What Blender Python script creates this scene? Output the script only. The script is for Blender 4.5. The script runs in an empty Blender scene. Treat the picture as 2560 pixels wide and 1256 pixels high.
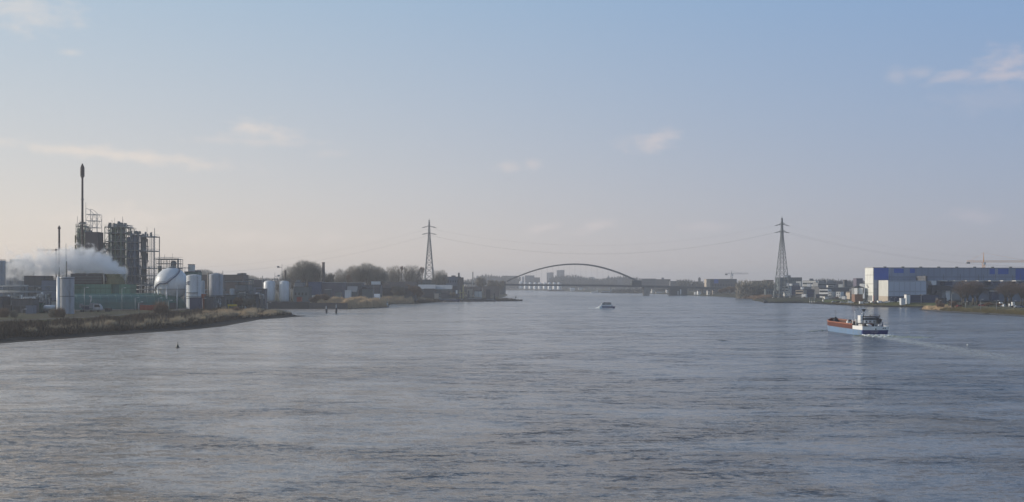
import bpy, math, random
import numpy as np
from mathutils import Vector, Matrix
R = math.radians
PI = math.pi
sc = bpy.context.scene
COL = sc.collection

# ------------------------------------------------------------------ camera
F = 2745.0           # focal length in pixels of the 2560 px wide photograph
HZ = 712.0           # row of the horizon
CAMH = 18.0
cd = bpy.data.cameras.new('camera'); cam = bpy.data.objects.new('camera', cd); COL.objects.link(cam)
cam.location = (0, 0, CAMH); cam.rotation_euler = (R(90), 0, 0)
cd.sensor_width = 36.0; cd.lens = 36.0 * F / 2560.0
cd.shift_y = (HZ - 628.0) / 2560.0
cd.clip_start = 0.5; cd.clip_end = 30000
sc.camera = cam

def X(px, Y): return (px - 1280.0) / F * Y
def Z(py, Y): return CAMH - (py - HZ) / F * Y
def W(py, z=0.0): return (CAMH - z) * F / (py - HZ)      # distance of a point of height z seen at row py

# ------------------------------------------------------------------ world, sun
SUN_EL = 18.0
SUN_AZ = -80.0       # from +Y, negative = to the left
world = bpy.data.worlds.new('World'); sc.world = world; world.use_nodes = True
nt = world.node_tree; N = nt.nodes; L = nt.links
N.clear()
def wn(t, **k):
    n = N.new(t)
    for a, b in k.items(): setattr(n, a, b)
    return n
def wmath(op, a, b=None, clamp=False):
    n = wn('ShaderNodeMath', operation=op); n.use_clamp = clamp
    for i, v in enumerate((a, b)):
        if v is None: continue
        if isinstance(v, (int, float)): n.inputs[i].default_value = v
        else: L.new(v, n.inputs[i])
    return n.outputs[0]
def wramp(v, a, b):
    if a > b: return wmath('SUBTRACT', 1.0, wramp(v, b, a))
    n = wn('ShaderNodeMapRange', interpolation_type='SMOOTHSTEP'); L.new(v, n.inputs[0])
    n.inputs[1].default_value = a; n.inputs[2].default_value = b
    return n.outputs[0]
def wmix(f, a, b):
    n = wn('ShaderNodeMix', data_type='RGBA')
    if isinstance(f, (int, float)): n.inputs[0].default_value = f
    else: L.new(f, n.inputs[0])
    for i, v in ((6, a), (7, b)):
        if isinstance(v, tuple): n.inputs[i].default_value = v + (1,)
        else: L.new(v, n.inputs[i])
    return n.outputs[2]
sky = wn('ShaderNodeTexSky', sky_type='NISHITA', sun_disc=False)
sky.sun_elevation = R(SUN_EL); sky.sun_rotation = R(SUN_AZ)
sky.air_density = 1.0; sky.dust_density = 1.5; sky.ozone_density = 1.5; sky.altitude = 0
SKY_STR = 0.10
LOWMIX = 0.92
CLOUDS = [  # px, py, half width, half height, strength, tilt
 (300, 388, 270, 17, .8, -.07), (640, 325, 60, 26, .75, 0), (695, 338, 55, 22, .6, 0), (640, 355, 170, 13, .4, 0), (825, 382, 45, 13, .35, 0),
 (290, 545, 170, 34, .6, 0), (250, 525, 50, 22, .5, 0), (620, 595, 260, 20, .35, 0), (1640, 350, 62, 26, .75, .25), (1560, 355, 40, 16, .3, 0),
 (1270, 416, 38, 17, .55, 0), (1330, 414, 24, 16, .5, 0), (1355, 572, 50, 13, .6, .25), (1485, 565, 55, 17, .55, .2), (1750, 568, 70, 14, .35, 0),
 (2512, 160, 52, 40, .8, 0), (2500, 190, 120, 17, .8, 0), (2390, 190, 62, 19, .7, 0), (2303, 184, 36, 15, .5, 0), (2240, 190, 30, 22, .35, 0),
 (50, 25, 130, 50, .5, 0), (175, 130, 26, 8, .4, 0), (2430, 540, 60, 20, .4, 0), (2480, 250, 160, 30, .2, 0)]
tc = wn('ShaderNodeTexCoord'); sep = wn('ShaderNodeSeparateXYZ'); L.new(tc.outputs['Generated'], sep.inputs[0])
az = wmath('MULTIPLY', wmath('ARCTAN2', sep.outputs[0], sep.outputs[1]), 180 / PI)
el = wmath('MULTIPLY', wmath('ARCSINE', sep.outputs[2]), 180 / PI)
def k10(c): return tuple(v / SKY_STR for v in c)
# thick winter air: warm and bright towards the sun's bearing, cool and darker away from it
toward = wmath('COSINE', wmath('MULTIPLY', wmath('SUBTRACT', az, SUN_AZ), PI / 180))
side = wmath('SUBTRACT', 1.0, wramp(toward, -.5, .8))
low = wmix(side, k10((.665, .535, .410)), k10((.298, .280, .296)))
high = wmix(side, k10((.285, .375, .460)), k10((.142, .245, .420)))
low = wmix(wramp(toward, -.35, -.9), low, k10((.15, .17, .22)))
air = wmix(wmath('POWER', wmath('DIVIDE', wmath('MAXIMUM', el, 0.0), 16.0, True), .60), low, high)
lf = wmath('SUBTRACT', 1.0, wramp(el, 10.0, 55.0))
base = wmix(wmath('MULTIPLY', lf, LOWMIX), sky.outputs[0], air)
cmb = wn('ShaderNodeCombineXYZ'); L.new(az, cmb.inputs[0]); L.new(wmath('MULTIPLY', el, 2.0), cmb.inputs[1])
nz = wn('ShaderNodeTexNoise'); nz.inputs['Scale'].default_value = .9; nz.inputs['Detail'].default_value = 7; nz.inputs['Roughness'].default_value = .56
L.new(cmb.outputs[0], nz.inputs['Vector'])
cov = None
def ang(px, py): return math.degrees(math.atan2(px - 1280, F)), math.degrees(math.atan2(HZ - py, math.hypot(px - 1280, F)))
for (px, py, w_, h_, s_, tilt) in CLOUDS:  # each thin cloud has its own bearing and height in the sky
    a0, e0 = ang(px, py); wa = w_ / F * 57.3; ha = h_ / F * 57.3
    da = wmath('SUBTRACT', az, a0)
    u = wmath('DIVIDE', da, wa)
    v = wmath('DIVIDE', wmath('SUBTRACT', wmath('SUBTRACT', el, e0), wmath('MULTIPLY', da, tilt)), ha)
    d_ = wmath('SQRT', wmath('ADD', wmath('MULTIPLY', u, u), wmath('MULTIPLY', v, v)))
    m_ = wmath('ADD', wmath('SUBTRACT', 1.0, d_), wmath('MULTIPLY', wmath('SUBTRACT', nz.outputs[0], .5), 2.6))
    m_ = wmath('MULTIPLY', wramp(m_, -0.4, 1.35), s_ * .85)
    cov = m_ if cov is None else wmath('MAXIMUM', cov, m_)
ccol = wmix(side, k10((.60, .53, .46)), k10((.38, .355, .40)))
base = wmix(cov, base, ccol)
bg = wn('ShaderNodeBackground'); bg.inputs[1].default_value = SKY_STR; L.new(base, bg.inputs[0])
wo = wn('ShaderNodeOutputWorld'); L.new(bg.outputs[0], wo.inputs[0])

sd_ = bpy.data.lights.new('sun', 'SUN'); sun = bpy.data.objects.new('sun', sd_); COL.objects.link(sun)
sd_.energy = 2.2; sd_.angle = R(0.5); sd_.color = (1.0, .90, .76)
sdir = Vector((math.sin(R(SUN_AZ)) * math.cos(R(SUN_EL)), math.cos(R(SUN_AZ)) * math.cos(R(SUN_EL)), math.sin(R(SUN_EL))))
sun.rotation_euler = (-sdir).to_track_quat('-Z', 'Y').to_euler()
vs = sc.view_settings; vs.view_transform = 'Standard'; vs.look = 'None'; vs.gamma = 1; vs.exposure = 0.56; vs.use_curve_mapping = False
sc.cycles.max_bounces = 16; sc.cycles.volume_bounces = 14; sc.cycles.diffuse_bounces = 2; sc.cycles.transparent_max_bounces = 8

# ------------------------------------------------------------------ materials
MATS = {}
def mat(name, col, rough=.7, metal=0.0, var=.18, scale=.25, streak=0.0, bump=0.0, dirt=None, spec=.5, panel=0):
    """painted / mineral surface: colour broken up by two scales of noise, optional vertical streaks and dirt patches"""
    if name in MATS: return MATS[name]
    m = bpy.data.materials.new(name); m.use_nodes = True; t = m.node_tree; n = t.nodes; l = t.links
    b = n['Principled BSDF']; b.inputs['Roughness'].default_value = rough; b.inputs['Metallic'].default_value = metal
    b.inputs['Specular IOR Level'].default_value = spec
    co = n.new('ShaderNodeTexCoord'); mp = n.new('ShaderNodeMapping'); l.new(co.outputs['Object'], mp.inputs[0])
    mp.inputs['Scale'].default_value = (1, 1, 1 - .85 * streak)
    a = n.new('ShaderNodeTexNoise'); a.inputs['Scale'].default_value = scale; a.inputs['Detail'].default_value = 8; a.inputs['Roughness'].default_value = .65
    l.new(mp.outputs[0], a.inputs['Vector'])
    r = n.new('ShaderNodeMapRange'); l.new(a.outputs[0], r.inputs[0]); r.inputs[1].default_value = .25; r.inputs[2].default_value = .75
    r.inputs[3].default_value = 1 - var; r.inputs[4].default_value = 1 + var
    vm = n.new('ShaderNodeVectorMath'); vm.operation = 'SCALE'; vm.inputs[0].default_value = col; l.new(r.outputs[0], vm.inputs['Scale'])
    out = vm.outputs[0]
    if dirt:
        a2 = n.new('ShaderNodeTexNoise'); a2.inputs['Scale'].default_value = scale * 2.3; a2.inputs['Detail'].default_value = 6; l.new(mp.outputs[0], a2.inputs['Vector'])
        r2 = n.new('ShaderNodeMapRange'); l.new(a2.outputs[0], r2.inputs[0]); r2.inputs[1].default_value = .5; r2.inputs[2].default_value = .72
        mx = n.new('ShaderNodeMix'); mx.data_type = 'RGBA'; l.new(r2.outputs[0], mx.inputs[0]); l.new(out, mx.inputs[6]); mx.inputs[7].default_value = dirt + (1,)
        out = mx.outputs[2]
    if panel:            # sheet joints every few metres, along and across
        sp_ = n.new('ShaderNodeSeparateXYZ'); l.new(co.outputs['Object'], sp_.inputs[0]); prev = None
        for ax_, st_ in ((0, panel), (2, panel * 1.9)):
            dv = n.new('ShaderNodeMath'); dv.operation = 'DIVIDE'; l.new(sp_.outputs[ax_], dv.inputs[0]); dv.inputs[1].default_value = st_
            fr = n.new('ShaderNodeMath'); fr.operation = 'FRACT'; l.new(dv.outputs[0], fr.inputs[0])
            lt = n.new('ShaderNodeMath'); lt.operation = 'LESS_THAN'; l.new(fr.outputs[0], lt.inputs[0]); lt.inputs[1].default_value = .14
            if prev is None: prev = lt
            else:
                mxn = n.new('ShaderNodeMath'); mxn.operation = 'MAXIMUM'; l.new(prev.outputs[0], mxn.inputs[0]); l.new(lt.outputs[0], mxn.inputs[1]); prev = mxn
        sc_ = n.new('ShaderNodeMath'); sc_.operation = 'MULTIPLY_ADD'; l.new(prev.outputs[0], sc_.inputs[0]); sc_.inputs[1].default_value = -.22; sc_.inputs[2].default_value = 1.03
        v2 = n.new('ShaderNodeVectorMath'); v2.operation = 'SCALE'; l.new(out, v2.inputs[0]); l.new(sc_.outputs[0], v2.inputs['Scale']); out = v2.outputs[0]
    l.new(out, b.inputs['Base Color'])
    if bump:
        bp = n.new('ShaderNodeBump'); bp.inputs['Distance'].default_value = bump; l.new(a.outputs[0], bp.inputs['Height']); l.new(bp.outputs[0], b.inputs['Normal'])
    MATS[name] = m
    return m
def mix2(name, stops, scale=.05, rough=.95, detail=9):
    """ground cover: colours by noise"""
    if name in MATS: return MATS[name]
    m = bpy.data.materials.new(name); m.use_nodes = True; t = m.node_tree; n = t.nodes; l = t.links
    b = n['Principled BSDF']; b.inputs['Roughness'].default_value = rough; b.inputs['Specular IOR Level'].default_value = .15
    co = n.new('ShaderNodeTexCoord')
    a = n.new('ShaderNodeTexNoise'); a.inputs['Scale'].default_value = scale; a.inputs['Detail'].default_value = detail; a.inputs['Roughness'].default_value = .68
    l.new(co.outputs['Object'], a.inputs['Vector'])
    r = n.new('ShaderNodeValToRGB'); l.new(a.outputs[0], r.inputs[0])
    e = r.color_ramp.elements
    while len(e) < len(stops): e.new(.5)
    for i, (p, c) in enumerate(stops): e[i].position = p; e[i].color = c + (1,)
    l.new(r.outputs[0], b.inputs['Base Color'])
    MATS[name] = m
    return m

def water_material():
    m = bpy.data.materials.new('river_water'); m.use_nodes = True; t = m.node_tree; n = t.nodes; l = t.links
    b = n['Principled BSDF']; b.inputs['Roughness'].default_value = .16; b.inputs['IOR'].default_value = 1.333
    geo = n.new('ShaderNodeNewGeometry')
    def noise(sx, sy, detail, rough=.6, rot=0.0, dist=0.0):
        mp = n.new('ShaderNodeMapping'); mp.inputs['Scale'].default_value = (sx, sy, 1); mp.inputs['Rotation'].default_value = (0, 0, rot)
        l.new(geo.outputs['Position'], mp.inputs[0])
        a = n.new('ShaderNodeTexNoise'); a.inputs['Scale'].default_value = 1; a.inputs['Detail'].default_value = detail; a.inputs['Roughness'].default_value = rough
        a.inputs['Distortion'].default_value = dist
        l.new(mp.outputs[0], a.inputs['Vector']); return a
    def vop(op, a, bb):
        v = n.new('ShaderNodeVectorMath'); v.operation = op
        for i, q in enumerate((a, bb)):
            if isinstance(q, tuple): v.inputs[i].default_value = q
            elif op == 'SCALE' and i == 1:
                if isinstance(q, (int, float)): v.inputs['Scale'].default_value = q
                else: l.new(q, v.inputs['Scale'])
            else: l.new(q, v.inputs[i])
        return v.outputs[0]
    def rng(v, a, bb, c, d):
        r = n.new('ShaderNodeMapRange'); r.interpolation_type = 'SMOOTHSTEP'; l.new(v, r.inputs[0])
        for i, q in enumerate((a, bb, c, d)): r.inputs[i + 1].default_value = q
        return r.outputs[0]
    patch = noise(.014, .030, 7, .68, R(16), 1.1)
    gust = rng(patch.outputs[0], .42, .60, WAT['calm'], WAT['gust'])
    patch2 = noise(.06, .10, 4, .6, R(-8))
    gust2 = rng(patch2.outputs[0], .38, .64, .55, 1.45)
    chop = noise(.85, 2.0, 5, .62, R(8), .3)
    fine = noise(3.2, 6.0, 3, .6, R(-5), .2)
    swell = noise(.16, .5, 3, .5, R(14), .3)
    tot = None
    for a, amp in ((chop, WAT['chop']), (fine, WAT['fine']), (swell, WAT['swell'])):
        v = vop('SCALE', vop('SUBTRACT', a.outputs['Color'], (.5, .5, .5)), amp)
        tot = v if tot is None else vop('ADD', tot, v)
    g = n.new('ShaderNodeMath'); g.operation = 'MULTIPLY'; l.new(gust, g.inputs[0]); l.new(gust2, g.inputs[1])
    sx = n.new('ShaderNodeSeparateXYZ'); l.new(geo.outputs['Position'], sx.inputs[0])      # the left bank shelters the water, the right side is choppier
    g2 = n.new('ShaderNodeMath'); g2.operation = 'MULTIPLY'; l.new(g.outputs[0], g2.inputs[0]); l.new(rng(sx.outputs[0], -120, 160, .95, 1.15), g2.inputs[1])
    tot = vop('SCALE', tot, g2.outputs[0])
    tot = vop('MULTIPLY', tot, (1.35, 1.3, 0)); tot = vop('ADD', tot, (0, 0, 1))
    nn = n.new('ShaderNodeVectorMath'); nn.operation = 'NORMALIZE'; l.new(tot, nn.inputs[0])
    l.new(nn.outputs[0], b.inputs['Normal'])
    mud = noise(.006, .02, 5, .6)
    r = n.new('ShaderNodeMix'); r.data_type = 'RGBA'; l.new(rng(mud.outputs[0], .35, .65, 0, 1), r.inputs[0])
    r.inputs[6].default_value = WAT['c1'] + (1,); r.inputs[7].default_value = WAT['c2'] + (1,)
    sky_sheen = n.new('ShaderNodeMix'); sky_sheen.data_type = 'RGBA'; l.new(rng(sx.outputs[0], -120, 95, 0, 1), sky_sheen.inputs[0])     # paler leftwards: bright sky reflection painted into the water colour
    sky_sheen.inputs[6].default_value = (.43, .36, .295, 1); l.new(r.outputs[2], sky_sheen.inputs[7])
    l.new(sky_sheen.outputs[2], b.inputs['Base Color'])
    return m
WAT = dict(calm=.42, gust=1.75, chop=1.3, fine=.85, swell=.8, c1=(.066, .080, .102), c2=(.115, .115, .115))

# ------------------------------------------------------------------ mesh toolkit
def tag(o, label=None, cat=None, group=None, kind=None):
    if label: o['label'] = label
    if cat: o['category'] = cat
    if group: o['group'] = group
    if kind: o['kind'] = kind
    return o
class MB:
    def __init__(s): s.v = []; s.f = []; s.sm = []
    def add(s, vs_, fs, smooth=False):
        o = len(s.v); s.v += [tuple(p) for p in vs_]; s.f += [tuple(i + o for i in f) for f in fs]; s.sm += [smooth] * len(fs); return s
    def box(s, x0, x1, y0, y1, z0, z1, rz=0.0):
        cx, cy = (x0 + x1) / 2, (y0 + y1) / 2; c, q = math.cos(rz), math.sin(rz); vs_ = []
        for z in (z0, z1):
            for (x, y) in ((x0, y0), (x1, y0), (x1, y1), (x0, y1)):
                dx, dy = x - cx, y - cy; vs_.append((cx + dx * c - dy * q, cy + dx * q + dy * c, z))
        return s.add(vs_, [(3, 2, 1, 0), (4, 5, 6, 7), (0, 1, 5, 4), (1, 2, 6, 5), (2, 3, 7, 6), (3, 0, 4, 7)])
    def frustum(s, c, r0, r1, z0, z1, n=20, cap=True, smooth=True):
        vs_ = []
        for r, z in ((r0, z0), (r1, z1)):
            for i in range(n): a = 2 * PI * i / n; vs_.append((c[0] + r * math.cos(a), c[1] + r * math.sin(a), z))
        s.add(vs_, [(i, (i + 1) % n, n + (i + 1) % n, n + i) for i in range(n)], smooth)
        if cap: s.add(vs_[:n], [tuple(range(n))[::-1]]); s.add(vs_[n:], [tuple(range(n))])
        return s
    def lathe(s, c, prof, n=24, smooth=True):
        """profile of (radius, z) turned about a vertical axis"""
        vs_ = []; fs = []
        for r, z in prof:
            for i in range(n): a = 2 * PI * i / n; vs_.append((c[0] + r * math.cos(a), c[1] + r * math.sin(a), z))
        for k in range(len(prof) - 1):
            for i in range(n): j = (i + 1) % n; fs.append((k * n + i, k * n + j, (k + 1) * n + j, (k + 1) * n + i))
        s.add(vs_, fs, smooth)
        s.add(vs_[:n], [tuple(range(n))[::-1]]); s.add(vs_[-n:], [tuple(range(n))]); return s
    def bar(s, p, q, r, n=4, r2=None):
        p, q = Vector(p), Vector(q); d = q - p
        if d.length < 1e-6: return s
        d.normalize(); a = d.orthogonal().normalized() if abs(d.z) < .999 else Vector((1, 0, 0)); a = (a - d * a.dot(d)).normalized(); b = d.cross(a)
        r2 = r if r2 is None else r2; vs_ = []
        for c, rr in ((p, r), (q, r2)):
            for i in range(n): t = 2 * PI * (i + .5) / n; vs_.append(c + a * rr * math.cos(t) + b * rr * math.sin(t))
        return s.add(vs_, [(i, (i + 1) % n, n + (i + 1) % n, n + i) for i in range(n)] + [tuple(range(n))[::-1], tuple(range(n, 2 * n))], n > 5)
    def path(s, pts, r, n=5):
        for a, b in zip(pts[:-1], pts[1:]): s.bar(a, b, r, n)
        return s
    def prism(s, pts, y0, y1):
        """outline in the XZ plane pushed from y0 to y1"""
        n = len(pts); vs_ = [(x, y0, z) for x, z in pts] + [(x, y1, z) for x, z in pts]
        return s.add(vs_, [tuple(range(n)), tuple(range(n, 2 * n))[::-1]] + [(i, i + n, (i + 1) % n + n, (i + 1) % n) for i in range(n)])
    def prism_x(s, pts, x0, x1):
        n = len(pts); vs_ = [(x0, y, z) for y, z in pts] + [(x1, y, z) for y, z in pts]
        return s.add(vs_, [tuple(range(n))[::-1], tuple(range(n, 2 * n))] + [(i, (i + 1) % n, (i + 1) % n + n, i + n) for i in range(n)])
    def prism_z(s, pts, z0, z1):
        n = len(pts); vs_ = [(x, y, z0) for x, y in pts] + [(x, y, z1) for x, y in pts]
        return s.add(vs_, [tuple(range(n))[::-1], tuple(range(n, 2 * n))] + [(i, (i + 1) % n, (i + 1) % n + n, i + n) for i in range(n)])
    def turn(s, rz, c=(0, 0)):
        cs, sn = math.cos(rz), math.sin(rz)
        s.v = [(c[0] + (x - c[0]) * cs - (y - c[1]) * sn, c[1] + (x - c[0]) * sn + (y - c[1]) * cs, z) for x, y, z in s.v]; return s
    def build(s, name, m, parent=None, loc=None):
        me = bpy.data.meshes.new(name); me.from_pydata(s.v, [], s.f); me.materials.append(m)
        me.polygons.foreach_set('use_smooth', s.sm); me.update()
        o = bpy.data.objects.new(name, me); COL.objects.link(o)
        if parent: o.parent = parent
        if loc is not None: o.location = loc
        return o
def empty(name, loc, label, cat, group=None, rz=0.0):
    o = bpy.data.objects.new(name, None); o.empty_display_size = .5; COL.objects.link(o); o.location = loc; o.rotation_euler = (0, 0, rz)
    return tag(o, label, cat, group)
def np_mesh(name, v, faces, m, parent=None, loc=None, smooth=False):
    """v: (n,3) array, faces: (k,3|4) array"""
    me = bpy.data.meshes.new(name); k = faces.shape[1]
    me.vertices.add(len(v)); me.vertices.foreach_set('co', np.asarray(v, dtype=np.float32).ravel())
    me.loops.add(faces.size); me.loops.foreach_set('vertex_index', faces.astype(np.int32).ravel())
    me.polygons.add(len(faces)); me.polygons.foreach_set('loop_start', np.arange(0, faces.size, k, dtype=np.int32))
    me.polygons.foreach_set('use_smooth', np.full(len(faces), smooth)); me.update(calc_edges=True); me.validate()
    me.materials.append(m); o = bpy.data.objects.new(name, me); COL.objects.link(o)
    if parent: o.parent = parent
    if loc is not None: o.location = loc
    return o
def copy_tree(o, parent=None):
    c = o.copy(); COL.objects.link(c); c.parent = parent
    for ch in list(o.children): copy_tree(ch, c)
    return c

# ------------------------------------------------------------------ ground, river
LEFT = [(-215, -400), (-205, 0), (-188, 230), (-161, 345), (-150, 385), (-142.6, 412), (-134, 441), (-131, 475), (-134, 526), (-136, 565), (-130, 595), (-123, 633),
        (-128, 640), (-138, 662), (-148, 700), (-162, 750), (-176, 790), (-184, 815), (-151, 815), (-122, 810), (-97.6, 867), (-102, 900), (-112, 1008), (-91, 1029), (-72, 1140), (-45, 1170), (10.5, 1205),
        (4, 1225), (-24, 1290), (-14, 1500), (-8, 1900), (-23, 2600), (-40, 3500), (-28, 3640), (95, 3294), (202, 2520), (273, 2245), (293, 1830), (313, 1647), (301, 1372), (277, 1267),
        (252, 1082), (285, 1076), (286, 1008), (294, 898), (323, 867), (338, 850), (325, 820), (290, 784), (282, 727), (285, 686), (288, 618), (292, 500), (298, 300), (305, 0), (310, -400)]
WPOLY = np.array(LEFT, float)          # the water's outline, the river runs inside it
def sdist(x, y):
    """distance from the waterline, positive on land"""
    x = np.atleast_1d(np.asarray(x, float)); y = np.atleast_1d(np.asarray(y, float))
    best = np.full(x.shape, 1e12); inside = np.zeros(x.shape, bool); n = len(WPOLY)
    for i in range(n):
        (ax, ay), (bx, by) = WPOLY[i], WPOLY[(i + 1) % n]
        dx, dy = bx - ax, by - ay
        t = np.clip(((x - ax) * dx + (y - ay) * dy) / (dx * dx + dy * dy), 0, 1)
        if i < n - 1: best = np.minimum(best, (x - ax - t * dx) ** 2 + (y - ay - t * dy) ** 2)
        c = (ay > y) != (by > y)
        with np.errstate(divide='ignore', invalid='ignore'):
            inside ^= c & (x < dx * (y - ay) / (dy if dy != 0 else 1e-9) + ax)
    d = np.sqrt(best); return np.where(inside, -d, d)
def gz(x, y):
    s = sdist(x, y); x = np.atleast_1d(np.asarray(x, float)); y = np.atleast_1d(np.asarray(y, float))
    hl = np.interp(s, [-60, -4, 0, 3, 14, 38, 60], [-1.9, -.8, 0, .9, 2.0, 3.9, 4.0])
    hr = np.interp(s, [-60, -4, 0, 2, 22, 34, 60], [-1.9, -.8, 0, .7, 3.2, 3.4, 3.2])
    w_ = np.clip((x - 60) / 100, 0, 1)
    return hl * (1 - w_) + hr * w_
def G(x, y): return float(gz(x, y)[0])
def axis(stops):
    out = [stops[0][0]]
    for (a, _), (b, st) in zip(stops[:-1], stops[1:]):
        k = max(1, int(round((b - a) / st))); out += list(np.linspace(a, b, k + 1)[1:])
    return np.array(out)
gx = axis([(-7000, 0), (-2500, 500), (-900, 100), (-420, 20), (-60, 4), (260, 8), (400, 4), (900, 25), (2500, 100), (7000, 500)])
gy = axis([(-390, 0), (0, 40), (320, 16), (900, 4), (1300, 8), (2300, 25), (4000, 60), (8800, 400)])
GX, GY = np.meshgrid(gx, gy); rng_ = np.random.default_rng(3)
GZ = gz(GX.ravel(), GY.ravel())
sdv = sdist(GX.ravel(), GY.ravel())
GZ = GZ + np.where((sdv > 2) & (sdv < 500), rng_.normal(0, .12, GZ.shape), 0)
nx_, ny_ = len(gx), len(gy)
idx = np.arange(nx_ * ny_).reshape(ny_, nx_)
q = np.stack([idx[:-1, :-1], idx[:-1, 1:], idx[1:, 1:], idx[1:, :-1]], -1).reshape(-1, 4)
ground_m = mix2('rough_ground', [(.30, (.03, .03, .018)), (.45, (.05, .045, .03)), (.56, (.06, .062, .028)), (.7, (.085, .07, .05))], .06)
tag(np_mesh('ground', np.stack([GX.ravel(), GY.ravel(), GZ], -1), q, ground_m, smooth=True), kind='structure')
w = MB(); w.add([(-6990, -380, 0), (6990, -380, 0), (6990, 8790, 0), (-6990, 8790, 0)], [(0, 1, 2, 3)])
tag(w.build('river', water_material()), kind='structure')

# ------------------------------------------------------------------ haze
hm = bpy.data.materials.new('haze_air'); hm.use_nodes = True; t = hm.node_tree; t.nodes.clear()
pv = t.nodes.new('ShaderNodeVolumePrincipled'); pv.inputs['Color'].default_value = (.93, .93, .96, 1); pv.inputs['Density'].default_value = HAZE = .00017; pv.inputs['Anisotropy'].default_value = .3
ho = t.nodes.new('ShaderNodeOutputMaterial'); t.links.new(pv.outputs[0], ho.inputs['Volume'])
tag(MB().box(-7100, 7100, -420, 8900, -3.2, 104).build('haze', hm), kind='stuff')

# ------------------------------------------------------------------ things and parts
OFF = {}
def thing(name, loc, label, cat, group=None):
    o = empty(name, loc, label, cat, group); OFF[o.name] = Vector(loc); return o
def part(mb, name, m, parent, label=None):
    off = OFF[parent.name]; mb.v = [(x - off[0], y - off[1], z - off[2]) for x, y, z in mb.v]
    o = mb.build(name, m, parent); OFF[o.name] = off
    if label: o['label'] = label
    return o
def solo(mb, name, m, label, cat, group=None, kind=None):
    a = np.array(mb.v); c = ((a[:, 0].min() + a[:, 0].max()) / 2, (a[:, 1].min() + a[:, 1].max()) / 2, a[:, 2].min())
    mb.v = [(x - c[0], y - c[1], z - c[2]) for x, y, z in mb.v]
    o = mb.build(name, m, None, c); OFF[o.name] = Vector(c)
    return tag(o, label, cat, group, kind)
rnd = random.Random(11)
# paints and surfaces
m_steel = mat('weathered_steel', (.17, .19, .20), .6, .2, .25, .5, .5)
m_steel_d = mat('dark_steel', (.14, .16, .16), .6, .2, .25, .5, .5)
m_steel_g = mat('green_grey_steel', (.24, .30, .21), .65, .1, .25, .5, .5)
m_steel_l = mat('pale_galvanised_steel', (.30, .32, .33), .5, .3, .2, .5, .5)
m_rust = mat('rusty_brown_stack', (.06, .045, .045), .8, 0, .3, .4, .8)
m_white = mat('white_paint', (.64, .66, .67), .4, 0, .05, .3, .8, dirt=(.56, .57, .56))
m_whitec = mat('clean_white_paint', (.80, .80, .78), .35, 0, .05, .5)
m_alu = mat('aluminium_cladding', (.38, .40, .43), .45, .1, .08, .3, .8, dirt=(.30, .30, .30))
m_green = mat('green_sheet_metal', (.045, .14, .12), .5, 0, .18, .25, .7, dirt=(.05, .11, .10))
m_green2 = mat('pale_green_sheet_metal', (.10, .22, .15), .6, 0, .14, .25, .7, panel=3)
m_green3 = mat('green_roof_sheet', (.10, .26, .20), .5, 0, .14, .25, .3)
m_wood = mat('dark_cooling_slats', (.055, .05, .05), .9, 0, .25, .6)
m_olive = mat('olive_fan_casing', (.16, .15, .07), .7, 0, .2, .5)
m_clad = mat('purple_brown_cladding', (.055, .042, .05), .7, 0, .12, .3, .7)
m_conc = mat('concrete', (.27, .265, .25), .85, 0, .2, .2, .4, dirt=(.16, .155, .14))
m_concd = mat('dark_wet_concrete', (.07, .07, .072), .8, 0, .25, .25, .5)
m_glass = mat('window_glass', (.03, .04, .05), .12, 0, .1, .3)
m_bricko = mat('brown_brick', (.22, .13, .09), .85, 0, .2, .5)
m_brickg = mat('grey_brown_brick', (.13, .105, .095), .85, 0, .2, .3)
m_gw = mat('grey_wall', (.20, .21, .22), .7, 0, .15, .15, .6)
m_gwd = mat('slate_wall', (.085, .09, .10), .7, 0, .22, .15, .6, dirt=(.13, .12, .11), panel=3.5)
m_gwt = mat('teal_grey_wall', (.10, .125, .13), .7, 0, .15, .15, .6)
m_gwb = mat('blue_grey_wall', (.13, .16, .22), .6, 0, .12, .15, .6)
m_navy = mat('dark_blue_wall', (.03, .045, .10), .6, 0, .15, .2, .6)
m_bluep = mat('bright_blue_panel', (.02, .085, .38), .45, 0, .1, .2, .5)
m_cream = mat('cream_cladding', (.72, .72, .67), .6, 0, .10, .12, .6, dirt=(.60, .60, .56), panel=4)
m_tan = mat('tan_wall', (.42, .36, .29), .8, 0, .12, .2)
m_offw = mat('off_white_render', (.60, .59, .55), .7, 0, .12, .2, .5)
m_roofd = mat('dark_roofing', (.05, .05, .055), .85, 0, .2, .2)
m_roofr = mat('dull_red_tiles', (.20, .09, .06), .85, 0, .2, .4)
m_roofl = mat('pale_metal_roof', (.42, .43, .43), .5, .1, .12, .2)
m_red = mat('orange_red_paint', (.35, .06, .025), .5, 0, .2, .5, .6)
m_yel = mat('yellow_paint', (.70, .50, .04), .5, 0, .12, .5)
m_orange = mat('orange_crane_paint', (.75, .33, .03), .5, 0, .12, .5)
m_tyre = mat('black_rubber', (.02, .02, .02), .8, 0, .1, .8)
m_asph = mat2 = mix2('road_asphalt', [(.3, (.07, .068, .066)), (.7, (.11, .107, .10))], .25)
m_grass = mix2('winter_grass', [(.3, (.05, .06, .025)), (.5, (.10, .12, .035)), (.7, (.13, .13, .06))], .12)
m_mud = mix2('bank_mud', [(.3, (.016, .016, .016)), (.6, (.028, .026, .022)), (.8, (.05, .044, .033))], .3)
m_stone = mix2('bank_stone', [(.35, (.05, .05, .05)), (.55, (.10, .10, .095)), (.75, (.19, .185, .17))], .8)
m_twig = mat('bare_twigs', (.27, .235, .18), .95, 0, .3, .2)
m_twigd = mat('dark_twigs', (.25, .23, .185), .95, 0, .3, .2)
m_twigr = mat('reddish_twigs', (.24, .165, .11), .95, 0, .3, .2)
m_twigb = mat('brown_twigs', (.15, .11, .085), .95, 0, .3, .2)
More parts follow.
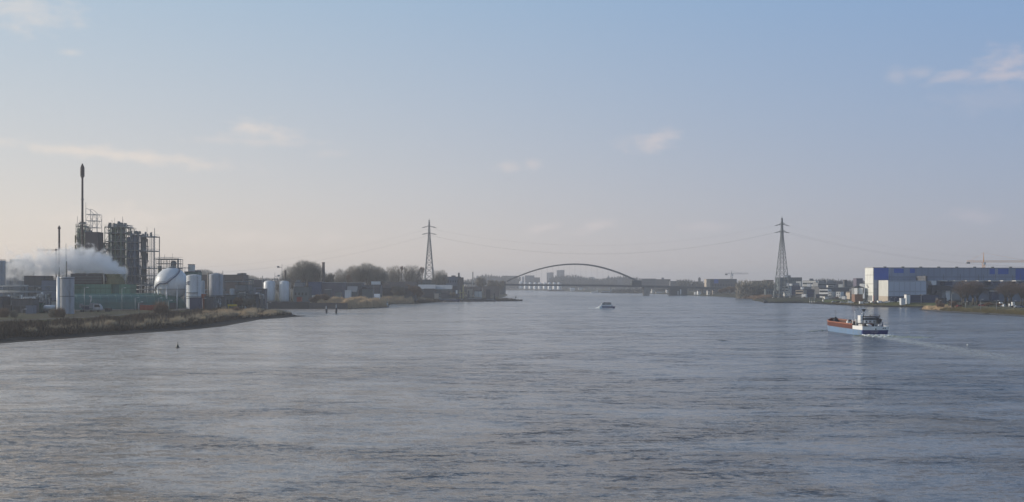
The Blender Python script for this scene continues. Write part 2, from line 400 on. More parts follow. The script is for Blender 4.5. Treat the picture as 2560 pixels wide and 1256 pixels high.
m_bark = mat('bark', (.085, .075, .06), .95, 0, .3, .6)
m_reed = mat('dry_reed', (.60, .45, .28), .95, 0, .3, .25)
m_reedp = mat('pale_reed_plume', (.52, .43, .30), .95, 0, .25, .4)
m_scrub = mat('dark_scrub', (.055, .042, .028), .95, 0, .45, .15)
m_wire = mat('conductor_cable', (.10, .10, .11), .6, .4, .1, .1)
m_foam = mat('white_foam', (.75, .77, .74), .7, 0, .15, .8)
m_foamg = mat('churned_green_water', (.26, .28, .21), .5, 0, .3, .4)

def cyl_tank(name, px, r, zt, Y, label, group=None, m=m_white, z0=None, roof='cone', bands=(), ladder=True, cat='tank', rail=True):
    x = X(px, Y); g = G(x, Y) if z0 is None else z0
    t = thing(name, (x, Y, g), label, cat, group)
    top = zt - r * (.28 if roof == 'cone' else .22)
    part(MB().lathe((x, Y), [(r, g - .3), (r, top)], 32), 'shell', m, t)
    if roof == 'cone': part(MB().lathe((x, Y), [(r * 1.015, top), (r * 1.015, top + .15), (r * .1, zt), (.02, zt)], 32), 'roof', m, t)
    elif roof == 'dome': part(MB().lathe((x, Y), [(r * math.cos(a), top + (zt - top) * math.sin(a)) for a in np.linspace(0, PI / 2 - .02, 7)], 32), 'roof', m, t)
    else: part(MB().lathe((x, Y), [(r * 1.02, top), (r * 1.02, top + .3), (.1, top + .32)], 32), 'roof', m, t)
    for f in bands: zz = g + (zt - g) * f; part(MB().lathe((x, Y), [(r + .08, zz), (r + .08, zz + .35)], 32), 'ring', m_steel_d, t)
    if ladder:
        b = MB(); lx, ly = x + r * .72, Y - r * .72
        for dx in (-.25, .25): b.bar((lx + dx, ly - .2, g), (lx + dx, ly - .2, top + 1), .06)
        for k in range(int((top - g) / .9)): b.bar((lx - .25, ly - .2, g + k * .9), (lx + .25, ly - .2, g + k * .9), .04)
        part(b, 'ladder', m_steel, t)
    if rail:
        b = MB(); n = 14
        for i in range(n):
            a0, a1 = 2 * PI * i / n, 2 * PI * (i + 1) / n
            p = (x + r * math.cos(a0), Y + r * math.sin(a0)); q_ = (x + r * math.cos(a1), Y + r * math.sin(a1))
            b.bar((*p, top), (*p, top + 1.1), .05)
            for hh in (.6, 1.1): b.bar((*p, top + hh), (*q_, top + hh), .045)
        part(b, 'railing', m_steel, t)
    return t

def windows(t, x0, x1, yf, z0, z1, nx, nz, fw=.6, fh=.5, m=None, name='window', P=None):
    P = P or (lambda mb, nm, mm: part(mb, nm, mm, t))
    m = m or m_glass; cw, ch = (x1 - x0) / nx, (z1 - z0) / nz
    for i in range(nx):
        for k in range(nz):
            cx, cz = x0 + (i + .5) * cw, z0 + (k + .5) * ch
            P(MB().box(cx - cw * fw / 2, cx + cw * fw / 2, yf - .06, yf + .1, cz - ch * fh / 2, cz + ch * fh / 2), name, m)
def bldg(px0, px1, py, Y, label, wall=None, depth=14, roof='flat', roofm=None, win=None, band=None, cat='building', name='building', group=None, extra=None, base=None, doors=0, rz=0.0):
    x0, x1, zt = X(px0, Y), X(px1, Y), Z(py, Y); cx = (x0 + x1) / 2
    g = (min(G(x0, Y), G(x1, Y)) - .4) if base is None else base
    t = thing(name, (cx, Y, g), label, cat, group); wall = wall or m_gw; roofm = roofm or m_roofd
    h = zt - g; y1 = Y + depth
    def P(mb, nm, m):
        if rz: mb.turn(rz, (cx, Y))
        return part(mb, nm, m, t)
    if roof == 'flat':
        P(MB().box(x0, x1, Y, y1, g, zt - .35), 'wall', wall)
        r_ = P(MB().box(x0 - .12, x1 + .12, Y - .12, y1 + .12, zt - .35, zt), 'roof', roofm); e = zt - .35
    elif roof == 'gable':      # ridge along the front
        e = g + h * .68
        P(MB().box(x0, x1, Y, y1, g, e).prism_x([(Y, e), (Y + depth / 2, zt - .25), (y1, e)], x0 + .01, x1 - .01), 'wall', wall)
        P(MB().prism_x([(Y - .4, e - .15), (Y - .4, e + .1), (Y + depth / 2, zt), (y1 + .4, e + .1), (y1 + .4, e - .15), (Y + depth / 2, zt - .3)], x0 - .3, x1 + .3), 'roof', roofm)
    elif roof == 'front':      # gable end towards the river
        e = g + h * .70
        P(MB().box(x0, x1, Y, y1, g, e).prism([(x0, e), (cx, zt - .25), (x1, e)], Y + .01, y1 - .01), 'wall', wall)
        P(MB().prism([(x0 - .3, e - .1), (x0 - .3, e + .15), (cx, zt), (x1 + .3, e + .15), (x1 + .3, e - .1), (cx, zt - .3)], Y - .3, y1 + .3), 'roof', roofm)
    elif roof == 'barrel':
        e = g + h * .6; n = 12
        arc = [(cx - (x1 - x0) / 2 * math.cos(PI * i / n), e + (zt - e) * math.sin(PI * i / n)) for i in range(n + 1)]
        P(MB().box(x0, x1, Y, y1, g, e), 'wall', wall)
        P(MB().prism(arc, Y - .1, y1 + .1), 'roof', roofm)
    if win: windows(t, x0 + (x1 - x0) * .04, x1 - (x1 - x0) * .04, Y, g + h * .12, e - .3, win[0], win[1], win[2] if len(win) > 2 else .55, win[3] if len(win) > 3 else .45, P=P)
    if band:
        for (a, b) in band: P(MB().box(x0 + .3, x1 - .3, Y - .07, Y + .2, g + h * a, g + h * b), 'window_band', m_glass)
    for i in range(doors):
        dx = x0 + (x1 - x0) * (i + .6) / (doors + .4)
        part(MB().box(dx - 1.6, dx + 1.6, Y - .08, Y + .2, g, g + min(4.2, h * .5)), 'door', m_roofd, t)
    if extra:                 # rooftop units: (fraction 0..1, width, height)
        for (f, w_, hh) in extra:
            ex = x0 + (x1 - x0) * f; part(MB().box(ex - w_ / 2, ex + w_ / 2, Y + depth * .35, Y + depth * .35 + min(w_, 4), zt, zt + hh), 'rooftop_unit', m_gw, t)
    return t

# ------------------------------------------------------------------ trees and shrubs
def twigs(pts, dirs, lens, wid, rs):
    n = len(pts); a = rs.normal(size=(n, 3)); side_ = np.cross(dirs, a); side_ /= np.linalg.norm(side_, axis=1)[:, None] + 1e-9
    tip = pts + dirs * lens[:, None]; s_ = side_ * wid
    v = np.stack([pts - s_, pts + s_, tip], 1).reshape(-1, 3)
    return v, np.arange(3 * n).reshape(-1, 3)
def make_tree(h, wd, seed, depth=4, twn=14, tw_len=2.0, tw_w=.07, stems=1, low=.22, crown_m=None, name='tree', up=.55):
    """bare winter tree: tapered trunk, limbs that fork, and a crown of fine twigs"""
    rs = np.random.default_rng(seed); rr = random.Random(seed)
    root = empty(name, (0, 0, 0), None, None); b = MB(); P, D = [], []
    def env(p):               # rounded envelope
        u = (p[2] / h - .62) / .40; return (math.hypot(p[0], p[1]) / (wd / 2)) ** 2 + u * u
    def grow(p, d, ln, r, k):
        q_ = p + d * ln
        b.bar(p, q_, r, 5 if k < 2 else 3, r * .68)
        if k >= 2:
            for _ in range(twn):
                f = rr.random(); P.append(p + (q_ - p) * f); v_ = d * .8 + Vector((rr.gauss(0, .55), rr.gauss(0, .55), rr.gauss(.25, .4))); D.append(v_.normalized())
        if k == depth: return
        for i in range(3 if k else rr.choice((4, 5, 6))):
            a = rr.uniform(0, 2 * PI); sp = rr.uniform(.35, .8)
            nd = (d + Vector((math.cos(a) * sp, math.sin(a) * sp, rr.uniform(0, up)))).normalized()
            st = p + (q_ - p) * (rr.uniform(.45, 1) if k else rr.uniform(.35, 1))
            l2 = ln * rr.uniform(.62, .88)
            for _ in range(4):
                if env(st + nd * l2) > 1.0: l2 *= .7
            if l2 > h * .02: grow(st, nd, l2, r * .55, k + 1)
    for s_ in range(stems):
        a = rr.uniform(0, 2 * PI); o_ = Vector((math.cos(a), math.sin(a), 0)) * (0 if stems == 1 else wd * .12)
        d0 = Vector((math.cos(a) * (.06 if stems == 1 else .3), math.sin(a) * (.06 if stems == 1 else .3), 1)).normalized()
        grow(o_, d0, h * (.36 + low * .3), h * .018, 0)
    tr = b.build('trunk', m_bark, root)
    pts = np.array([tuple(p) for p in P]); dr = np.array([tuple(d) for d in D])
    v, f = twigs(pts, dr, rs.uniform(.5, 1.2, len(pts)) * tw_len, tw_w, rs)
    np_mesh('crown', v, f, crown_m or m_twig, root)
    return root
def make_dome(h, wd, seed, n, m, wid=.05, ln=2.6, stems=3, low=.30):
    """old round bare tree: forking limbs and a shell of fine drooping twigs"""
    rs = np.random.default_rng(seed); rr = random.Random(seed); root = empty('tree', (0, 0, 0), None, None); b = MB()
    lobes = [(0, 0, .60, .40, .36)] + [(math.cos(a) * .22, math.sin(a) * .22, .52 + rr.uniform(-.06, .08), .28, .26) for a in [rr.uniform(0, 6.28) for _ in range(6)]]
    for k in range(stems):
        a = k * 6.28 / stems + rr.uniform(-.4, .4); p = Vector((math.cos(a) * wd * .03 * stems, math.sin(a) * wd * .03 * stems, 0)); q_ = Vector((math.cos(a) * wd * .10, math.sin(a) * wd * .10, h * .28)); b.bar(p, q_, h * .02, 6, h * .014)
        for j in range(6):
            a2 = a + rr.uniform(-1.4, 1.4); e = Vector((math.cos(a2) * wd * rr.uniform(.15, .36), math.sin(a2) * wd * rr.uniform(.15, .36), h * rr.uniform(.55, .8))); b.bar(q_, e, h * .010, 4, h * .004)
            for i in range(5): f = rr.uniform(.4, 1); c = q_ + (e - q_) * f; g_ = c + Vector((rr.gauss(0, wd * .09), rr.gauss(0, wd * .09), h * rr.uniform(.05, .16))); b.bar(c, g_, h * .004, 3, h * .0015)
    b.build('trunk', m_bark, root); P_, D_ = [], []
    k = rs.integers(0, len(lobes), n); k[: n // 2] = 0
    dirn = rs.normal(size=(n, 3)); dirn /= np.linalg.norm(dirn, axis=1)[:, None]; dirn[:, 2] = np.where(dirn[:, 2] < -.35, -dirn[:, 2], dirn[:, 2]); r = rs.uniform(0, 1, n) ** .45
    L_ = np.array(lobes)[k]; pts = np.stack([L_[:, 0] * wd + dirn[:, 0] * L_[:, 3] * wd * r, L_[:, 1] * wd + dirn[:, 1] * L_[:, 3] * wd * r, L_[:, 2] * h + dirn[:, 2] * L_[:, 4] * h * r], 1)
    d = dirn * .8 + rs.normal(0, .45, (n, 3)); d[:, 2] += .25; d /= np.linalg.norm(d, axis=1)[:, None]
    v, f = twigs(pts, d, rs.uniform(.4, 1.1, n) * ln, wid, rs); np_mesh('crown', v, f, m, root)
    return root
def make_bush(h, wd, n, seed, m, name, wid=.05, lean=.5, stem=True):
    rs = np.random.default_rng(seed); root = empty(name, (0, 0, 0), None, None)
    a = rs.uniform(0, 2 * PI, n); r = np.sqrt(rs.uniform(0, 1, n)); x, y = r * np.cos(a) * wd * .5, r * np.sin(a) * wd * .5
    zt = h * (np.sqrt(np.clip(1 - r ** 2 * .85, 0, 1)) * rs.uniform(.55, 1.05, n) if stem else (1 - .35 * r * r) * (.62 + .38 * np.sin(a * 3 + seed) * np.sin(r * 7 + seed)) * rs.uniform(.5, 1.1, n))
    z0 = zt * rs.uniform(0, .75, n); p = np.stack([x * (.55 + .45 * z0 / h), y * (.55 + .45 * z0 / h), z0], 1)
    d = np.stack([x / wd * lean + rs.normal(0, .18, n), y / wd * lean + rs.normal(0, .18, n), np.full(n, .8)], 1); d /= np.linalg.norm(d, axis=1)[:, None]
    v, f = twigs(p, d, (zt - z0) * rs.uniform(.6, 1.2, n) + h * .08, wid, rs)
    np_mesh('foliage', v, f, m, root)
    if stem:
        b = MB()
        for k in range(7): aa = rs.uniform(0, 2 * PI); b.bar((0, 0, -.2), (math.cos(aa) * wd * .3, math.sin(aa) * wd * .3, h * .7), .05 * h / 3, 3, .02)
        b.build('stem', m_bark, root)
    return root
PROTO = {}
def use(kind, maker):
    if kind not in PROTO: PROTO[kind] = [maker(), False]
    p = PROTO[kind]
    if not p[1]: p[1] = True; return p[0]
    return copy_tree(p[0])
TREES = {
 'dense1': lambda: make_dome(30, 24, 1, 15000, m_twigd), 'dense2': lambda: make_dome(30, 25, 2, 14000, m_twigd, .05, 2.6, 4),
 'dense3': lambda: make_dome(30, 23, 3, 13000, m_twig, .05, 2.4, 2), 'loose': lambda: make_dome(26, 18, 9, 4200, m_twig, .05, 2.8, 3),
 'forked': lambda: make_dome(26, 18, 19, 5000, m_twigb, .055, 2.4, 4), 'open1': lambda: make_tree(24, 16, 4, 4, 14, 2.2, .06, 1, .3), 'open2': lambda: make_tree(24, 14, 5, 4, 14, 2.2, .06, 2, .2, None, 'tree', .8), 'open3': lambda: make_tree(24, 18, 6, 4, 16, 2.0, .06, 1, .25, m_twigr),
 'bushy': lambda: make_tree(14, 15, 7, 4, 20, 1.6, .07, 4, 0, m_twig), 'bushyr': lambda: make_tree(14, 16, 8, 4, 22, 1.6, .07, 5, 0, m_twigr)}
TH = {'forked': (26, 18), 'loose': (26, 18), 'dense1': (30, 24), 'dense2': (30, 25), 'dense3': (30, 23), 'open1': (24, 16), 'open2': (24, 14), 'open3': (24, 18), 'bushy': (14, 15), 'bushyr': (14, 16)}
def tree(kind, px, py, wpx, Y, label, group, dy=0):
    x = X(px, Y); g = G(x, Y); hh = Z(py, Y) - g; w_ = wpx / F * Y * (1.3 if kind in ('dense1', 'dense2', 'dense3', 'loose', 'forked') else 1)
    o = use(kind, TREES[kind]); o.location = (x, Y + dy, g - .1); o.rotation_euler.z = rnd.uniform(0, 6.28)
    h0, w0 = TH[kind]; o.scale = (w_ / w0, w_ / w0, hh / h0); tag(o, label, 'tree', group); o.name = 'tree'
    return o

# ================================================================== THE BIG STRUCTURES
# ---- transmission pylons
def make_pylon():
    t = empty('electricity_pylon', (0, 0, 0), None, 'pylon'); H = 92.0; r0, r1 = 6.9, 1.3
    def rad(z): return r0 + (r1 - r0) * min(1, z / 70) if z < 70 else r1 + (0.5 - r1) * (z - 70) / 22
    for sx, sy in ((1, 1), (-1, 1), (-1, -1), (1, -1)):
        b = MB(); zs = [0, 35, 70, 92]
        for a, c in zip(zs[:-1], zs[1:]): b.bar((sx * rad(a), sy * rad(a), a), (sx * rad(c), sy * rad(c), c), .5 - a * .003)
        b.build('leg', m_steel, t)
    b = MB(); z = 0.0; lv = [0]
    while z < 88: z += max(2.2, rad(z) * 1.5); lv.append(min(z, 91))
    for a, c in zip(lv[:-1], lv[1:]):
        ra, rc = rad(a), rad(c)
        for (ax, ay), (bx, by) in (((1, 1), (-1, 1)), ((-1, 1), (-1, -1)), ((-1, -1), (1, -1)), ((1, -1), (1, 1))):
            b.bar((ax * ra, ay * ra, a), (bx * rc, by * rc, c), .19, 3); b.bar((bx * ra, by * ra, a), (ax * rc, ay * rc, c), .19, 3)
            b.bar((ax * rc, ay * rc, c), (bx * rc, by * rc, c), .16, 3)
    b.build('bracing', m_steel, t)
    for zc, w_ in ((76.0, 9.0), (84.5, 8.0)):        # crossarms, square to the line
        b = MB()
        for s in (-1, 1):
            for sx in (-1, 1):
                b.bar((sx * .9, s * .9, zc), (0, s * w_, zc), .2, 3); b.bar((sx * .9, s * .9, zc + 2.2), (0, s * w_, zc), .17, 3)
            for k in (.3, .6): b.bar((0, s * w_ * k, zc), (0, s * w_ * k, zc + 2.2 * (1 - k)), .12, 3)
        for sx in (-1, 1): b.bar((sx * 9, 0, zc + (-1.2 if zc < 80 else -1.8)), (sx * 1, 0, zc + .8), .26, 3); b.bar((sx * 9, 0, zc + (-1.2 if zc < 80 else -1.8)), (sx * 1, 0, zc - .3), .24, 3)
        b.build('crossarm', m_steel_d, t)
        for sx in (-1, 1):
            q_ = MB()
            for k in range(5): q_.frustum((sx * 6.0, 0), .22, .22, zc - 1.9 + k * .35, zc - 1.75 + k * .35, 8)
            q_.bar((sx * 6, 0, zc - 2), (sx * 6, 0, zc), .05); q_.build('insulator', m_gwd, t)
    MB().bar((0, 0, 91), (0, 0, 95), .2, 4, .06).bar((-1, 0, 92), (1, 0, 92), .15, 3).build('spike', m_steel, t)
    for sx, sy in ((1, 1), (-1, 1), (-1, -1), (1, -1)): MB().box(sx * r0 - 1.2, sx * r0 + 1.2, sy * r0 - 1.2, sy * r0 + 1.2, -2.5, .5).build('footing', m_conc, t)
    return t
PYL = (X(1073, 1330), 1330.0); PYR = (X(1955, 1250), 1250.0)
p1 = make_pylon(); p2 = copy_tree(p1)
for o, (x, y), lab, sc_, rz in ((p1, PYL, 'lattice power pylon rising behind the bare trees on the left bank', 1.0, -.05), (p2, PYR, 'lattice power pylon standing on the right bank near the white offices', .985, .2)):
    o.location = (x, y, G(x, y)); o.rotation_euler.z = rz; o.scale = (1, 1, sc_); tag(o, lab, 'pylon', 'pylons of the river crossing')
def cable(a, b, sag, label, group, r=.05):
    m_ = MB(); n = 36; pts = []
    for i in range(n + 1): f = i / n; pts.append((a[0] + (b[0] - a[0]) * f, a[1] + (b[1] - a[1]) * f, a[2] + (b[2] - a[2]) * f - 4 * sag * f * (1 - f)))
    m_.path(pts, r, 3); return solo(m_, 'power_cable', m_wire, label, 'cable', group)
far_r = (PYR[0] + 407, PYR[1] - 80); far_l = (PYL[0] - 407, PYL[1] + 80)
for k, (zc, dy, nm) in enumerate(((78.0, -7.5, 'lower near'), (78.0, 7.5, 'lower far'), (86.0, -6.5, 'upper near'), (86.0, 6.5, 'upper far'))):
    cable((PYL[0], PYL[1] + dy, zc), (PYR[0], PYR[1] + dy, zc + 1), 25 - k, f'{nm} thin power cable sagging over the river between both pylons', 'cables over the river', .034 if k < 2 else .015)
    cable((PYR[0], PYR[1] + dy, zc + 1), (far_r[0], far_r[1] + dy, zc - 34), 21, f'{nm} thin power cable falling right from the right pylon', 'cables right of the river', .042 if k < 2 else .016)
    cable((far_l[0], far_l[1] + dy, zc - 46), (PYL[0], PYL[1] + dy, zc), 16, f'{nm} thin power cable falling left from the left pylon', 'cables left of the river', .028 if k < 2 else .018)

# ---- arch bridge
m_brg = mat('bridge_paint', (.035, .05, .058), .6, 0, .15, .1, .5); m_arch = mat('arch_steel', (.10, .10, .095), .6, 0, .15, .1)
YB = 1850.0
bt = thing('arch_bridge', (X(1435, YB), YB, 0), 'low steel arch bridge with a dark deck crossing the river in the haze', 'bridge')
dk = [(1120, 705.5), (1185, 707), (1264, 710), (1400, 711.3), (1500, 712), (1600, 714), (1700, 716.2), (1800, 719.2), (1885, 723.5), (1930, 726)]
b = MB()
for (a, za), (c, zc) in zip(dk[:-1], dk[1:]):
    p0, p1_ = (X(a, YB), Z(za, YB)), (X(c, YB), Z(zc, YB)); b.prism([(p0[0], p0[1] - 3.2), (p1_[0], p1_[1] - 3.2), p1_, p0], YB, YB + 24)
part(b, 'deck', m_brg, bt)
b = MB()
for (a, za), (c, zc) in zip(dk[:-1], dk[1:]):
    for yy in (YB + .3, YB + 23.7):
        b.bar((X(a, YB), yy, Z(za, YB) + 1.1), (X(c, YB), yy, Z(zc, YB) + 1.1), .1, 4)
for k in range(150):
    f = 1120 + (1930 - 1120) * k / 149; b.bar((X(f, YB), YB + .3, float(np.interp(f, [p[0] for p in dk], [Z(p[1], YB) for p in dk]))), (X(f, YB), YB + .3, float(np.interp(f, [p[0] for p in dk], [Z(p[1], YB) for p in dk])) + 1.1), .06, 3)
part(b, 'parapet', m_steel, bt)
arc = [(1257, 709), (1277, 698.5), (1295, 691.5), (1326, 679.5), (1352, 672), (1380, 665.5), (1410, 661.6), (1435, 660.3), (1460, 661), (1480, 663.3), (1503, 668), (1542, 680), (1577, 694), (1592, 701), (1602, 709)]
ax = np.linspace(1267, 1602, 44); az_ = np.interp(ax, [p[0] for p in arc], [p[1] for p in arc])
cf = np.polyfit([p[0] for p in arc], [p[1] for p in arc], 4); az_ = .5 * az_ + .5 * np.polyval(cf, ax)
for dy in (2.0, 22.0):
    b = MB()
    for i in range(len(ax) - 1):
        x0_, x1_, z0_, z1_ = X(ax[i], YB), X(ax[i + 1], YB), Z(az_[i], YB), Z(az_[i + 1], YB)
        b.prism([(x0_, z0_ - 1.2), (x1_, z1_ - 1.2), (x1_, z1_ + .9), (x0_, z0_ + .9)], YB + dy - .8, YB + dy + .8)
    part(b, 'arch_rib', m_arch, bt)
for k in range(22):
    f = 1285 + (1578 - 1285) * k / 21; zt_ = Z(float(np.interp(f, ax, az_)), YB) - .9; zb_ = float(np.interp(f, [p[0] for p in dk], [Z(p[1], YB) for p in dk]))
    if zt_ > zb_ + 1: [part(MB().bar((X(f, YB), YB + dy, zb_), (X(f, YB), YB + dy, zt_), .045, 3), 'hanger', m_arch, bt) for dy in (2, 22)]
for (a, c, top, m_, w2) in ((1250, 1264, 704, m_brg, 0), (1580, 1604, 702, m_brg, 0)):
    part(MB().box(X(a, YB), X(c, YB), YB - .4, YB + 24.4, Z(714.5, YB) if a > 1500 else -1, Z(top, YB)), 'arch_seat', m_, bt)
for (a, c, top, m_) in ((1611, 1624, 715, m_conc), (1676, 1718, 717, m_brg), (1760, 1766, 720, m_conc), (1826, 1832, 723, m_conc), (1190, 1196, 711, m_conc)):
    part(MB().prism([(X(a, YB), -1), (X(c, YB), -1), (X(c, YB) + .8, Z(top, YB)), (X(a, YB) - .8, Z(top, YB))], YB + 2, YB + 22), 'pier', m_, bt)
part(MB().box(X(1700, YB), X(1703, YB), YB - .6, YB - .2, 1, 10), 'fender_post', m_white, bt); part(MB().box(X(1694, YB), X(1696, YB), YB - .6, YB - .2, 1, 7), 'fender_post', m_white, bt)

# ---- the blue hall on the right bank
YH = 950.0; xh = X(2183, YH)
hall = thing('factory_hall', (xh, YH, 3), 'huge blue grey industrial hall with bright blue panels and a sunlit cream end wall', 'factory hall')
HR = R(7.5)
def hb(u0, u1, v0, v1, z0, z1):           # u along the front, v into the building
    b_ = MB().box(xh + u0, xh + u1, YH + v0, YH + v1, z0, z1)
    return b_.turn(HR, (xh, YH))
def hu(px):                                # position along the front seen at column px
    k = (px - 1280) / F; return (k * YH - xh) / (math.cos(HR) - k * math.sin(HR))
def hz(py, u): return Z(py, YH + u * math.sin(HR))
ZT = Z(669, YH)
m_h1 = mat('hall_blue_grey_sheet', (.21, .245, .33), .55, 0, .10, .08, .8, panel=5.5); m_h2 = mat('hall_lower_sheet', (.42, .47, .56), .55, 0, .10, .08, .8, panel=4.5)
U1 = hu(2680)
part(hb(.3, U1, 0, 15.6, 2.6, ZT - .4), 'wall', m_h1, hall)
part(hb(0, .3, 0, 16, 2.6, ZT + .2), 'end_wall', m_cream, hall, 'sunlit cream end wall')
part(hb(-.02, U1, -.15, 15.8, ZT - .4, ZT), 'roof_edge', m_gwd, hall)
part(hb(-.12, .08, 2, 14, 4.0, 8.6), 'window_band', m_gw, hall)
for k in range(3): part(hb(-.15, .02, 10 - k, 13 - k, 17.3 - k * 1.0, 17.9 - k * 1.0), 'wall_lettering', m_gwd, hall)
for a, c, d_, e in ((2184, 2221, 669.6, 700), (2235, 2259, 672, 683), (2275, 2287, 672, 683), (2474, 2487, 672, 686), (2495, 2521, 672, 686), (2539, 2570, 672, 700), (2585, 2660, 672, 700)):
    u0, u1 = hu(a), hu(c); part(hb(u0 + (.35 if a < 2200 else 0), u1, -.1, .2, hz(e, u0), min(hz(d_, u0), ZT - .45)), 'blue_panel', m_bluep, hall)
for a in range(2218, 2660, 45):
    u0 = hu(a - 3); part(hb(u0, u0 + 1.9, 3, 5, ZT, ZT + .9), 'roof_vent', m_steel_d, hall)
for a in (2223, 2310, 2358, 2400, 2446, 2458, 2488, 2531, 2550):
    u0 = hu(a); part(hb(u0, u0 + .5, -.12, .2, hz(700, u0), hz(686 + (a % 3), u0)), 'downpipe', m_steel_d, hall)
u0, u1 = hu(2215), hu(2314)
# projecting low block with its sunlit side
BX0, BX1 = X(2221, 925), X(2316, 925)
# front block stands 24 m forward of the hall; its left side catches the sun
part(MB().box(BX0, BX1, 925, 949, 8.2, Z(702, 925)), 'front_block', m_h2, hall)
part(MB().prism_z([(BX0 - .25, 925), (BX0, 925), (BX0, 949), (BX0 - .25, 949)], 8.2, Z(702, 925) + .3), 'side_cladding', m_cream, hall, 'sunlit cream side of the front block')
part(MB().box(BX0 + .4, BX1 - .5, 925.6, 949, 2.6, 8.2), 'recessed_ground_floor', m_navy, hall)
part(MB().box(BX0 - .3, BX0 + .35, 925.3, 949, 2.6, 8.2), 'side_base', m_tan, hall)
part(MB().box(BX1, BX1 + 1.6, 927, 949, 2.6, Z(690, 925)), 'stair_shaft', m_gwd, hall)
# dark sloping canopy wing with white ends
def seg(a, c, y0, y1, Y, nm, m_, d=10): return part(MB().box(X(a, Y), X(c, Y), Y, YH + (X(a, Y) - xh) * math.tan(HR) + .4, max(2.6, Z(y1, Y)), Z(y0, Y)), nm, m_, hall)
YW = 940.0
part(MB().prism([(X(2326, YW), Z(702, YW)), (X(2341, YW), Z(702, YW)), (X(2341, YW), Z(712.5, YW)), (X(2331, YW), Z(714, YW))], YW, YW + 8), 'white_fin', m_whitec, hall)
part(MB().prism([(X(2326, YW), Z(735, YW)), (X(2331, YW), Z(713.5, YW)), (X(2372, YW), Z(715, YW)), (X(2400, YW), Z(726, YW)), (X(2340, YW), Z(726, YW)), (X(2336, YW), Z(735, YW))], YW - 1.5, YW + 9), 'canopy', m_roofd, hall)
seg(2341, 2353, 727, 745, YW, 'wing_wall', m_gwd); seg(2354, 2364, 727, 751, YW + 1, 'wing_wall', m_gw); seg(2379, 2400, 727, 751, YW, 'wing_wall', m_gw)
part(MB().prism([(X(2363, YW), Z(727, YW)), (X(2378, YW), Z(727, YW)), (X(2378, YW), Z(749, YW)), (X(2370, YW), Z(753, YW))], YW + 1.5, YW + 8), 'white_fin', m_whitec, hall)
seg(2401, 2478, 727, 752, YW + 8, 'lower_wall', m_gwb, 6); seg(2479, 2497, 729, 752, YW + 4, 'blue_door', m_navy, 8); seg(2478, 2498, 727, 729, YW + 3.6, 'door_hood', m_offw, 9); seg(2498, 2680, 728, 754, YW + 8, 'lower_wall', m_gwb, 8)
seg(2401, 2680, 722, 727, YW + 6, 'lean_to_roof', m_roofd, 10)
for a in (2356, 2386, 2416, 2446, 2477, 2508, 2540): seg(a, a + 13, 701.5, 703.5, YW + 7, 'light_hood', m_offw, 5)
for a in (2362, 2481, 2546): seg(a, a + 19, 704, 714, YW + 9, 'dark_opening', m_navy, 4)

# ================================================================== THE CHEMICAL PLANT, LEFT BANK
def frame(t, px0, px1, py0, Y, depth, floors, nx, m=m_steel, base=4.0, r=.22, brace=True, ny=2, skip=(), plat=True):
    """open steel structure: posts, floor beams, braces, gratings and handrails"""
    x0, x1, zt = X(px0, Y), X(px1, Y), Z(py0, Y); xs = np.linspace(x0, x1, nx + 1); ys = np.linspace(Y, Y + depth, ny + 1)
    zs = [base] + [Z(p, Y) for p in floors]; zs = sorted(zs)
    for i, x in enumerate(xs):
        b = MB()
        for y in ys: b.bar((x, y, base - .3), (x, y, zt), r)
        part(b, 'post_row', m, t)
    for k, z in enumerate(zs[1:]):
        b = MB()
        for y in ys: b.bar((x0, y, z), (x1, y, z), r * .95)
        for x in xs: b.bar((x, ys[0], z), (x, ys[-1], z), r * .85)
        part(b, 'floor_beams', m_steel_l, t)
        if plat:
            part(MB().box(x0, x1, Y, Y + depth, z + .25, z + .33), 'grating', m_steel_d, t)
            b = MB()
            for hh in (.55, 1.1): b.bar((x0, Y, z + .3 + hh), (x1, Y, z + .3 + hh), .05, 3)
            for xx in (x0, x1): b.bar((xx, Y, z + 1.4), (xx, Y + depth, z + 1.4), .05, 3)
            b.bar((x0, Y + depth, z + 1.4), (x1, Y + depth, z + 1.4), .05, 3)
            n = max(3, int((x1 - x0) / 2))
            for q in range(n + 1): x = x0 + (x1 - x0) * q / n; b.bar((x, Y, z + .3), (x, Y, z + 1.4), .045, 3)
            part(b, 'handrail', m_steel_l, t)
    if brace:
        b = MB()
        for k in range(len(zs) - 1):
            for i in range(nx):
                if (i + k) % 2 == 0: b.bar((xs[i], Y, zs[k]), (xs[i + 1], Y, zs[k + 1]), r * .55, 3)
                else: b.bar((xs[i + 1], Y, zs[k]), (xs[i], Y, zs[k + 1]), r * .55, 3)
        part(b, 'bracing', m, t)
def vessel(t, px, r, z0, z1, Y, m, rings=3, name='process_column'):
    x = X(px, Y); prof = [(.05, z0 - r * .5), (r * .7, z0 - r * .35), (r, z0), (r, z1), (r * .7, z1 + r * .35), (.05, z1 + r * .5)]
    o = part(MB().lathe((x, Y), prof, 14), name, m, t)
    for k in range(rings):
        z = z0 + (z1 - z0) * (k + 1) / (rings + 1)
        part(MB().lathe((x, Y), [(r, z), (r + .55, z), (r + .55, z + .12), (r, z + .14)], 12), 'ring_platform', m_steel_d, o)
    return o
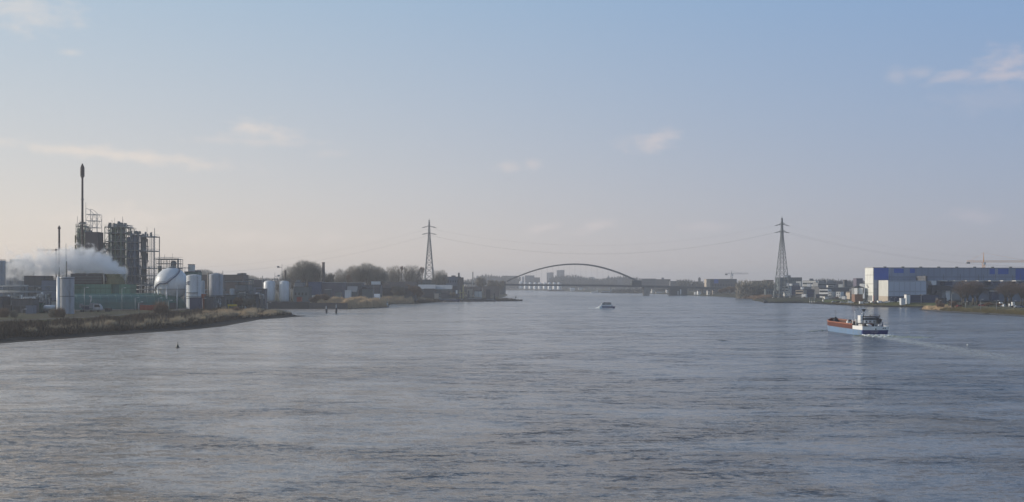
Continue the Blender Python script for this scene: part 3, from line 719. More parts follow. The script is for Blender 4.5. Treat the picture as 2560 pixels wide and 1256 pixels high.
def pipes(t, px0, px1, z0, z1, Y0, Y1, n, seed, ms, r=(.07, .20), k=4):
    rr = random.Random(seed); x0, x1 = X(px0, Y0), X(px1, Y0)
    for j in range(k):
        b = MB()
        for _ in range(n):
            x, y = rr.uniform(x0, x1), rr.uniform(Y0, Y1); ra = rr.uniform(*r); a = rr.uniform(z0, z1 - 4); c = min(z1, a + rr.uniform(5, (z1 - z0) * .7))
            x2 = min(x1, max(x0, x + rr.uniform(-6, 6))); b.path([(x, y, a), (x, y, c), (x2, y, c), (x2, y, c - rr.uniform(1, 4))], ra, 5)
            if rr.random() < .6: q = rr.uniform(a, c); b.box(x - .45, x + .45, y - .4, y + .4, q, q + rr.uniform(.5, 1.4))
        part(b, 'pipework', ms[j % len(ms)], t)
def clutter_top(t, px0, px1, z, Y, n, seed, m=m_steel_d, hmax=3.5):
    rr = random.Random(seed); b = MB()
    for _ in range(n):
        x = rr.uniform(X(px0, Y), X(px1, Y)); h = rr.uniform(1, hmax); k = rr.random()
        if k < .4: b.bar((x, Y + 2, z), (x, Y + 2, z + h), .09, 4); b.bar((x, Y + 2, z + h), (x + rr.uniform(-1.2, 1.2), Y + 2, z + h + .3), .1, 4)
        elif k < .7: b.frustum((x, Y + 3), .6, .6, z, z + h * .7, 8)
        else: b.box(x - .6, x + .6, Y + 1, Y + 3, z, z + h * .5)
    part(b, 'rooftop_fittings', m, t)

# ---- tall flare stack
Y = 690.0; x = X(206, Y)
t = thing('flare_stack', (x, Y, 4), 'very tall thin dark chimney with a swollen canister head, tallest thing on the left', 'flare stack')
part(MB().lathe((x, Y), [(.75, 3.5), (.72, 50), (.60, Z(445, Y))], 12), 'stack', m_rust, t)
part(MB().lathe((x, Y), [(.6, Z(446, Y)), (1.25, Z(440, Y)), (1.25, Z(420, Y)), (.75, Z(414, Y)), (.45, Z(412, Y)), (.42, Z(409.5, Y))], 14), 'head', m_rust, t)
part(MB().lathe((x, Y), [(1.3, Z(441, Y)), (1.5, Z(440.5, Y)), (1.5, Z(440, Y)), (1.25, Z(439.5, Y))], 14), 'collar', m_steel_d, t)
for zz in (500, 560, 590): part(MB().lathe((x, Y), [(.75, Z(zz, Y)), (1.0, Z(zz, Y)), (1.0, Z(zz - 2, Y)), (.7, Z(zz - 2, Y))], 12), 'ring', m_steel_d, t)
# ---- green column structure beside it
t = thing('process_structure', (X(200, 692), 692, 4), 'green grey column structure wrapped in ladders at the foot of the flare stack', 'process structure')
frame(t, 190, 211, 560, 692, 8, (566, 580, 597, 612, 628, 645, 665, 690), 2, m_steel_g, r=.2)
vessel(t, 196, .8, 10, Z(572, 694), 694, m_steel_g, 7); vessel(t, 203, 1.0, 10, Z(564, 695), 695, m_steel_d, 6); vessel(t, 209, .6, 10, Z(575, 696), 696, m_steel_g, 5)
pipes(t, 189, 212, 20, Z(566, 692), 691, 700, 7, 5, (m_steel_g, m_steel_d, m_steel, m_alu)); clutter_top(t, 192, 212, Z(560, 692), 692, 9, 3)
part(MB().bar((X(193.5, 692), 692, 40), (X(193.5, 692), 692, Z(541, 692)), .12, 4), 'lightning_rod', m_steel, t)
for k in range(6): b = MB(); z = 14 + k * 6; b.lathe((X(189, 691), 691), [(.55, z), (.55, z + 5)], 8, False); part(b, 'ladder_cage', m_olive, t)
# ---- clad tower with open frame on top
Y = 685.0
t = thing('clad_tower', (X(228, Y), Y, 4), 'dark purple brown clad tower with an open curved frame on its roof', 'tower')
part(MB().box(X(213, Y), X(245, Y), Y, Y + 9, 3.6, Z(581.5, Y)), 'cladding', m_clad, t)
part(MB().box(X(212.5, Y), X(245.5, Y), Y - .15, Y + 9.2, Z(581.5, Y), Z(580.4, Y)), 'roof_edge', m_gwd, t)
b = MB(); zb = Z(581, Y); z1, z2, z3, z4 = Z(569, Y), Z(552, Y), Z(536, Y), Z(521, Y)
xs = [X(p, Y) for p in (214, 230, 242.5)]
for yy in (Y + .4, Y + 8):
    b.bar((xs[0], yy, zb), (xs[0], yy, z4), .16); b.bar((xs[1], yy, zb), (xs[1], yy, z3), .16); b.bar((xs[2], yy, zb), (xs[2], yy, z3 - .4), .16)
    for z in (z1, z2, z3): b.bar((xs[0], yy, z), (xs[2], yy, z), .15)
    pts = [(xs[0], yy, z4)] + [(xs[0] + (xs[1] + 1 - xs[0]) * f, yy, z4 - (z4 - z3) * f ** 1.7) for f in np.linspace(.25, 1, 6)]
    b.path(pts, .13)
    for a, c, e, f in ((0, 1, z1, z2), (1, 2, z1, z2), (0, 1, z2, z3), (1, 2, z2, z3)): mx = (xs[a] + xs[c]) / 2; b.bar((xs[a], yy, e), (mx, yy, f), .08, 3); b.bar((xs[c], yy, e), (mx, yy, f), .08, 3)
for xx in xs:
    for z in (z1, z2, z3): b.bar((xx, Y + .4, z), (xx, Y + 8, z), .1)
part(b, 'roof_frame', m_steel_l, t)
part(MB().bar((xs[0], Y + .4, z4), (xs[0], Y + .4, Z(506, Y)), .1), 'lightning_rod', m_steel, t)
clutter_top(t, 214, 232, zb, Y, 10, 8, m_steel_d, 3)
# ---- small chimney, thin mast, lattice crane far behind
Y = 660.0; x = X(148, Y)
t = thing('chimney', (x, Y, 4), 'short dark red chimney with an arrow shaped cap left of the flare stack', 'chimney')
part(MB().lathe((x, Y), [(.62, 3.5), (.56, Z(572, Y))], 12), 'stack', m_rust, t)
part(MB().lathe((x, Y), [(.62, Z(573, Y)), (.95, Z(571.5, Y)), (.55, Z(567, Y)), (.05, Z(564, Y))], 12), 'cap', m_rust, t)
t = thing('vent_pipe', (X(140, Y), Y, 4), 'stubby dark vent pipe beside the arrow capped chimney, lost in steam', 'vent pipe')
part(MB().lathe((X(140.5, Y), Y), [(.42, 3.5), (.42, Z(627, Y))], 10), 'pipe', m_rust, t); part(MB().lathe((X(140.5, Y), Y), [(.42, Z(628, Y)), (.8, Z(626, Y)), (.5, Z(622.5, Y))], 10), 'cap', m_rust, t)
solo(MB().bar((X(165, 650), 650, 3.8), (X(165, 650), 650, Z(609, 650)), .18, 6, .12).box(X(165, 650) - .5, X(165, 650) + .5, 649.5, 650.5, 3.6, 4.3), 'lightning_mast', m_steel, 'thin grey mast sticking out of the steam right of the small chimney', 'mast')
def crane(name, px, pt, pj, pl, pr, Y, m, label, py_mast=None, base=None, cabm=m_white, w_=1.0, tie=True, deep=1.5):
    x = X(px, Y); g = G(x, Y) if base is None else base; zj = Z(pj, Y); zt = Z(pt, Y); t = thing(name, (x, Y, g), label, 'crane')
    b = MB()
    for sx in (-1, 1):
        for sy in (-1, 1): b.bar((x + sx * w_, Y + sy * w_, g - .3), (x + sx * w_, Y + sy * w_, zj), .14 * w_, 4)
    z = g; k = 0
    while z < zj - 2 * w_:
        s_ = 1 if k % 2 else -1
        for yy in (-1, 1): b.bar((x - s_ * w_, Y + yy * w_, z), (x + s_ * w_, Y + yy * w_, z + 2 * w_), .09 * w_, 3)
        for xx in (-1, 1): b.bar((x + xx * w_, Y - s_ * w_, z), (x + xx * w_, Y + s_ * w_, z + 2 * w_), .09 * w_, 3)
        z += 2 * w_; k += 1
    part(b, 'mast', m, t)
    part(MB().bar((x, Y, zj), (x, Y, zt), .5 * w_, 4, .15 * w_), 'apex', m, t)
    def jib(xa, xb, nm):
        b = MB(); n = max(4, int(abs(xb - xa) / (2.2 * w_)))
        for i in range(n):
            a, c = xa + (xb - xa) * i / n, xa + (xb - xa) * (i + 1) / n; hh = deep * w_
            for yy in (-.6, .6): b.bar((a, Y + yy * w_, zj), (c, Y + yy * w_, zj), .13 * w_, 3); b.bar((a, Y + yy * w_, zj), ((a + c) / 2, Y, zj + hh), .08 * w_, 3); b.bar(((a + c) / 2, Y, zj + hh), (c, Y + yy * w_, zj), .08 * w_, 3)
            b.bar((a, Y, zj + hh), (c, Y, zj + hh), .12 * w_, 3)
        part(b, nm, m, t)
    jib(x, X(pr, Y), 'jib'); jib(x, X(pl, Y), 'counter_jib')
    xl = X(pl, Y); part(MB().box(min(xl, xl + 3 * w_) - .3, max(xl, xl + 3 * w_), Y - .9 * w_, Y + .9 * w_, zj - 1.6 * w_, zj + .3), 'counterweight', m_conc, t)
    if tie: part(MB().bar((x, Y, zt), (x + (X(pr, Y) - x) * .62, Y, zj + 1), .06, 3).bar((x, Y, zt), (xl + 2, Y, zj + .5), .06, 3), 'tie_rod', m, t)
    part(MB().box(x - .2, x + 1.8 * w_, Y - 1.6 * w_, Y - .4, zj - 2.4 * w_, zj - .2), 'cab', cabm, t)
    return t
crane('tower_crane', 190, 612, 627, 215, 92, 1500, m_steel, 'faint distant tower crane whose long level jib crosses behind the small chimney', w_=1.2)
crane('tower_crane', 1829, 677, 685.5, 1813, 1871, 2100, m_steel, 'faint grey tower crane above the trees right of the arch bridge', w_=1.4)
crane('tower_crane', 2459, 632, 656, 2417, 2640, 1150, m_orange, 'orange tower crane rising behind the long blue hall', w_=1.0, deep=1.7)

# ---- main process units
m_st1 = mat('blue_grey_steel', (.16, .20, .235), .6, .2, .25, .5, .5)
Y = 700.0
t = thing('process_structure', (X(290, Y), Y, 4), 'tall dense tangle of columns, pipes and steel floors, tallest process block', 'process structure', 'open steel process blocks')
frame(t, 262, 316, 567, Y, 14, (568, 583, 604, 624, 643, 663, 684, 706), 4, m_steel_g, r=.26)
for i, (p, r, top) in enumerate(((273, .7, 582), (281, 1.0, 570), (289, 1.5, 561), (297, 1.0, 555.5), (303, 1.5, 559), (311, .8, 566))): vessel(t, p, r, 8, Z(top, Y + 5), Y + 4 + (i % 3) * 3, (m_steel_d, m_st1, m_steel_d)[i % 3], 6)
pipes(t, 266, 316, 12, Z(562, Y), Y + 1, Y + 13, 12, 21, (m_steel_d, m_st1, m_steel, m_alu, m_steel_g), k=4); clutter_top(t, 268, 314, Z(567, Y), Y, 20, 4, m_steel_d, 5.5)
part(MB().bar((X(301, Y), Y + 4, Z(556, Y)), (X(301, Y), Y + 4, Z(541, Y)), .12, 4), 'lightning_rod', m_steel, t)
t = thing('process_structure', (X(333, Y), Y, 4), 'blue grey lattice block full of pipes between the tallest block and the open gantry', 'process structure', 'open steel process blocks')
frame(t, 317, 348, 585, Y + 1, 13, (588, 606, 626, 646, 668, 690, 710), 3, m_st1, r=.22)
for i, (p, r, top) in enumerate(((322, 1.0, 594), (329, .8, 585), (337, 1.2, 590), (344, .8, 584))): vessel(t, p, r, 8, Z(top, Y + 5), Y + 4 + (i % 2) * 4, (m_gwb, m_st1)[i % 2], 5)
pipes(t, 317, 350, 10, Z(588, Y), Y + 1, Y + 13, 9, 22, (m_gwb, m_st1, m_steel_d, m_alu, m_steel), k=4); clutter_top(t, 317, 348, Z(585, Y), Y, 14, 5, m_steel_d, 4)
t = thing('process_structure', (X(368, Y), Y, 4), 'open steel gantry with wide empty bays at the right end of the process block', 'process structure', 'open steel process blocks')
frame(t, 352, 386, 590, Y + 2, 10, (592, 628, 671, 690, 712), 1, m_steel, r=.3, brace=False, ny=1)
for p in (375, 379, 383, 386.5): part(MB().bar((X(p, Y + 2), Y + 2, 3.7), (X(p, Y + 2), Y + 2, Z(571 if p > 386 else 592, Y)), .22), 'post', m_steel_l, t)
b = MB()
for k, (za, zc) in enumerate(((592, 628), (628, 671), (671, 712))):
    for q in range(5): a = Z(za + (zc - za) * q / 5, Y); c = Z(za + (zc - za) * (q + 1) / 5, Y); b.bar((X(379, Y), Y + 2, a), (X(386.5, Y), Y + 2, c), .1, 3)
part(b, 'lattice', m_steel_l, t)
vessel(t, 358, .9, 10, Z(586, Y), Y + 5, m_steel_d, 4); vessel(t, 364, .6, 20, Z(580, Y), Y + 6, m_steel, 2)
for p in (364, 371, 374): part(MB().bar((X(p, Y), Y + 4, Z(592, Y)), (X(p, Y), Y + 4, Z(584 - (p - 364) * .4, Y)), .35, 6), 'vent', m_steel_d, t)
part(MB().bar((X(361, Y), Y + 5, Z(592, Y)), (X(361, Y), Y + 5, Z(566, Y)), .1, 4), 'lightning_rod', m_steel, t)
pipes(t, 352, 364, 8, Z(596, Y), Y + 2, Y + 11, 7, 23, (m_steel_d, m_steel), k=3)
for p in (592, 628, 671): part(MB().box(X(352, Y), X(386, Y), Y + 1.8, Y + 2.6, Z(p + 1.4, Y), Z(p - .6, Y)), 'girder', m_steel_d, t)
t = thing('process_structure', (X(255, Y), Y, 4), 'lower pipe filled frame between the dark clad tower and the tallest block', 'process structure', 'open steel process blocks')
frame(t, 246, 261, 607, Y - 4, 10, (608, 626, 644, 664, 690), 2, m_steel, r=.18)
pipes(t, 247, 262, 8, Z(609, Y), Y - 3, Y + 5, 9, 24, (m_steel_l, m_steel_d, m_steel), k=4); vessel(t, 253, 1.2, 8, Z(618, Y), Y, m_alu, 4)
# ---- lower unit behind the sphere
Y = 672.0
t = thing('process_structure', (X(418, Y), Y, 4), 'low square steel frame standing behind the top of the white sphere', 'process structure')
frame(t, 390, 446, 648, Y, 9, (649, 660, 671, 690, 712), 4, m_steel, r=.16, brace=False)
b = MB().bar((X(446, Y), Y - .3, 3.6), (X(446, Y), Y - .3, Z(648, Y)), .42); b.box(X(386, Y), X(447, Y), Y - .4, Y + .2, Z(649, Y), Z(647, Y)); part(b, 'portal', m_steel_d, t)
vessel(t, 434, 1.6, 8, Z(655, Y), Y + 3, m_steel_d, 2); vessel(t, 399, 1.3, 8, Z(667, Y), Y + 3, m_steel_d, 2)
for p in (409, 429): part(MB().bar((X(p, Y), Y + 2, Z(648, Y)), (X(p, Y), Y + 2, Z(634 if p > 420 else 636, Y)), .09, 4), 'lightning_rod', m_steel, t)
part(MB().box(X(394, Y), X(432, Y), Y + 1, Y + 1.4, Z(644.6, Y), Z(643.8, Y)), 'pipe', m_steel_l, t)
pipes(t, 390, 446, 8, Z(672, Y), Y, Y + 8, 9, 25, (m_steel_d, m_steel, m_rust), k=3)
b = MB(); b.box(X(446, Y), X(472, Y), Y + 1, Y + 3, Z(671, Y), Z(669.5, Y))
for p in (452, 460, 469): b.bar((X(p, Y), Y + 2, 4), (X(p, Y), Y + 2, Z(667 if p < 465 else 664, Y)), .12)
part(b, 'walkway', m_steel_d, t)

# ---- storage sphere
Y = 640.0; xs_, zs_, rs_ = X(429, Y), Z(710.5, Y), 41.2 / F * Y
t = thing('storage_sphere', (xs_, Y, 4), 'big white spherical gas tank with a staircase curling over it', 'tank')
n1, n2 = 40, 24
part(MB().lathe((xs_, Y), [(max(.02, rs_ * math.cos(a)), zs_ + rs_ * math.sin(a)) for a in np.linspace(-PI / 2, PI / 2, n2)], n1), 'sphere', m_white, t)
for k in range(10):
    a = 2 * PI * (k + .5) / 10; px_, py_ = xs_ + rs_ * .97 * math.cos(a), Y + rs_ * .97 * math.sin(a)
    part(MB().bar((px_, py_, 3.7), (px_, py_, zs_ - rs_ * .05), .38, 8), 'leg', m_white, t)
b = MB()
for k in range(10):
    a, c = 2 * PI * (k + .5) / 10, 2 * PI * (k + 1.5) / 10; p = lambda q, z: (xs_ + rs_ * .97 * math.cos(q), Y + rs_ * .97 * math.sin(q), z)
    b.bar(p(a, 4.5), p(c, 10), .09, 4); b.bar(p(c, 4.5), p(a, 10), .09, 4)
part(b, 'bracing', m_steel_l, t)
path = []
for (a, c) in ((447, 672.5), (452, 678), (452.5, 684), (449, 691), (443, 697), (436, 703), (429, 708), (421, 709.5), (413, 708.5), (405, 713), (398, 720), (391, 727)):
    u, v = (a - 429) / 41.2, (710.5 - c) / 41.2; d = max(.05, 1 - u * u - v * v); path.append((xs_ + u * rs_ * 1.05, Y - math.sqrt(d) * rs_ * 1.05, zs_ + v * rs_ * 1.05))
b = MB()
for a, c in zip(path[:-1], path[1:]):
    v_ = Vector(c) - Vector(a); b.bar(a, c, .42, 4); b.bar((a[0], a[1], a[2] + 1.1), (c[0], c[1], c[2] + 1.1), .07, 4); b.bar(a, (a[0], a[1], a[2] + 1.1), .06, 4)
    for f in (.33, .66): m__ = Vector(a) + v_ * f; b.bar(m__, m__ + Vector((0, 0, 1.1)), .05, 4)
part(b, 'staircase', m_gwb, t)
part(MB().box(X(424, Y), X(433, Y), Y - rs_ - 1.0, Y - rs_ + .6, Z(709.5, Y), Z(708.5, Y)), 'landing', m_gwd, t)
part(MB().lathe((xs_, Y), [(2.6, zs_ + rs_ - .4), (2.6, zs_ + rs_ + .3), (.6, zs_ + rs_ + .35), (.6, zs_ + rs_ + 1.6), (.1, zs_ + rs_ + 1.7)], 12), 'top_platform', m_steel, t)
b = MB()
for k in range(12): a = 2 * PI * k / 12; c = 2 * PI * (k + 1) / 12; zz = zs_ + rs_ + .3; b.bar((xs_ + 2.6 * math.cos(a), Y + 2.6 * math.sin(a), zz), (xs_ + 2.6 * math.cos(a), Y + 2.6 * math.sin(a), zz + 1.1), .05, 3); b.bar((xs_ + 2.6 * math.cos(a), Y + 2.6 * math.sin(a), zz + 1.1), (xs_ + 2.6 * math.cos(c), Y + 2.6 * math.sin(c), zz + 1.1), .05, 3)
part(b, 'railing', m_steel, t)
b = MB(); b.lathe((xs_, Y), [(rs_ * .965, zs_ - rs_ * .32), (rs_ * 1.02, zs_ - rs_ * .32), (rs_ * 1.02, zs_ - rs_ * .30), (rs_ * .965, zs_ - rs_ * .30)], 36); part(b, 'sprinkler_ring', m_gw, t)
# ---- other tanks
t = cyl_tank('storage_tank', 484.5, 4.15, Z(686.5, 628), 628, 'white domed tank close against the right side of the sphere', roof='dome', bands=(.30, .36), m=m_white)
for (a, c, e, f, mm) in ((474, 480, 704, 712, m_gwb), (468, 472, 706, 713, m_gwb)):
    xx = X((a + c) / 2, 628); xo = xx - X(484.5, 628); yy = 628 - math.sqrt(4.15 ** 2 - xo ** 2)
    q = MB(); w2, h2 = (c - a) / 2 * 628 / F, (f - e) * 628 / F; zc = Z((e + f) / 2, 628)
    for (dx, dz, ww, hh) in (((-w2, 0, .22, h2), (w2, 0, .22, h2), (0, h2 / 2, w2 * 2, .22), (0, -h2 / 2, w2 * 2, .22)) if a == 474 else ((0, .6, w2 * 2, .3), (0, 0, w2 * 2, .3), (0, -.6, w2 * 2, .3))): q.box(xx + dx - ww / 2, xx + dx + ww / 2, yy - .25, yy + .3, zc + dz - hh / 2, zc + dz + hh / 2)
    part(q, 'tank_marking', mm, t)
part(MB().box(X(472, 628), X(500, 628), 623.2, 624.0, Z(733, 628), Z(731.5, 628)), 'walkway', m_steel_d, t)
cyl_tank('vertical_tank', 507, 1.1, Z(702, 640), 640, 'small white vertical vessel right of the domed tank', roof='dome', bands=(.5,), m=m_white, rail=False)
t = cyl_tank('silo', 540, 17.6 / F * 652, Z(683, 652), 652, 'pale grey silo with a cone roof, sunlit down its left edge', m=m_alu, bands=(.35,))
part(MB().bar((X(520, 650), 650, 3.8), (X(520, 650), 650, Z(684, 650)), .35, 8), 'standpipe', m_tan, t)
for p in (557, 561): part(MB().bar((X(p, 653), 653, 3.8), (X(p, 653), 653, Z(677 if p == 557 else 690, 653)), .14, 4), 'mast', m_steel, t)
# twin tanks by the inlet
for i, (p, lab) in enumerate(((673.5, 'left one of two tall white round shouldered tanks by the inlet quay'), (710.5, 'right one of two tall white round shouldered tanks by the inlet quay'))):
    Yt = 828.0; r = (14.2 if i == 0 else 12.4) / F * Yt; zt = Z(702, Yt); xx = X(p, Yt)
    t = thing('storage_tank', (xx, Yt, 4), lab, 'tank', 'twin tanks by the inlet quay')
    part(MB().lathe((xx, Yt), [(.1, 4.9), (r * .8, 5.0), (r, 6.4), (r, zt - 1.6), (r * .8, zt - .3), (r * .3, zt), (.05, zt)], 28), 'shell', m_white, t)
    for k in range(4): a = PI / 4 + k * PI / 2; part(MB().bar((xx + r * .7 * math.cos(a), Yt + r * .7 * math.sin(a), 3.6), (xx + r * .7 * math.cos(a), Yt + r * .7 * math.sin(a), 5.4), .3, 6), 'leg', m_steel, t)
    b = MB(); lx = xx + r + .3
    for dx in (0, .5): b.bar((lx + dx, Yt - 1, 4), (lx + dx, Yt - 1, zt + .6), .07)
    for k in range(18): b.bar((lx, Yt - 1, 4 + k * .9), (lx + .5, Yt - 1, 4 + k * .9), .04)
    part(b, 'ladder', m_steel, t)
b = MB(); Yt = 828.0; b.box(X(659, Yt), X(726, Yt), Yt - 1.2, Yt + 1.2, Z(700, Yt), Z(699, Yt))
for p in range(656, 727, 5): b.bar((X(p + 3, Yt), Yt - 1.2, Z(699, Yt)), (X(p + 3, Yt), Yt - 1.2, Z(695.5, Yt)), .06, 4)
for zz in (697.2, 695.5): b.bar((X(659, Yt), Yt - 1.2, Z(zz, Yt)), (X(726, Yt), Yt - 1.2, Z(zz, Yt)), .07, 4)
for p in (656, 692, 725): b.bar((X(p, Yt), Yt + .5, 3.8), (X(p, Yt), Yt + .5, Z(699 if p > 660 else 690, Yt)), .25, 6)
solo(b, 'walkway_bridge', m_steel_d, 'dark steel walkway running across the tops of the twin white tanks', 'walkway')
for (p, py, arm, lab) in ((705, 660, -9, 'thin jib mast with an arm to the left above the twin tanks'), (687, 682, 10, 'thin jib mast with an arm to the right between the twin tanks')):
    Yt = 832.0; xx = X(p, Yt); t = thing('jib_mast', (xx, Yt, 4), lab, 'mast')
    part(MB().bar((xx, Yt, 3.8), (xx, Yt, Z(py, Yt)), .28, 6, .12), 'mast', m_steel, t); za = Z(py + 9, Yt)
    part(MB().bar((xx, Yt, za), (X(p + arm, Yt), Yt, za), .16, 4).box(X(p + arm, Yt) - .9, X(p + arm, Yt) + .6, Yt - .5, Yt + .5, za - .3, za + 1.0), 'arm', m_steel, t)

# ---- the round silo in front, with its masts
Y = 522.0; r = 17.6 / F * Y
t = cyl_tank('silo', 167, r, Z(691, Y), Y, 'tall grey silo with a dark girdle and two poles on top, nearest the river', roof='flat', bands=(.46, .93), m=m_alu)
xx = X(150, Y); part(MB().lathe((xx, Y - 1.5), [(.95, 3.5), (.95, Z(694, Y)), (.3, Z(692.5, Y))], 14), 'sunlit_strip', m_whitec, t)  # added white cylinder standing for the sunlit strip down the silo's left edge
for (p, py, r_) in ((148.5, 669, .13), (166.5, 654, .24)): part(MB().bar((X(p, Y), Y, Z(694, Y)), (X(p, Y), Y, Z(py, Y)), r_, 6), 'roof_pole', m_steel_d, t)
b = MB(); b.path([(X(171 + 9 * math.sin(a), Y), Y, Z(684 - 10 * math.cos(a), Y)) for a in np.linspace(0, 1.6, 6)], .08, 4); part(b, 'davit', m_steel, t)

# ---- green barrel hangar, receding to the right
t = thing('green_warehouse', (X(327, 620), 620, 4), 'long dark green barrel roofed warehouse with a rounded right end', 'warehouse')
A0, A1 = Vector((X(183, 604), 604)), Vector((X(473, 636), 636)); dv = (A1 - A0); LN = dv.length; dv.normalize(); nv = Vector((-dv.y, dv.x))
HT = Z(735, 618) - 4; prof = [(0, 0), (0, HT * .45)] + [(7 - 7 * math.cos(a), HT * .45 + HT * .55 * math.sin(a)) for a in np.linspace(.12, PI - .12, 12)] + [(14, HT * .45), (14, 0)]
st = [(0, 1)] + [(LN - 9 + 9 * math.sin(a), max(.03, math.cos(a))) for a in np.linspace(0, PI / 2, 8)]
vs_, fs = [], []; npf = len(prof)
for s_, k in st:
    for (v, z) in prof:
        kk = .45 + .55 * k; vv = 7 + (v - 7) * kk; p = A0 + dv * s_ + nv * vv; vs_.append((p.x, p.y, 3.7 + z * k))
for i in range(len(st) - 1):
    for j in range(npf - 1): a = i * npf + j; fs.append((a, a + npf, a + npf + 1, a + 1))
fs.append(tuple(range(npf))[::-1]); fs.append(tuple(range(len(vs_) - npf, len(vs_))))
b = MB(); b.add(vs_, fs); part(b, 'shell', m_green, t)
b = MB()
p, q = A0 - nv * .12, A0 + dv * (LN - 9) - nv * .12; b.bar((p.x, p.y, 3.7 + HT * .98), (q.x, q.y, 3.7 + HT * .98), .001)
for k in range(13):
    s_ = 2 + k * (LN - 13) / 12; pts = []
    for (v, z) in prof[1:9]: c = A0 + dv * s_ + nv * (v - .08); pts.append((c.x, c.y, 3.75 + z))
    b.path(pts, .09, 3)
part(b, 'ribs', m_green3, t)
pr = [A0 + dv * 0 + nv * 6.0, A0 + dv * (LN - 8) + nv * 6.0]; part(MB().bar((pr[0].x, pr[0].y, 3.75 + HT), (pr[1].x, pr[1].y, 3.75 + HT), .32, 4), 'ridge_cap', m_green3, t)
for k, s_ in enumerate((10, 34, 52)):
    c = A0 + dv * s_ - nv * .1; c2 = A0 + dv * (s_ + 3.6) + nv * .1; part(MB().prism_z([(c.x, c.y), (c2.x, (A0 + dv * (s_ + 3.6) - nv * .1).y), (c2.x, c2.y), (c.x, (A0 + dv * s_ + nv * .1).y)], 4, 7.6), 'door', m_gwd, t)
# ---- upper green block with cooling cells
Y = 650.0; g = 4
t = thing('cooling_tower', (X(250, Y), Y, g), 'green based cooling tower with dark slatted sides and a round fan casing, steaming', 'cooling tower')
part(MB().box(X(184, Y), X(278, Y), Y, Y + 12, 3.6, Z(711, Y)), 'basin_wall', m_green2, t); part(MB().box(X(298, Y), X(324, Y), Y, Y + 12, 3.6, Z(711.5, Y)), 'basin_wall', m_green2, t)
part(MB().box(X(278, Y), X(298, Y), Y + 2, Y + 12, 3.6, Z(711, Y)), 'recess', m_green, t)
part(MB().box(X(176, Y), X(253, Y), Y + .6, Y + 12, Z(711, Y), Z(686, Y)), 'slatted_casing', m_wood, t)
b = MB()
for k in range(6): z = Z(708 - k * 4, Y); b.box(X(176, Y) - .1, X(253, Y), Y + .35, Y + .6, z, z + .3)
part(b, 'slats', m_steel_d, t); part(MB().box(X(174, Y), X(254, Y), Y + .2, Y + 12.3, Z(686, Y), Z(684.6, Y)), 'deck', m_gwd, t)
cx = X(279, Y); part(MB().lathe((cx, Y + 6.2), [(5.6, Z(711, Y)), (5.0, Z(700, Y)), (5.3, Z(692, Y)), (6.05, Z(685.5, Y)), (5.9, Z(685.4, Y)), (5.1, Z(692, Y))], 32), 'fan_casing', m_olive, t)
b = MB(); b.bar((X(259, Y), Y + 1, Z(711, Y)), (X(257, Y), Y + 1, Z(686, Y)), .5, 8); part(b, 'riser_pipe', m_tan, t)
part(MB().box(X(188, Y), X(210, Y), Y - 2, Y + 12, Z(714, Y), Z(712, Y)), 'gutter', m_green3, t)
cx2 = X(215, Y)
for xx in (X(196, Y), X(232, Y)): part(MB().lathe((xx, Y + 6.2), [(4.2, Z(684.6, Y)), (4.4, Z(683.4, Y)), (4.2, Z(683.4, Y)), (3.9, Z(684.5, Y))], 24), 'fan_ring', m_olive, t)

# ---- steam drifting left from the cells
def steam():
    m = bpy.data.materials.new('steam'); m.use_nodes = True; t_ = m.node_tree; n = t_.nodes; l = t_.links; n.clear()
    o = n.new('ShaderNodeOutputMaterial'); v = n.new('ShaderNodeVolumePrincipled'); v.inputs['Color'].default_value = (1, 1, 1, 1); v.inputs['Anisotropy'].default_value = .2
    l.new(v.outputs[0], o.inputs['Volume'])
    tcn = n.new('ShaderNodeTexCoord'); s = n.new('ShaderNodeSeparateXYZ'); l.new(tcn.outputs['Object'], s.inputs[0])
    def M(op, a, b=None, clamp=False):
        k = n.new('ShaderNodeMath'); k.operation = op; k.use_clamp = clamp
        for i, q in enumerate((a, b)):
            if q is None: continue
            if isinstance(q, (int, float)): k.inputs[i].default_value = q
            else: l.new(q, k.inputs[i])
        return k.outputs[0]
    nz_ = n.new('ShaderNodeTexNoise'); nz_.inputs['Scale'].default_value = .26; nz_.inputs['Detail'].default_value = 6; nz_.inputs['Roughness'].default_value = .6; l.new(tcn.outputs['Object'], nz_.inputs['Vector'])
    # local x runs from 0 at the right hand cell to -66 downwind; the plume climbs, spreads, then sinks as it thins
    f = M('DIVIDE', s.outputs[0], -66.0, True)
    cz = n.new('ShaderNodeValToRGB'); l.new(f, cz.inputs[0]); e = cz.color_ramp.elements
    for i, (p, c) in enumerate(STEAM_C):
        if i > 1: e.new(p)
        e[i].position = p; e[i].color = (c, c, c, 1)
    hw = n.new('ShaderNodeValToRGB'); l.new(f, hw.inputs[0]); e = hw.color_ramp.elements
    for i, (p, c) in enumerate(STEAM_W):
        if i > 1: e.new(p)
        e[i].position = p; e[i].color = (c, c, c, 1)
    dz = M('DIVIDE', M('SUBTRACT', s.outputs[2], M('MULTIPLY', cz.outputs[0], 20.0)), M('MULTIPLY', hw.outputs[0], 20.0))
    dy = M('DIVIDE', s.outputs[1], 6.0)
    rr_ = M('SQRT', M('ADD', M('MULTIPLY', dz, dz), M('MULTIPLY', dy, dy)))
    d = M('SUBTRACT', M('ADD', M('SUBTRACT', 1.0, rr_), M('MULTIPLY', M('SUBTRACT', nz_.outputs[0], .5), M('ADD', 2.2, M('MULTIPLY', f, 2.6)))), 0.0, True)
    thin = n.new('ShaderNodeMapRange'); l.new(f, thin.inputs[0]); thin.inputs[1].default_value = .25; thin.inputs[2].default_value = 1.0; thin.inputs[3].default_value = 1.0; thin.inputs[4].default_value = .22
    l.new(M('MULTIPLY', M('MULTIPLY', d, thin.outputs[0]), STEAM_D), v.inputs['Density'])
    return m
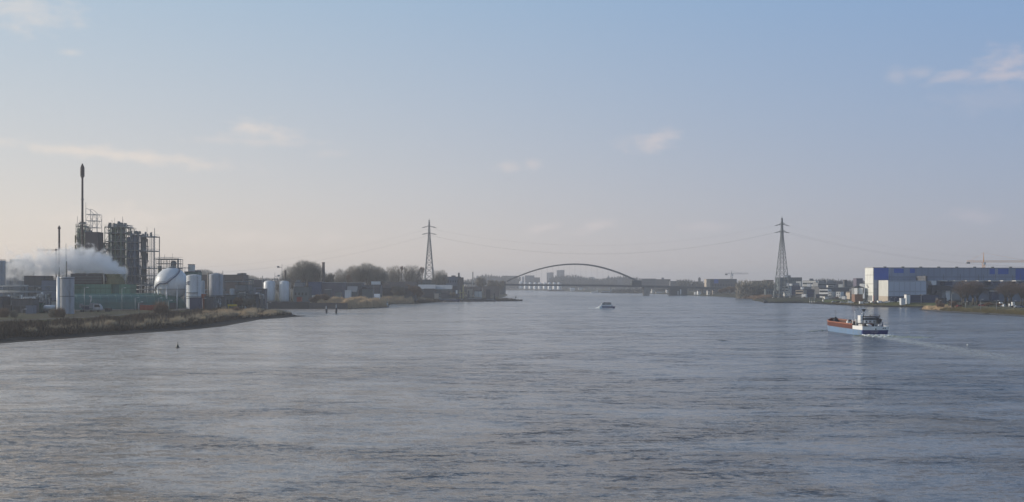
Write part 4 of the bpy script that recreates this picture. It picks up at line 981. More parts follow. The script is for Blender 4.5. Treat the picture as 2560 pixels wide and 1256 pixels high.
STEAM_C = [(0, .04), (.12, .24), (.33, .36), (.65, .27), (1, .22)]; STEAM_W = [(0, .22), (.12, .42), (.33, .50), (.65, .46), (1, .42)]; STEAM_D = .8
Y = 656.0
b = MB(); b.box(-68, 2.5, -9, 9, -4, 19)
o = b.build('steam_plume', steam(), None, (X(303, Y), Y, Z(686, Y))); tag(o, kind='stuff')

# ---- buildings, racks and tanks at the far left
bldg(60, 112, 690, 640, 'dark blue grey block half veiled by the steam', m_gwd, 12); bldg(104, 145, 700, 632, 'blue grey box building directly left of the river silo', m_gwb, 10)
bldg(8, 50, 713, 600, 'low pale roofed shed at the far left behind the pipe rack', m_gw, 10, 'flat', m_offw); bldg(30, 78, 748, 540, 'flat grey purple workshop under the pipe rack, far left', m_gwd, 9, doors=2)
bldg(-30, 6, 742, 545, 'plain grey workshop cut by the left edge of the picture', m_gwd, 9)
for (p, r, py, YY, lab, rf) in ((0, 3.0, 651, 640, 'pale cylindrical tank cut by the left edge behind the steam', 'flat'), (48, 5.6, 648, 690, 'round topped tank gleaming through the steam, far left', 'dome'), (72, 3.4, 657, 690, 'smaller round topped tank right of the gleaming one in the steam', 'dome'), (22, 2.6, 655, 675, 'narrow grey tank between the left edge and the gleaming round one', 'dome')):
    cyl_tank('storage_tank', p, r, Z(py, YY), YY, lab, roof=rf, m=m_alu, rail=True)
def rack(px0, px1, py, Y, label, levels=2, seed=1, step=6.0, m=m_steel_d, name='pipe_rack'):
    x0, x1 = X(px0, Y), X(px1, Y); z = Z(py, Y); t = thing(name, ((x0 + x1) / 2, Y, 4), label, 'pipe rack'); n = max(2, int(abs(x1 - x0) / step)); rr = random.Random(seed)
    for i in range(n + 1):
        x = x0 + (x1 - x0) * i / n; b = MB()
        for dy in (0, 4): b.bar((x, Y + dy, 3.7), (x, Y + dy, z + .4), .2)
        for k in range(levels): b.bar((x, Y, z - k * 2.4), (x, Y + 4, z - k * 2.4), .18)
        part(b, 'trestle', m, t)
    for k in range(levels):
        for j in range(5): ra = rr.uniform(.1, .28); part(MB().bar((x0, Y + .4 + j * .8, z - k * 2.4 + ra + .15), (x1, Y + .4 + j * .8, z - k * 2.4 + ra + .15), ra, 6), 'pipe', rr.choice((m_alu, m_steel, m_gw, m_steel_d)), t)
    return t
rack(-40, 146, 718, 575, 'long two level pipe rack crossing the yard at the far left', 2, 3); rack(-40, 146, 733, 560, 'lower pipe rack carrying a white line in front of the long one', 2, 9, 5, m_steel)
rack(560, 626, 706, 690, 'high dark pipe bridge right of the cone roofed silo', 1, 5, 8); rack(470, 560, 727, 665, 'low pipe rack between the domed tank and the silo', 2, 6, 5); rack(330, 392, 716, 665, 'pipe rack left of the sphere above the green warehouse', 3, 7, 4)
rack(560, 650, 728, 700, 'pipe rack low among the sheds right of the silo', 2, 17, 6)
t = thing('gantry', (X(621, 700), 700, 4), 'dark square goal post frame above the sheds', 'gantry'); b = MB()
for dy in (0, 4): b.bar((X(615, 700), 700 + dy, 3.8), (X(615, 700), 700 + dy, Z(699, 700)), .3).bar((X(631, 700), 700 + dy, 3.8), (X(631, 700), 700 + dy, Z(699, 700)), .3).bar((X(615, 700), 700 + dy, Z(699, 700)), (X(631, 700), 700 + dy, Z(699, 700)), .35)
part(b, 'posts', m_steel_d, t); part(MB().box(X(615, 700), X(631, 700), 700, 704, Z(700, 700), Z(699.2, 700)), 'platform', m_steel_d, t)
bldg(461, 494, 679, 690, 'dark green flat topped box behind the domed tank', m_green, 10, extra=[(.85, 3, .8)]); t = bldg(470, 482, 661, 700, 'pale square tower block rising over the dark green box', m_offw, 5)
bldg(560, 607, 687, 905, 'long low brown building right behind the cone roofed silo', m_brickg, 20, win=(8, 2, .4, .25), extra=[(.75, 5, 1.2), (.9, 4, 1.4)]); bldg(496, 556, 687.5, 930, 'brown building seen between the domed tank and the silo', m_brickg, 20, win=(6, 2, .4, .25))
bldg(588, 622, 712, 720, 'grey shed under the high pipe bridge', m_gw, 10, band=((.55, .7),)); bldg(632, 657, 700, 900, 'distant grey blue shed left of the twin tanks', m_gwb, 16, 'gable')
bldg(563, 592, 738, 668, 'small olive grey control hut behind the yellow barrier', m_gwt, 6, win=(3, 1, .5, .4)); bldg(600, 640, 735, 720, 'low dark shed among bushes right of the hut', m_roofd, 8); bldg(522, 548, 744, 650, 'small pale hut at the foot of the cone roofed silo', m_gw, 6, win=(2, 1, .6, .5))
bldg(640, 662, 722, 780, 'narrow grey shed close left of the twin tanks', m_gwd, 8)
k = 0
for (p, py, YY, s_, mm, lab) in ((508, 735, 640, 1.6, m_red, 'rusty red upright vessel near the small white one'), (516, 740, 640, 1.3, m_rust, 'dark brown upright vessel left of the silo foot'), (580, 722, 700, 1.5, m_white, 'small white upright tank below the high pipe bridge'), (567, 735, 690, 1.1, m_alu, 'slim metal vessel right of the silo foot'), (606, 726, 715, 1.0, m_alu, 'slim metal vessel beside the grey shed'), (645, 731, 760, 1.3, m_gwb, 'blue grey vessel left of the twin tanks'), (549, 738, 655, 1.4, m_gw, 'grey vessel hiding the right foot of the silo'), (620, 738, 740, 1.2, m_white, 'tiny white tank among the bushes'), (20, 745, 555, 1.5, m_alu, 'metal vessel under the left pipe rack'), (118, 748, 560, 1.2, m_gw, 'grey vessel behind the white road tanker')):
    cyl_tank('process_vessel', p, s_, Z(py, YY), YY, lab, 'small upright vessels', m=mm, roof='dome', rail=False)
solo(MB().box(X(569, 640), X(592, 640), 640, 640.4, 5.4, 6.5).box(X(570, 640), X(571, 640), 640.05, 640.3, 3.8, 5.4).box(X(590, 640), X(591, 640), 640.05, 640.3, 3.8, 5.4), 'yellow_barrier', m_yel, 'bright yellow horizontal barrier by the yard road', 'barrier')
# orange red row
t = thing('red_container', (X(385, 600), 600, 4), 'long orange red container row in front of the green warehouse', 'container')
for i in range(4):
    a, c = 353 + i * 15.5, 353 + (i + 1) * 15.5 - .5; b = MB().box(X(a, 600), X(c, 600), 598, 600.6, 4.0, Z(763 + i * .2, 600))
    for k in range(9): xx = X(a, 600) + (X(c, 600) - X(a, 600)) * (k + .5) / 9; b.box(xx - .08, xx + .08, 597.9, 598.0, 4.2, Z(763 + i * .2, 600) - .15)
    part(b, 'container_bay', m_red, t)
# lamps
def lamp(px, pt, Y, label, group, arm=1.6, twin=False, m=m_steel_l, head=m_whitec):
    x = X(px, Y); g = G(x, Y); zt = Z(pt, Y); t = thing('street_lamp', (x, Y, g), label, 'street lamp', group)
    part(MB().bar((x, Y, g - .2), (x, Y, zt - .3), .13, 6, .09), 'pole', m, t)
    for s_ in ((1, -1) if twin else (1,)):
        part(MB().bar((x, Y, zt - .3), (x + s_ * arm, Y, zt), .07, 4), 'arm', m, t); part(MB().box(x + s_ * arm - .1, x + s_ * (arm + .5) + .35, Y - .22, Y + .22, zt - .1, zt + .1), 'lamp_head', head, t)
for (p, py, YY, lab) in ((211, 719, 560, 'lamp post rising behind the crane truck'), (305, 720, 585, 'lamp post in front of the green warehouse, left of the twin lamps'), (338, 744, 590, 'lamp post close left of the orange red containers'), (347, 755, 540, 'short near lamp post beside the road, left of the containers'), (396, 745, 595, 'lamp post rising behind the orange red containers'), (421, 751, 560, 'lamp post at the right end of the orange red containers'), (55, 773, 500, 'low lamp on the grass at the far left'), (91, 720, 575, 'lamp post over the left pipe rack'), (506, 746, 590, 'lamp post where the yard road bends, right of the warehouse'), (550, 741, 640, 'lamp post at the foot of the silo'), (669, 757, 640, 'lamp post on the reed covered spit before the twin tanks')):
    lamp(p, py, YY, lab, 'lamp posts on the plant road', 1.2)
# vehicles ----------------------------------------------------------
def wheel(t, x, y, z, r, w_=.3):
    n = 14; b = MB(); vs_ = []
    for yy in (y - w_ / 2, y + w_ / 2):
        for i in range(n): a = 2 * PI * i / n; vs_.append((x + r * math.cos(a), yy, z + r * math.sin(a)))
    b.add(vs_, [(i, (i + 1) % n, n + (i + 1) % n, n + i) for i in range(n)] + [tuple(range(n))[::-1], tuple(range(n, 2 * n))]); part(b, 'wheel', m_tyre, t)
Y = 560.0; g = 4.0; u = Y / F
t = thing('crane_truck', (X(225, Y), Y, g), 'white lorry with a raised bent loader arm parked before the green warehouse', 'truck')
xc0, xc1 = X(233, Y), X(252, Y)
part(MB().prism([(xc0, g + 1.3), (xc1 + .2, g + 1.3), (xc1 + .1, g + 2.5), (xc1 - 1.0, g + 4.1), (xc0, g + 4.2)], Y, Y + 2.5), 'cab', m_alu, t)
part(MB().prism([(xc0 + .6, g + 2.5), (xc1 - .25, g + 2.5), (xc1 - 1.05, g + 3.85), (xc0 + .6, g + 3.9)], Y - .04, Y + 2.54), 'windows', m_glass, t)
part(MB().box(X(199, Y), xc1 - .3, Y + .2, Y + 2.3, g + .8, g + 1.3), 'chassis', m_steel_d, t); part(MB().box(X(204, Y), X(223, Y), Y, Y + 2.5, g + 3.0, g + 3.6), 'tool_deck', m_gw, t)
part(MB().box(X(223, Y), X(232.5, Y), Y, Y + 2.5, g + 1.9, g + 4.6), 'loader_base', m_gw, t); part(MB().box(X(198, Y), X(203, Y), Y, Y + 2.5, g + 2.2, g + 4.2), 'rear_box', m_gw, t); part(MB().box(X(205, Y), X(222, Y), Y + .3, Y + 2.2, g + 1.3, g + 2.9), 'tank_body', m_navy, t)
part(MB().path([(X(224, Y), Y + 1.2, g + 4.6), (X(226, Y), Y + 1.2, Z(748, Y)), (X(225.5, Y), Y + 1.2, Z(741.5, Y)), (X(221, Y), Y + 1.2, Z(740.5, Y))], .22, 6), 'loader_arm', m_alu, t)
for xx in (X(203, Y), X(209, Y), X(228, Y), X(245, Y)): wheel(t, xx, Y + .2, g + .55, .55)
for i, (p0, lab) in enumerate(((108, 'white road tanker standing under the pipe rack left of the silo'),)):
    Y = 548.0; t = thing('tanker_truck', (X(120, Y), Y, g), lab, 'truck'); a, c = X(107, Y), X(137, Y); b = MB(); n = 16; vs_ = []
    for xx, s_ in ((a, .55), (a + .5, 1), (c - .5, 1), (c, .55)):
        for k in range(n): q = 2 * PI * k / n; vs_.append((xx, Y + 1.2 + 1.15 * s_ * math.cos(q), g + 2.6 + 1.15 * s_ * math.sin(q)))
    b.add(vs_, [(j * n + k, j * n + (k + 1) % n, (j + 1) * n + (k + 1) % n, (j + 1) * n + k) for j in range(3) for k in range(n)] + [tuple(range(n))[::-1], tuple(range(3 * n, 4 * n))], True); part(b, 'tank', m_white, t)
    part(MB().box(a, c + 2.8, Y + .3, Y + 2.1, g + .8, g + 1.3), 'chassis', m_steel_d, t); part(MB().prism([(c + .6, g + 1.2), (c + 2.9, g + 1.2), (c + 2.8, g + 2.4), (c + 2.4, g + 3.8), (c + .6, g + 3.9)], Y, Y + 2.4), 'cab', m_gw, t)
    for xx in (a + .8, a + 2.0, c - .5, c + 2.1): wheel(t, xx, Y + .2, g + .5, .5)
Y = 552.0; t = thing('tank_trailer', (X(5, Y), Y, g), 'pale tank trailer at the left edge of the picture', 'trailer'); b = MB(); n = 16; vs_ = []
for xx, s_ in ((X(-14, Y), .5), (X(-12, Y), 1), (X(13, Y), 1), (X(15, Y), .5)):
    for k in range(n): q = 2 * PI * k / n; vs_.append((xx, Y + 1.2 + 1.3 * s_ * math.cos(q), g + 2.8 + 1.3 * s_ * math.sin(q)))
b.add(vs_, [(j * n + k, j * n + (k + 1) % n, (j + 1) * n + (k + 1) % n, (j + 1) * n + k) for j in range(3) for k in range(n)] + [tuple(range(n))[::-1], tuple(range(3 * n, 4 * n))], True); part(b, 'tank', m_alu, t)
part(MB().box(X(-13, Y), X(14, Y), Y + .3, Y + 2.1, g + .8, g + 1.4), 'chassis', m_steel_d, t)
for xx in (X(-8, Y), X(-4, Y), X(10, Y)): wheel(t, xx, Y + .2, g + .5, .5)
for (p0, p1, py, YY, lab, mm) in ((84, 92, 733, 566, 'tall narrow grey lift tower under the left pipe rack', m_gw), (94, 106, 756, 556, 'dark green skip behind the white road tanker', m_green), (12, 28, 764, 540, 'low dark pump house beside the tank trailer', m_roofd), (128, 144, 752, 570, 'pale equipment cabin hard against the river silo', m_offw), (64, 82, 762, 530, 'small blue grey cabin in front of the grey purple workshop', m_gwb), (262, 272, 771, 575, 'tiny dark shed at the foot of the green warehouse', m_roofd), (474, 500, 744, 617, 'dark blue pump cabin at the foot of the domed tank', m_navy), (514, 534, 742, 625, 'low dark cabin between the domed tank and the silo', m_gwd), (540, 562, 739, 640, 'slate shed right of the silo foot', m_gwd), (628, 650, 748, 735, 'dark brown shed at the root of the spit', m_rust), (596, 612, 728, 705, 'white topped pump house below the pipe bridge', m_offw)):
    bldg(p0, p1, py, YY, lab, mm, 4, cat='shed', name='plant_shed')
for i, (p, py, YY) in enumerate(((35, 738, 552), (70, 744, 548), (100, 736, 556), (534, 748, 632), (575, 742, 670), (602, 734, 700), (640, 735, 750))):
    t = thing('pipe_manifold', (X(p, YY), YY, 4), ['tangle of yard pipes far left under the rack', 'tangle of pipes right of the grey purple workshop', 'tangle of pipes above the white road tanker', 'tangle of pipes before the cone roofed silo', 'tangle of pipes above the yellow barrier', 'tangle of pipes right of the yellow barrier', 'tangle of pipes left of the twin tanks'][i], 'pipework', 'yard pipework')
    pipes(t, p - 16, p + 16, 4, Z(py, YY), YY, YY + 6, 9, 70 + i, (m_steel_l, m_white, m_steel_d), r=(.07, .22), k=3)
# quay wall at the inlet
t = thing('quay_wall', (-176, 815, 0), 'dark sheet piled quay wall closing the inlet below the twin tanks', 'quay wall'); b = MB().box(-201, -150.5, 814.6, 817, -1.5, 4.9)
for k in range(42): b.box(-201 + k * 1.2, -200.4 + k * 1.2, 814.35, 814.6, -1.5, 4.5)
part(b, 'sheet_piles', m_concd, t); part(MB().box(-201, -150.3, 814.2, 817.2, 4.9, 5.3), 'capping', m_gwd, t)
solo(MB().prism_z([(-150.5, 814.6), (-121.5, 809.6), (-121.5, 811.4), (-150.5, 817)], -1.5, 4.4), 'retaining_wall', m_concd, 'dark low bank wall continuing right of the quay towards the reeds', 'wall')
m_cr0 = mat('red_hut_paint', (.28, .04, .03), .6, 0, .1, .5)

# ================================================================== MIDDLE OF THE LEFT BANK
bldg(733, 771, 717, 900, 'low teal grey works building right of the twin tanks', m_gwt, 14, win=(4, 1, .4, .2), doors=1); bldg(737, 757, 706, 940, 'pale grey stepped block behind the teal grey works', m_gw, 12, extra=[(.3, 3, 2)])
bldg(771, 803, 704.5, 925, 'works hall with a blue front, roof level with the chimney foot', m_bluep if False else mat('faded_blue_sheet', (.035, .075, .16), .6, 0, .12, .15, .6), 18, doors=1)
bldg(803, 857, 706, 930, 'long grey purple shed joined right of the blue fronted hall', mat('mauve_grey_sheet', (.11, .105, .13), .65, 0, .12, .15, .6), 18, roofm=m_roofl, doors=3)
bldg(857, 905, 707, 960, 'slate shed with a pale roof edge between the mauve shed and the white huts', m_gwd, 16, roofm=m_roofl, win=(6, 1, .4, .2))
bldg(868, 892, 716, 900, 'small grey hut with a grey roof behind the reeds', m_gwt, 8, 'gable', m_gw)
bldg(892, 931, 716, 915, 'black open boat shed behind the reed bed', m_roofd, 10, 'front', m_roofd); bldg(905, 952, 712, 1000, 'slate shed with a dark roof below the small white hut', m_gwd, 12, doors=2); bldg(928, 950, 703.5, 1030, 'small bright white hut under the big round trees', m_whitec, 7, 'flat', m_offw, win=(3, 1, .6, .3))
bldg(950, 1040, 705, 1060, 'long slate roofed works building right of the white hut', m_gwd, 18, 'gable', m_roofd); bldg(905, 932, 722, 890, 'dark green workshop at the water side among masts', m_gwt, 8)
bldg(1042, 1092, 700, 1290, 'teal grey hall at the foot of the left pylon', m_gwt, 24, win=(7, 2, .4, .25)); bldg(1092, 1150, 692, 1330, 'long bluish hall with a stepped roof right of the left pylon', m_gwb, 24, win=(9, 2, .4, .25), extra=[(.3, 7, 2), (.7, 5, 1.5)])
bldg(1148, 1157, 694, 1325, 'narrow tan end block of the bluish hall', m_brickg, 24)
bldg(1045, 1088, 712, 1195, 'low shed with a pale sloping roof near the shore', m_gwd, 14, 'gable', m_roofl); bldg(1090, 1130, 713, 1200, 'second low pale roofed shed, nearer the bridge', m_gwt, 14, 'gable', m_roofl, doors=2); bldg(1060, 1085, 722, 1175, 'small dark hut on the shore under the pale roofed sheds', m_roofd, 8)
bldg(1132, 1146, 716, 1210, 'narrow slate workshop beside the yellow crane', m_gwd, 10)
bldg(1160, 1205, 717, 1500, 'brown grey sheds under the bridge ramp', m_brickg, 20, win=(8, 1, .4, .3)); bldg(1208, 1248, 716, 1560, 'flat mauve grey shed left of the bridge pier', m_brickg, 20, doors=2)
for (p, pt, r_, YY, lab, m_) in ((808.5, 656, 1.25, 965, 'tall square brown chimney between the two big round trees', m_brickg), (1147, 682, 1.1, 1320, 'short pointed stack at the right end of the bluish hall', m_gwd), (1182, 680, .8, 1700, 'thin faint mast left of the arch bridge', m_steel), (713, 676, .6, 900, 'thin dark flue in front of the largest tree', m_rust)):
    x = X(p, YY); t = thing('chimney', (x, YY, G(x, YY)), lab, 'chimney'); g = G(x, YY)
    part(MB().lathe((x, YY), [(r_ * 1.15, g - .3), (r_, Z(pt + 1.5, YY))], 4 if p == 808.5 else 10, False), 'stack', m_, t); part(MB().lathe((x, YY), [(r_ * 1.2, Z(pt + 1.5, YY)), (r_ * (1.2 if p != 1147 else .2), Z(pt, YY))], 4 if p == 808.5 else 10, False), 'cap', m_, t)
# big trees
T = 'trees on the left bank'
tree('loose', 724, 664, 44, 955, 'pale loose tree at the left side of the largest round tree', T); tree('dense1', 758, 648, 66, 965, 'largest round bare tree, rising over the blue fronted hall', T, 4); tree('dense3', 785, 653, 56, 975, 'right half of the largest round tree group, touching the chimney', T, -3)
tree('bushy', 825, 680, 34, 985, 'small round bare tree right of the square chimney', T); tree('loose', 850, 670, 34, 1010, 'airy bare tree between the two round tree groups', T)
tree('dense3', 885, 662, 52, 1040, 'round bare tree forming the left side of the second big clump', T); tree('dense2', 915, 655, 60, 1045, 'round bare tree forming the middle of the second big clump', T, 4); tree('dense1', 944, 664, 46, 1040, 'round bare tree forming the right side of the second big clump', T)
for i, (p, py, w_, k, lab) in enumerate(((974, 665, 32, 'loose', 'first bare tree right of the second big clump'), (990, 662, 32, 'loose', 'slim bare tree, second right of the second big clump'), (1006, 669, 30, 'open3', 'reddish bare tree midway between the clump and the left pylon'), (1022, 661, 34, 'loose', 'bare tree with a wide crown left of the left pylon'), (1038, 662, 34, 'loose', 'tallest bare tree directly left of the left pylon'), (1055, 671, 28, 'open3', 'reddish bare tree touching the left leg of the left pylon'), (1092, 674, 26, 'loose', 'slim bare tree right of the left pylon'), (1106, 673, 28, 'loose', 'last bare tree right of the left pylon'))):
    tree(k, p, py, w_, 1235 + (i % 3) * 12, lab, 'row of bare trees around the left pylon')
tree('bushyr', 1020, 712, 62, 1062, 'brown bushy tree overhanging the shore left of the moored barges', T); tree('bushy', 992, 714, 44, 1050, 'grey brown bushy tree behind the end of the reeds', T); tree('bushyr', 1043, 722, 36, 1075, 'low brown bush tree where the reeds end', T)
tree('bushyr', 805, 735, 46, 835, 'reddish brown bare bush at the left end of the reed bed', T); tree('bushyr', 788, 742, 34, 830, 'lower reddish bush beside the bank wall', T); tree('bushy', 700, 708, 26, 1150, 'small faint tree far behind the twin tanks', T); tree('bushy', 622, 745, 40, 690, 'bare bush at the right end of the plant yard', T); tree('bushy', 607, 748, 30, 670, 'dark bare bush behind the spit', T); tree('bushyr', 596, 742, 28, 650, 'reddish bush right of the yellow barrier', T)
tree('bushy', 1210, 692, 46, 1760, 'hazy round tree behind the left end of the bridge ramp', T); tree('bushy', 1232, 698, 34, 1700, 'hazy bush tree left of the bridge pier', T); tree('bushy', 1253, 700, 24, 1690, 'dark bush tree at the bridge pier', T)
tree('dense1', 508, 672, 62, 1900, 'faint far tree dome behind the silo', T); tree('dense2', 625, 687, 40, 1900, 'faint far tree left of the twin tanks', T); tree('dense3', 480, 676, 40, 1950, 'faint far tree behind the pale tower block', T)
tree('bushy', 1130, 744 - 14, 20, 1190, 'small shore bush between the sheds and the moored barges', T); tree('open3', 870, 690, 26, 1000, 'small reddish tree under the second big clump', T)
for (p0, p1, py, YY, lab, mm, rf, rm) in ((862, 876, 726, 885, 'tiny white boat cabin ashore behind the first reed bed', m_white, 'flat', m_white), (934, 948, 735, 905, 'white boat covered with sheeting behind the reeds', m_whitec, 'gable', m_white), (1000, 1012, 722, 1075, 'white shed half hidden by the brown bushy tree', m_offw, 'gable', m_roofl), (1086, 1096, 733, 1165, 'tan hut on the shore between the pale roofed sheds', m_tan, 'flat', m_roofd), (1104, 1122, 728, 1180, 'dark slate boathouse below the second pale roofed shed', m_gwd, 'gable', m_roofd), (1168, 1180, 722, 1230, 'pinkish hut right of the yellow crane', m_tan, 'flat', m_roofd), (1186, 1204, 728, 1240, 'low white works cabin before the brown grey sheds', m_offw, 'flat', m_roofd), (1215, 1226, 724, 1330, 'dark cabin on the groyne root', m_roofd, 'flat', m_roofd), (780, 792, 738, 870, 'low white cabin below the blue fronted hall', m_offw, 'flat', m_gw), (742, 752, 742, 850, 'small red hut between the twin tanks and the blue fronted hall', m_cr0, 'flat', m_roofd), (812, 826, 724, 905, 'small slate hut before the mauve shed', m_gwd, 'flat', m_roofl), (838, 852, 730, 890, 'green hut behind the reddish bushes', m_gwt, 'flat', m_roofd)):
    bldg(p0, p1, py, YY, lab, mm, 6, rf, rm, cat='hut', name='shore_hut')
for (p, pt, YY, lab) in ((934, 712, 900, 'thin mast standing behind the white sheeted boat'), (952, 716, 905, 'second thin mast right of the white sheeted boat'), (1016, 700, 1090, 'thin pale mast beside the white shed'), (1110, 702, 1200, 'thin mast over the second pale roofed shed'), (1130, 712, 1195, 'short mast at the small shore bush'), (1196, 712, 1220, 'thin mast over the low white works cabin'), (1234, 716, 1250, 'thin mast above the small dark tug'), (882, 706, 950, 'thin mast over the pale roofed hut')):
    x = X(p, YY); g = G(x, YY); t = thing('mast', (x, YY, g), lab, 'mast', 'thin masts along the left shore'); part(MB().bar((x, YY, g - .2), (x, YY, Z(pt, YY)), .14, 5, .08), 'pole', m_steel, t); part(MB().bar((x - 1, YY, Z(pt, YY) - 1.5), (x + 1, YY, Z(pt, YY) - 1.5), .08, 4), 'crossbar', m_steel, t)
# yellow quay crane
YY = 1185.0; x = X(1158, YY); t = thing('quay_crane', (x, YY, G(x, YY)), 'small yellow quay crane on the shore right of the sheds', 'crane')
m_yelw = mat('faded_yellow_paint', (.42, .36, .17), .6); part(MB().box(x - .7, x + .7, YY - 1, YY + 1, 1, Z(714, YY)), 'tower', m_yelw, t); part(MB().box(x - 3.8, x - 2.9, YY - .8, YY + .8, 1, Z(725, YY)), 'leg', m_yelw, t); part(MB().box(x - 5, x + 2, YY - 1, YY + 1, Z(733, YY), Z(731, YY)), 'beam', m_yelw, t)
part(MB().box(x - 8, x - 6.2, YY - 1, YY + 1, Z(735, YY), Z(726, YY)), 'cabin', m_whitec, t)

# ---- craft
def barge(px0, px1, Y, label, hullm, h=2.2, house=None, dirn=1, group='craft moored along the left shore', name='moored_barge', hold=None, housem=m_white):
    x0, x1 = X(px0, Y), X(px1, Y); L_ = x1 - x0; w_ = min(9, L_ * .22 + 1.5); t = thing(name, ((x0 + x1) / 2, Y, 0), label, 'boat', group)
    pr = [(0, 0), (.02, .35), (.08, .5), (.9, .5), (.97, .32), (1, .12)]
    if dirn < 0: pr = [(1 - a, c) for a, c in pr][::-1]
    pts = [(x0 + a * L_, Y + c * w_) for a, c in pr] + [(x0 + a * L_, Y - c * w_) for a, c in pr[::-1]]
    part(MB().prism_z(pts, -.6, h), 'hull', hullm, t)
    part(MB().prism_z([(x0 + L_ * .12, Y - w_ * .36), (x0 + L_ * .82, Y - w_ * .36), (x0 + L_ * .82, Y + w_ * .36), (x0 + L_ * .12, Y + w_ * .36)], h, h + .9), 'hatch_cover', hold or m_gw, t)
    hx = x0 + L_ * (.86 if dirn > 0 else .14)
    if house:
        part(MB().box(hx - L_ * .06, hx + L_ * .06, Y - w_ * .35, Y + w_ * .35, h, h + house * .55), 'deckhouse', housem, t); part(MB().box(hx - L_ * .04, hx + L_ * .04, Y - w_ * .25, Y + w_ * .25, h + house * .55, h + house), 'wheelhouse', housem, t)
        part(MB().box(hx - L_ * .042, hx + L_ * .042, Y - w_ * .26, Y + w_ * .26, h + house * .68, h + house * .88), 'windows', m_glass, t); part(MB().bar((hx, Y, h + house), (hx, Y, h + house + 3), .1, 4), 'mast', m_steel, t)
    return t
barge(1050, 1088, 1128, 'dark low work barge at the left end of the moored row', m_navy, 1.8); barge(1092, 1150, 1150, 'dark blue moored barge with a small grey deckhouse', m_navy, 2.4, 4.5, -1, housem=m_gw); barge(1118, 1166, 1168, 'flat grey pontoon moored behind the dark blue barge', m_gwd, 2.0)
barge(1165, 1212, 1172, 'black moored barge with a tall square superstructure', m_roofd, 2.6, 9, -1, housem=m_gwd); barge(1212, 1240, 1180, 'small dark tug moored beside the stone groyne', m_gwd, 1.8, 7, 1, housem=m_roofd)
barge(945, 972, 872, 'small grey cabin boat moored where the first reed bed ends', m_gw, 1.6, 3.2, 1, housem=m_offw)
for (p, pt, pb, YY, lab) in ((816, 765.5, 783, 696, 'left mooring dolphin, shorter, standing in open water'), (841, 762, 784, 690, 'right mooring dolphin with a pale top, standing in open water')):
    x = X(p, YY); zt = Z(pt, YY); t = thing('mooring_dolphin', (x, YY, -1), lab, 'mooring post', 'mooring dolphins')
    part(MB().lathe((x, YY), [(.62, -1), (.60, zt * .55), (.35, zt * .62)], 10), 'pile', m_concd, t); part(MB().lathe((x - .15, YY), [(.3, zt * .55), (.28, zt), (.05, zt + .05)], 8), 'marker_post', m_offw, t)
# stone groyne top and beacon
b = MB(); rr = random.Random(5); 
for k in range(260):
    f = rr.random(); x = -70 + f * 80 + rr.uniform(-1, 1); y = 1138 + f * 66 + rr.uniform(0, 6); s_ = rr.uniform(.5, 1.3); z = .1 + rr.uniform(0, 1.3); b.box(x - s_, x + s_, y - s_, y + s_, z - s_, z + s_ * .5, rr.uniform(0, 3))
o = solo(b, 'groyne_stones', m_stone, None, None, None, 'stuff')
x = X(1289, 1195); t = thing('beacon', (x, 1195, 0), 'small black river beacon near the tip of the stone groyne', 'beacon'); part(MB().bar((x, 1195, .5), (x, 1195, 6.5), .15, 6), 'post', m_steel_d, t); part(MB().frustum((x, 1195), .8, .8, 3.2, 4.8, 8), 'topmark', m_steel_d, t)

# ---- reeds and bank cover ----------------------------------------------------------
def blades(name, poly_line, inland, n, h, m, wid=.09, seed=1, x_sign=1, kind='stuff', hvar=.35, dens=None, z_off=-.1, lean=.12):
    """upright blades scattered on a strip that follows a shoreline"""
    rs = np.random.default_rng(seed); L_ = np.array(poly_line, float); sg = np.linalg.norm(np.diff(L_, axis=0), axis=1); cum = np.concatenate([[0], np.cumsum(sg)]); s = rs.uniform(0, cum[-1], n)
    i = np.clip(np.searchsorted(cum, s) - 1, 0, len(sg) - 1); f = (s - cum[i]) / sg[i]; p = L_[i] + (L_[i + 1] - L_[i]) * f[:, None]; d = (L_[i + 1] - L_[i]) / sg[i][:, None]; nrm = np.stack([-d[:, 1], d[:, 0]], 1) * x_sign
    off = inland[0] + (inland[1] - inland[0]) * rs.uniform(0, 1, n); p = p + nrm * off[:, None]; keep = sdist(p[:, 0], p[:, 1]) > .3; p, off, s = p[keep], off[keep], s[keep]; n = len(p)
    z = gz(p[:, 0], p[:, 1]); cl = .65 + .35 * np.sin(s * .31 + 1.3 * np.sin(s * .07)) * np.sin(off * .5 + s * .11)
    hh = h * cl * (1 + rs.normal(0, hvar * .4, n)) * np.clip((off - inland[0]) / 2 + .5, .3, 1)
    base = np.stack([p[:, 0], p[:, 1], z + z_off], 1); dr = np.stack([rs.normal(.05, lean, n), rs.normal(0, lean, n), np.ones(n)], 1); dr /= np.linalg.norm(dr, axis=1)[:, None]
    v, fc = twigs(base, dr, np.maximum(hh, .2), wid, rs); c = v.mean(0); c[2] = 0
    return tag(np_mesh(name, v - c, fc, m, None, tuple(c)), kind=kind)
SH1 = [(-160, 345), (-150, 385), (-142.6, 412), (-134, 441), (-131, 475), (-134, 526), (-136, 565), (-130, 595), (-124, 630)]
blades('bank_scrub', [(-190, 245), (-161, 345)] + SH1[1:], (1.5, 36), 52000, 2.3, m_scrub, .17, 2, hvar=.6, lean=.5); blades('bank_dry_grass', [(-190, 245), (-161, 345)] + SH1[1:], (12, 44), 30000, .9, mat('dry_grass', (.105, .07, .038), .95, 0, .45, .15), .12, 3, hvar=.6, lean=.5)
blades('spit_reeds', [(-136, 565), (-130, 595), (-124, 632)], (2.5, 26), 22000, 2.6, m_reed, .09, 4); blades('inlet_reeds', [(-122, 811), (-97.6, 868)], (1.0, 26), 42000, 6.6, m_reed, .16, 5, hvar=.2)
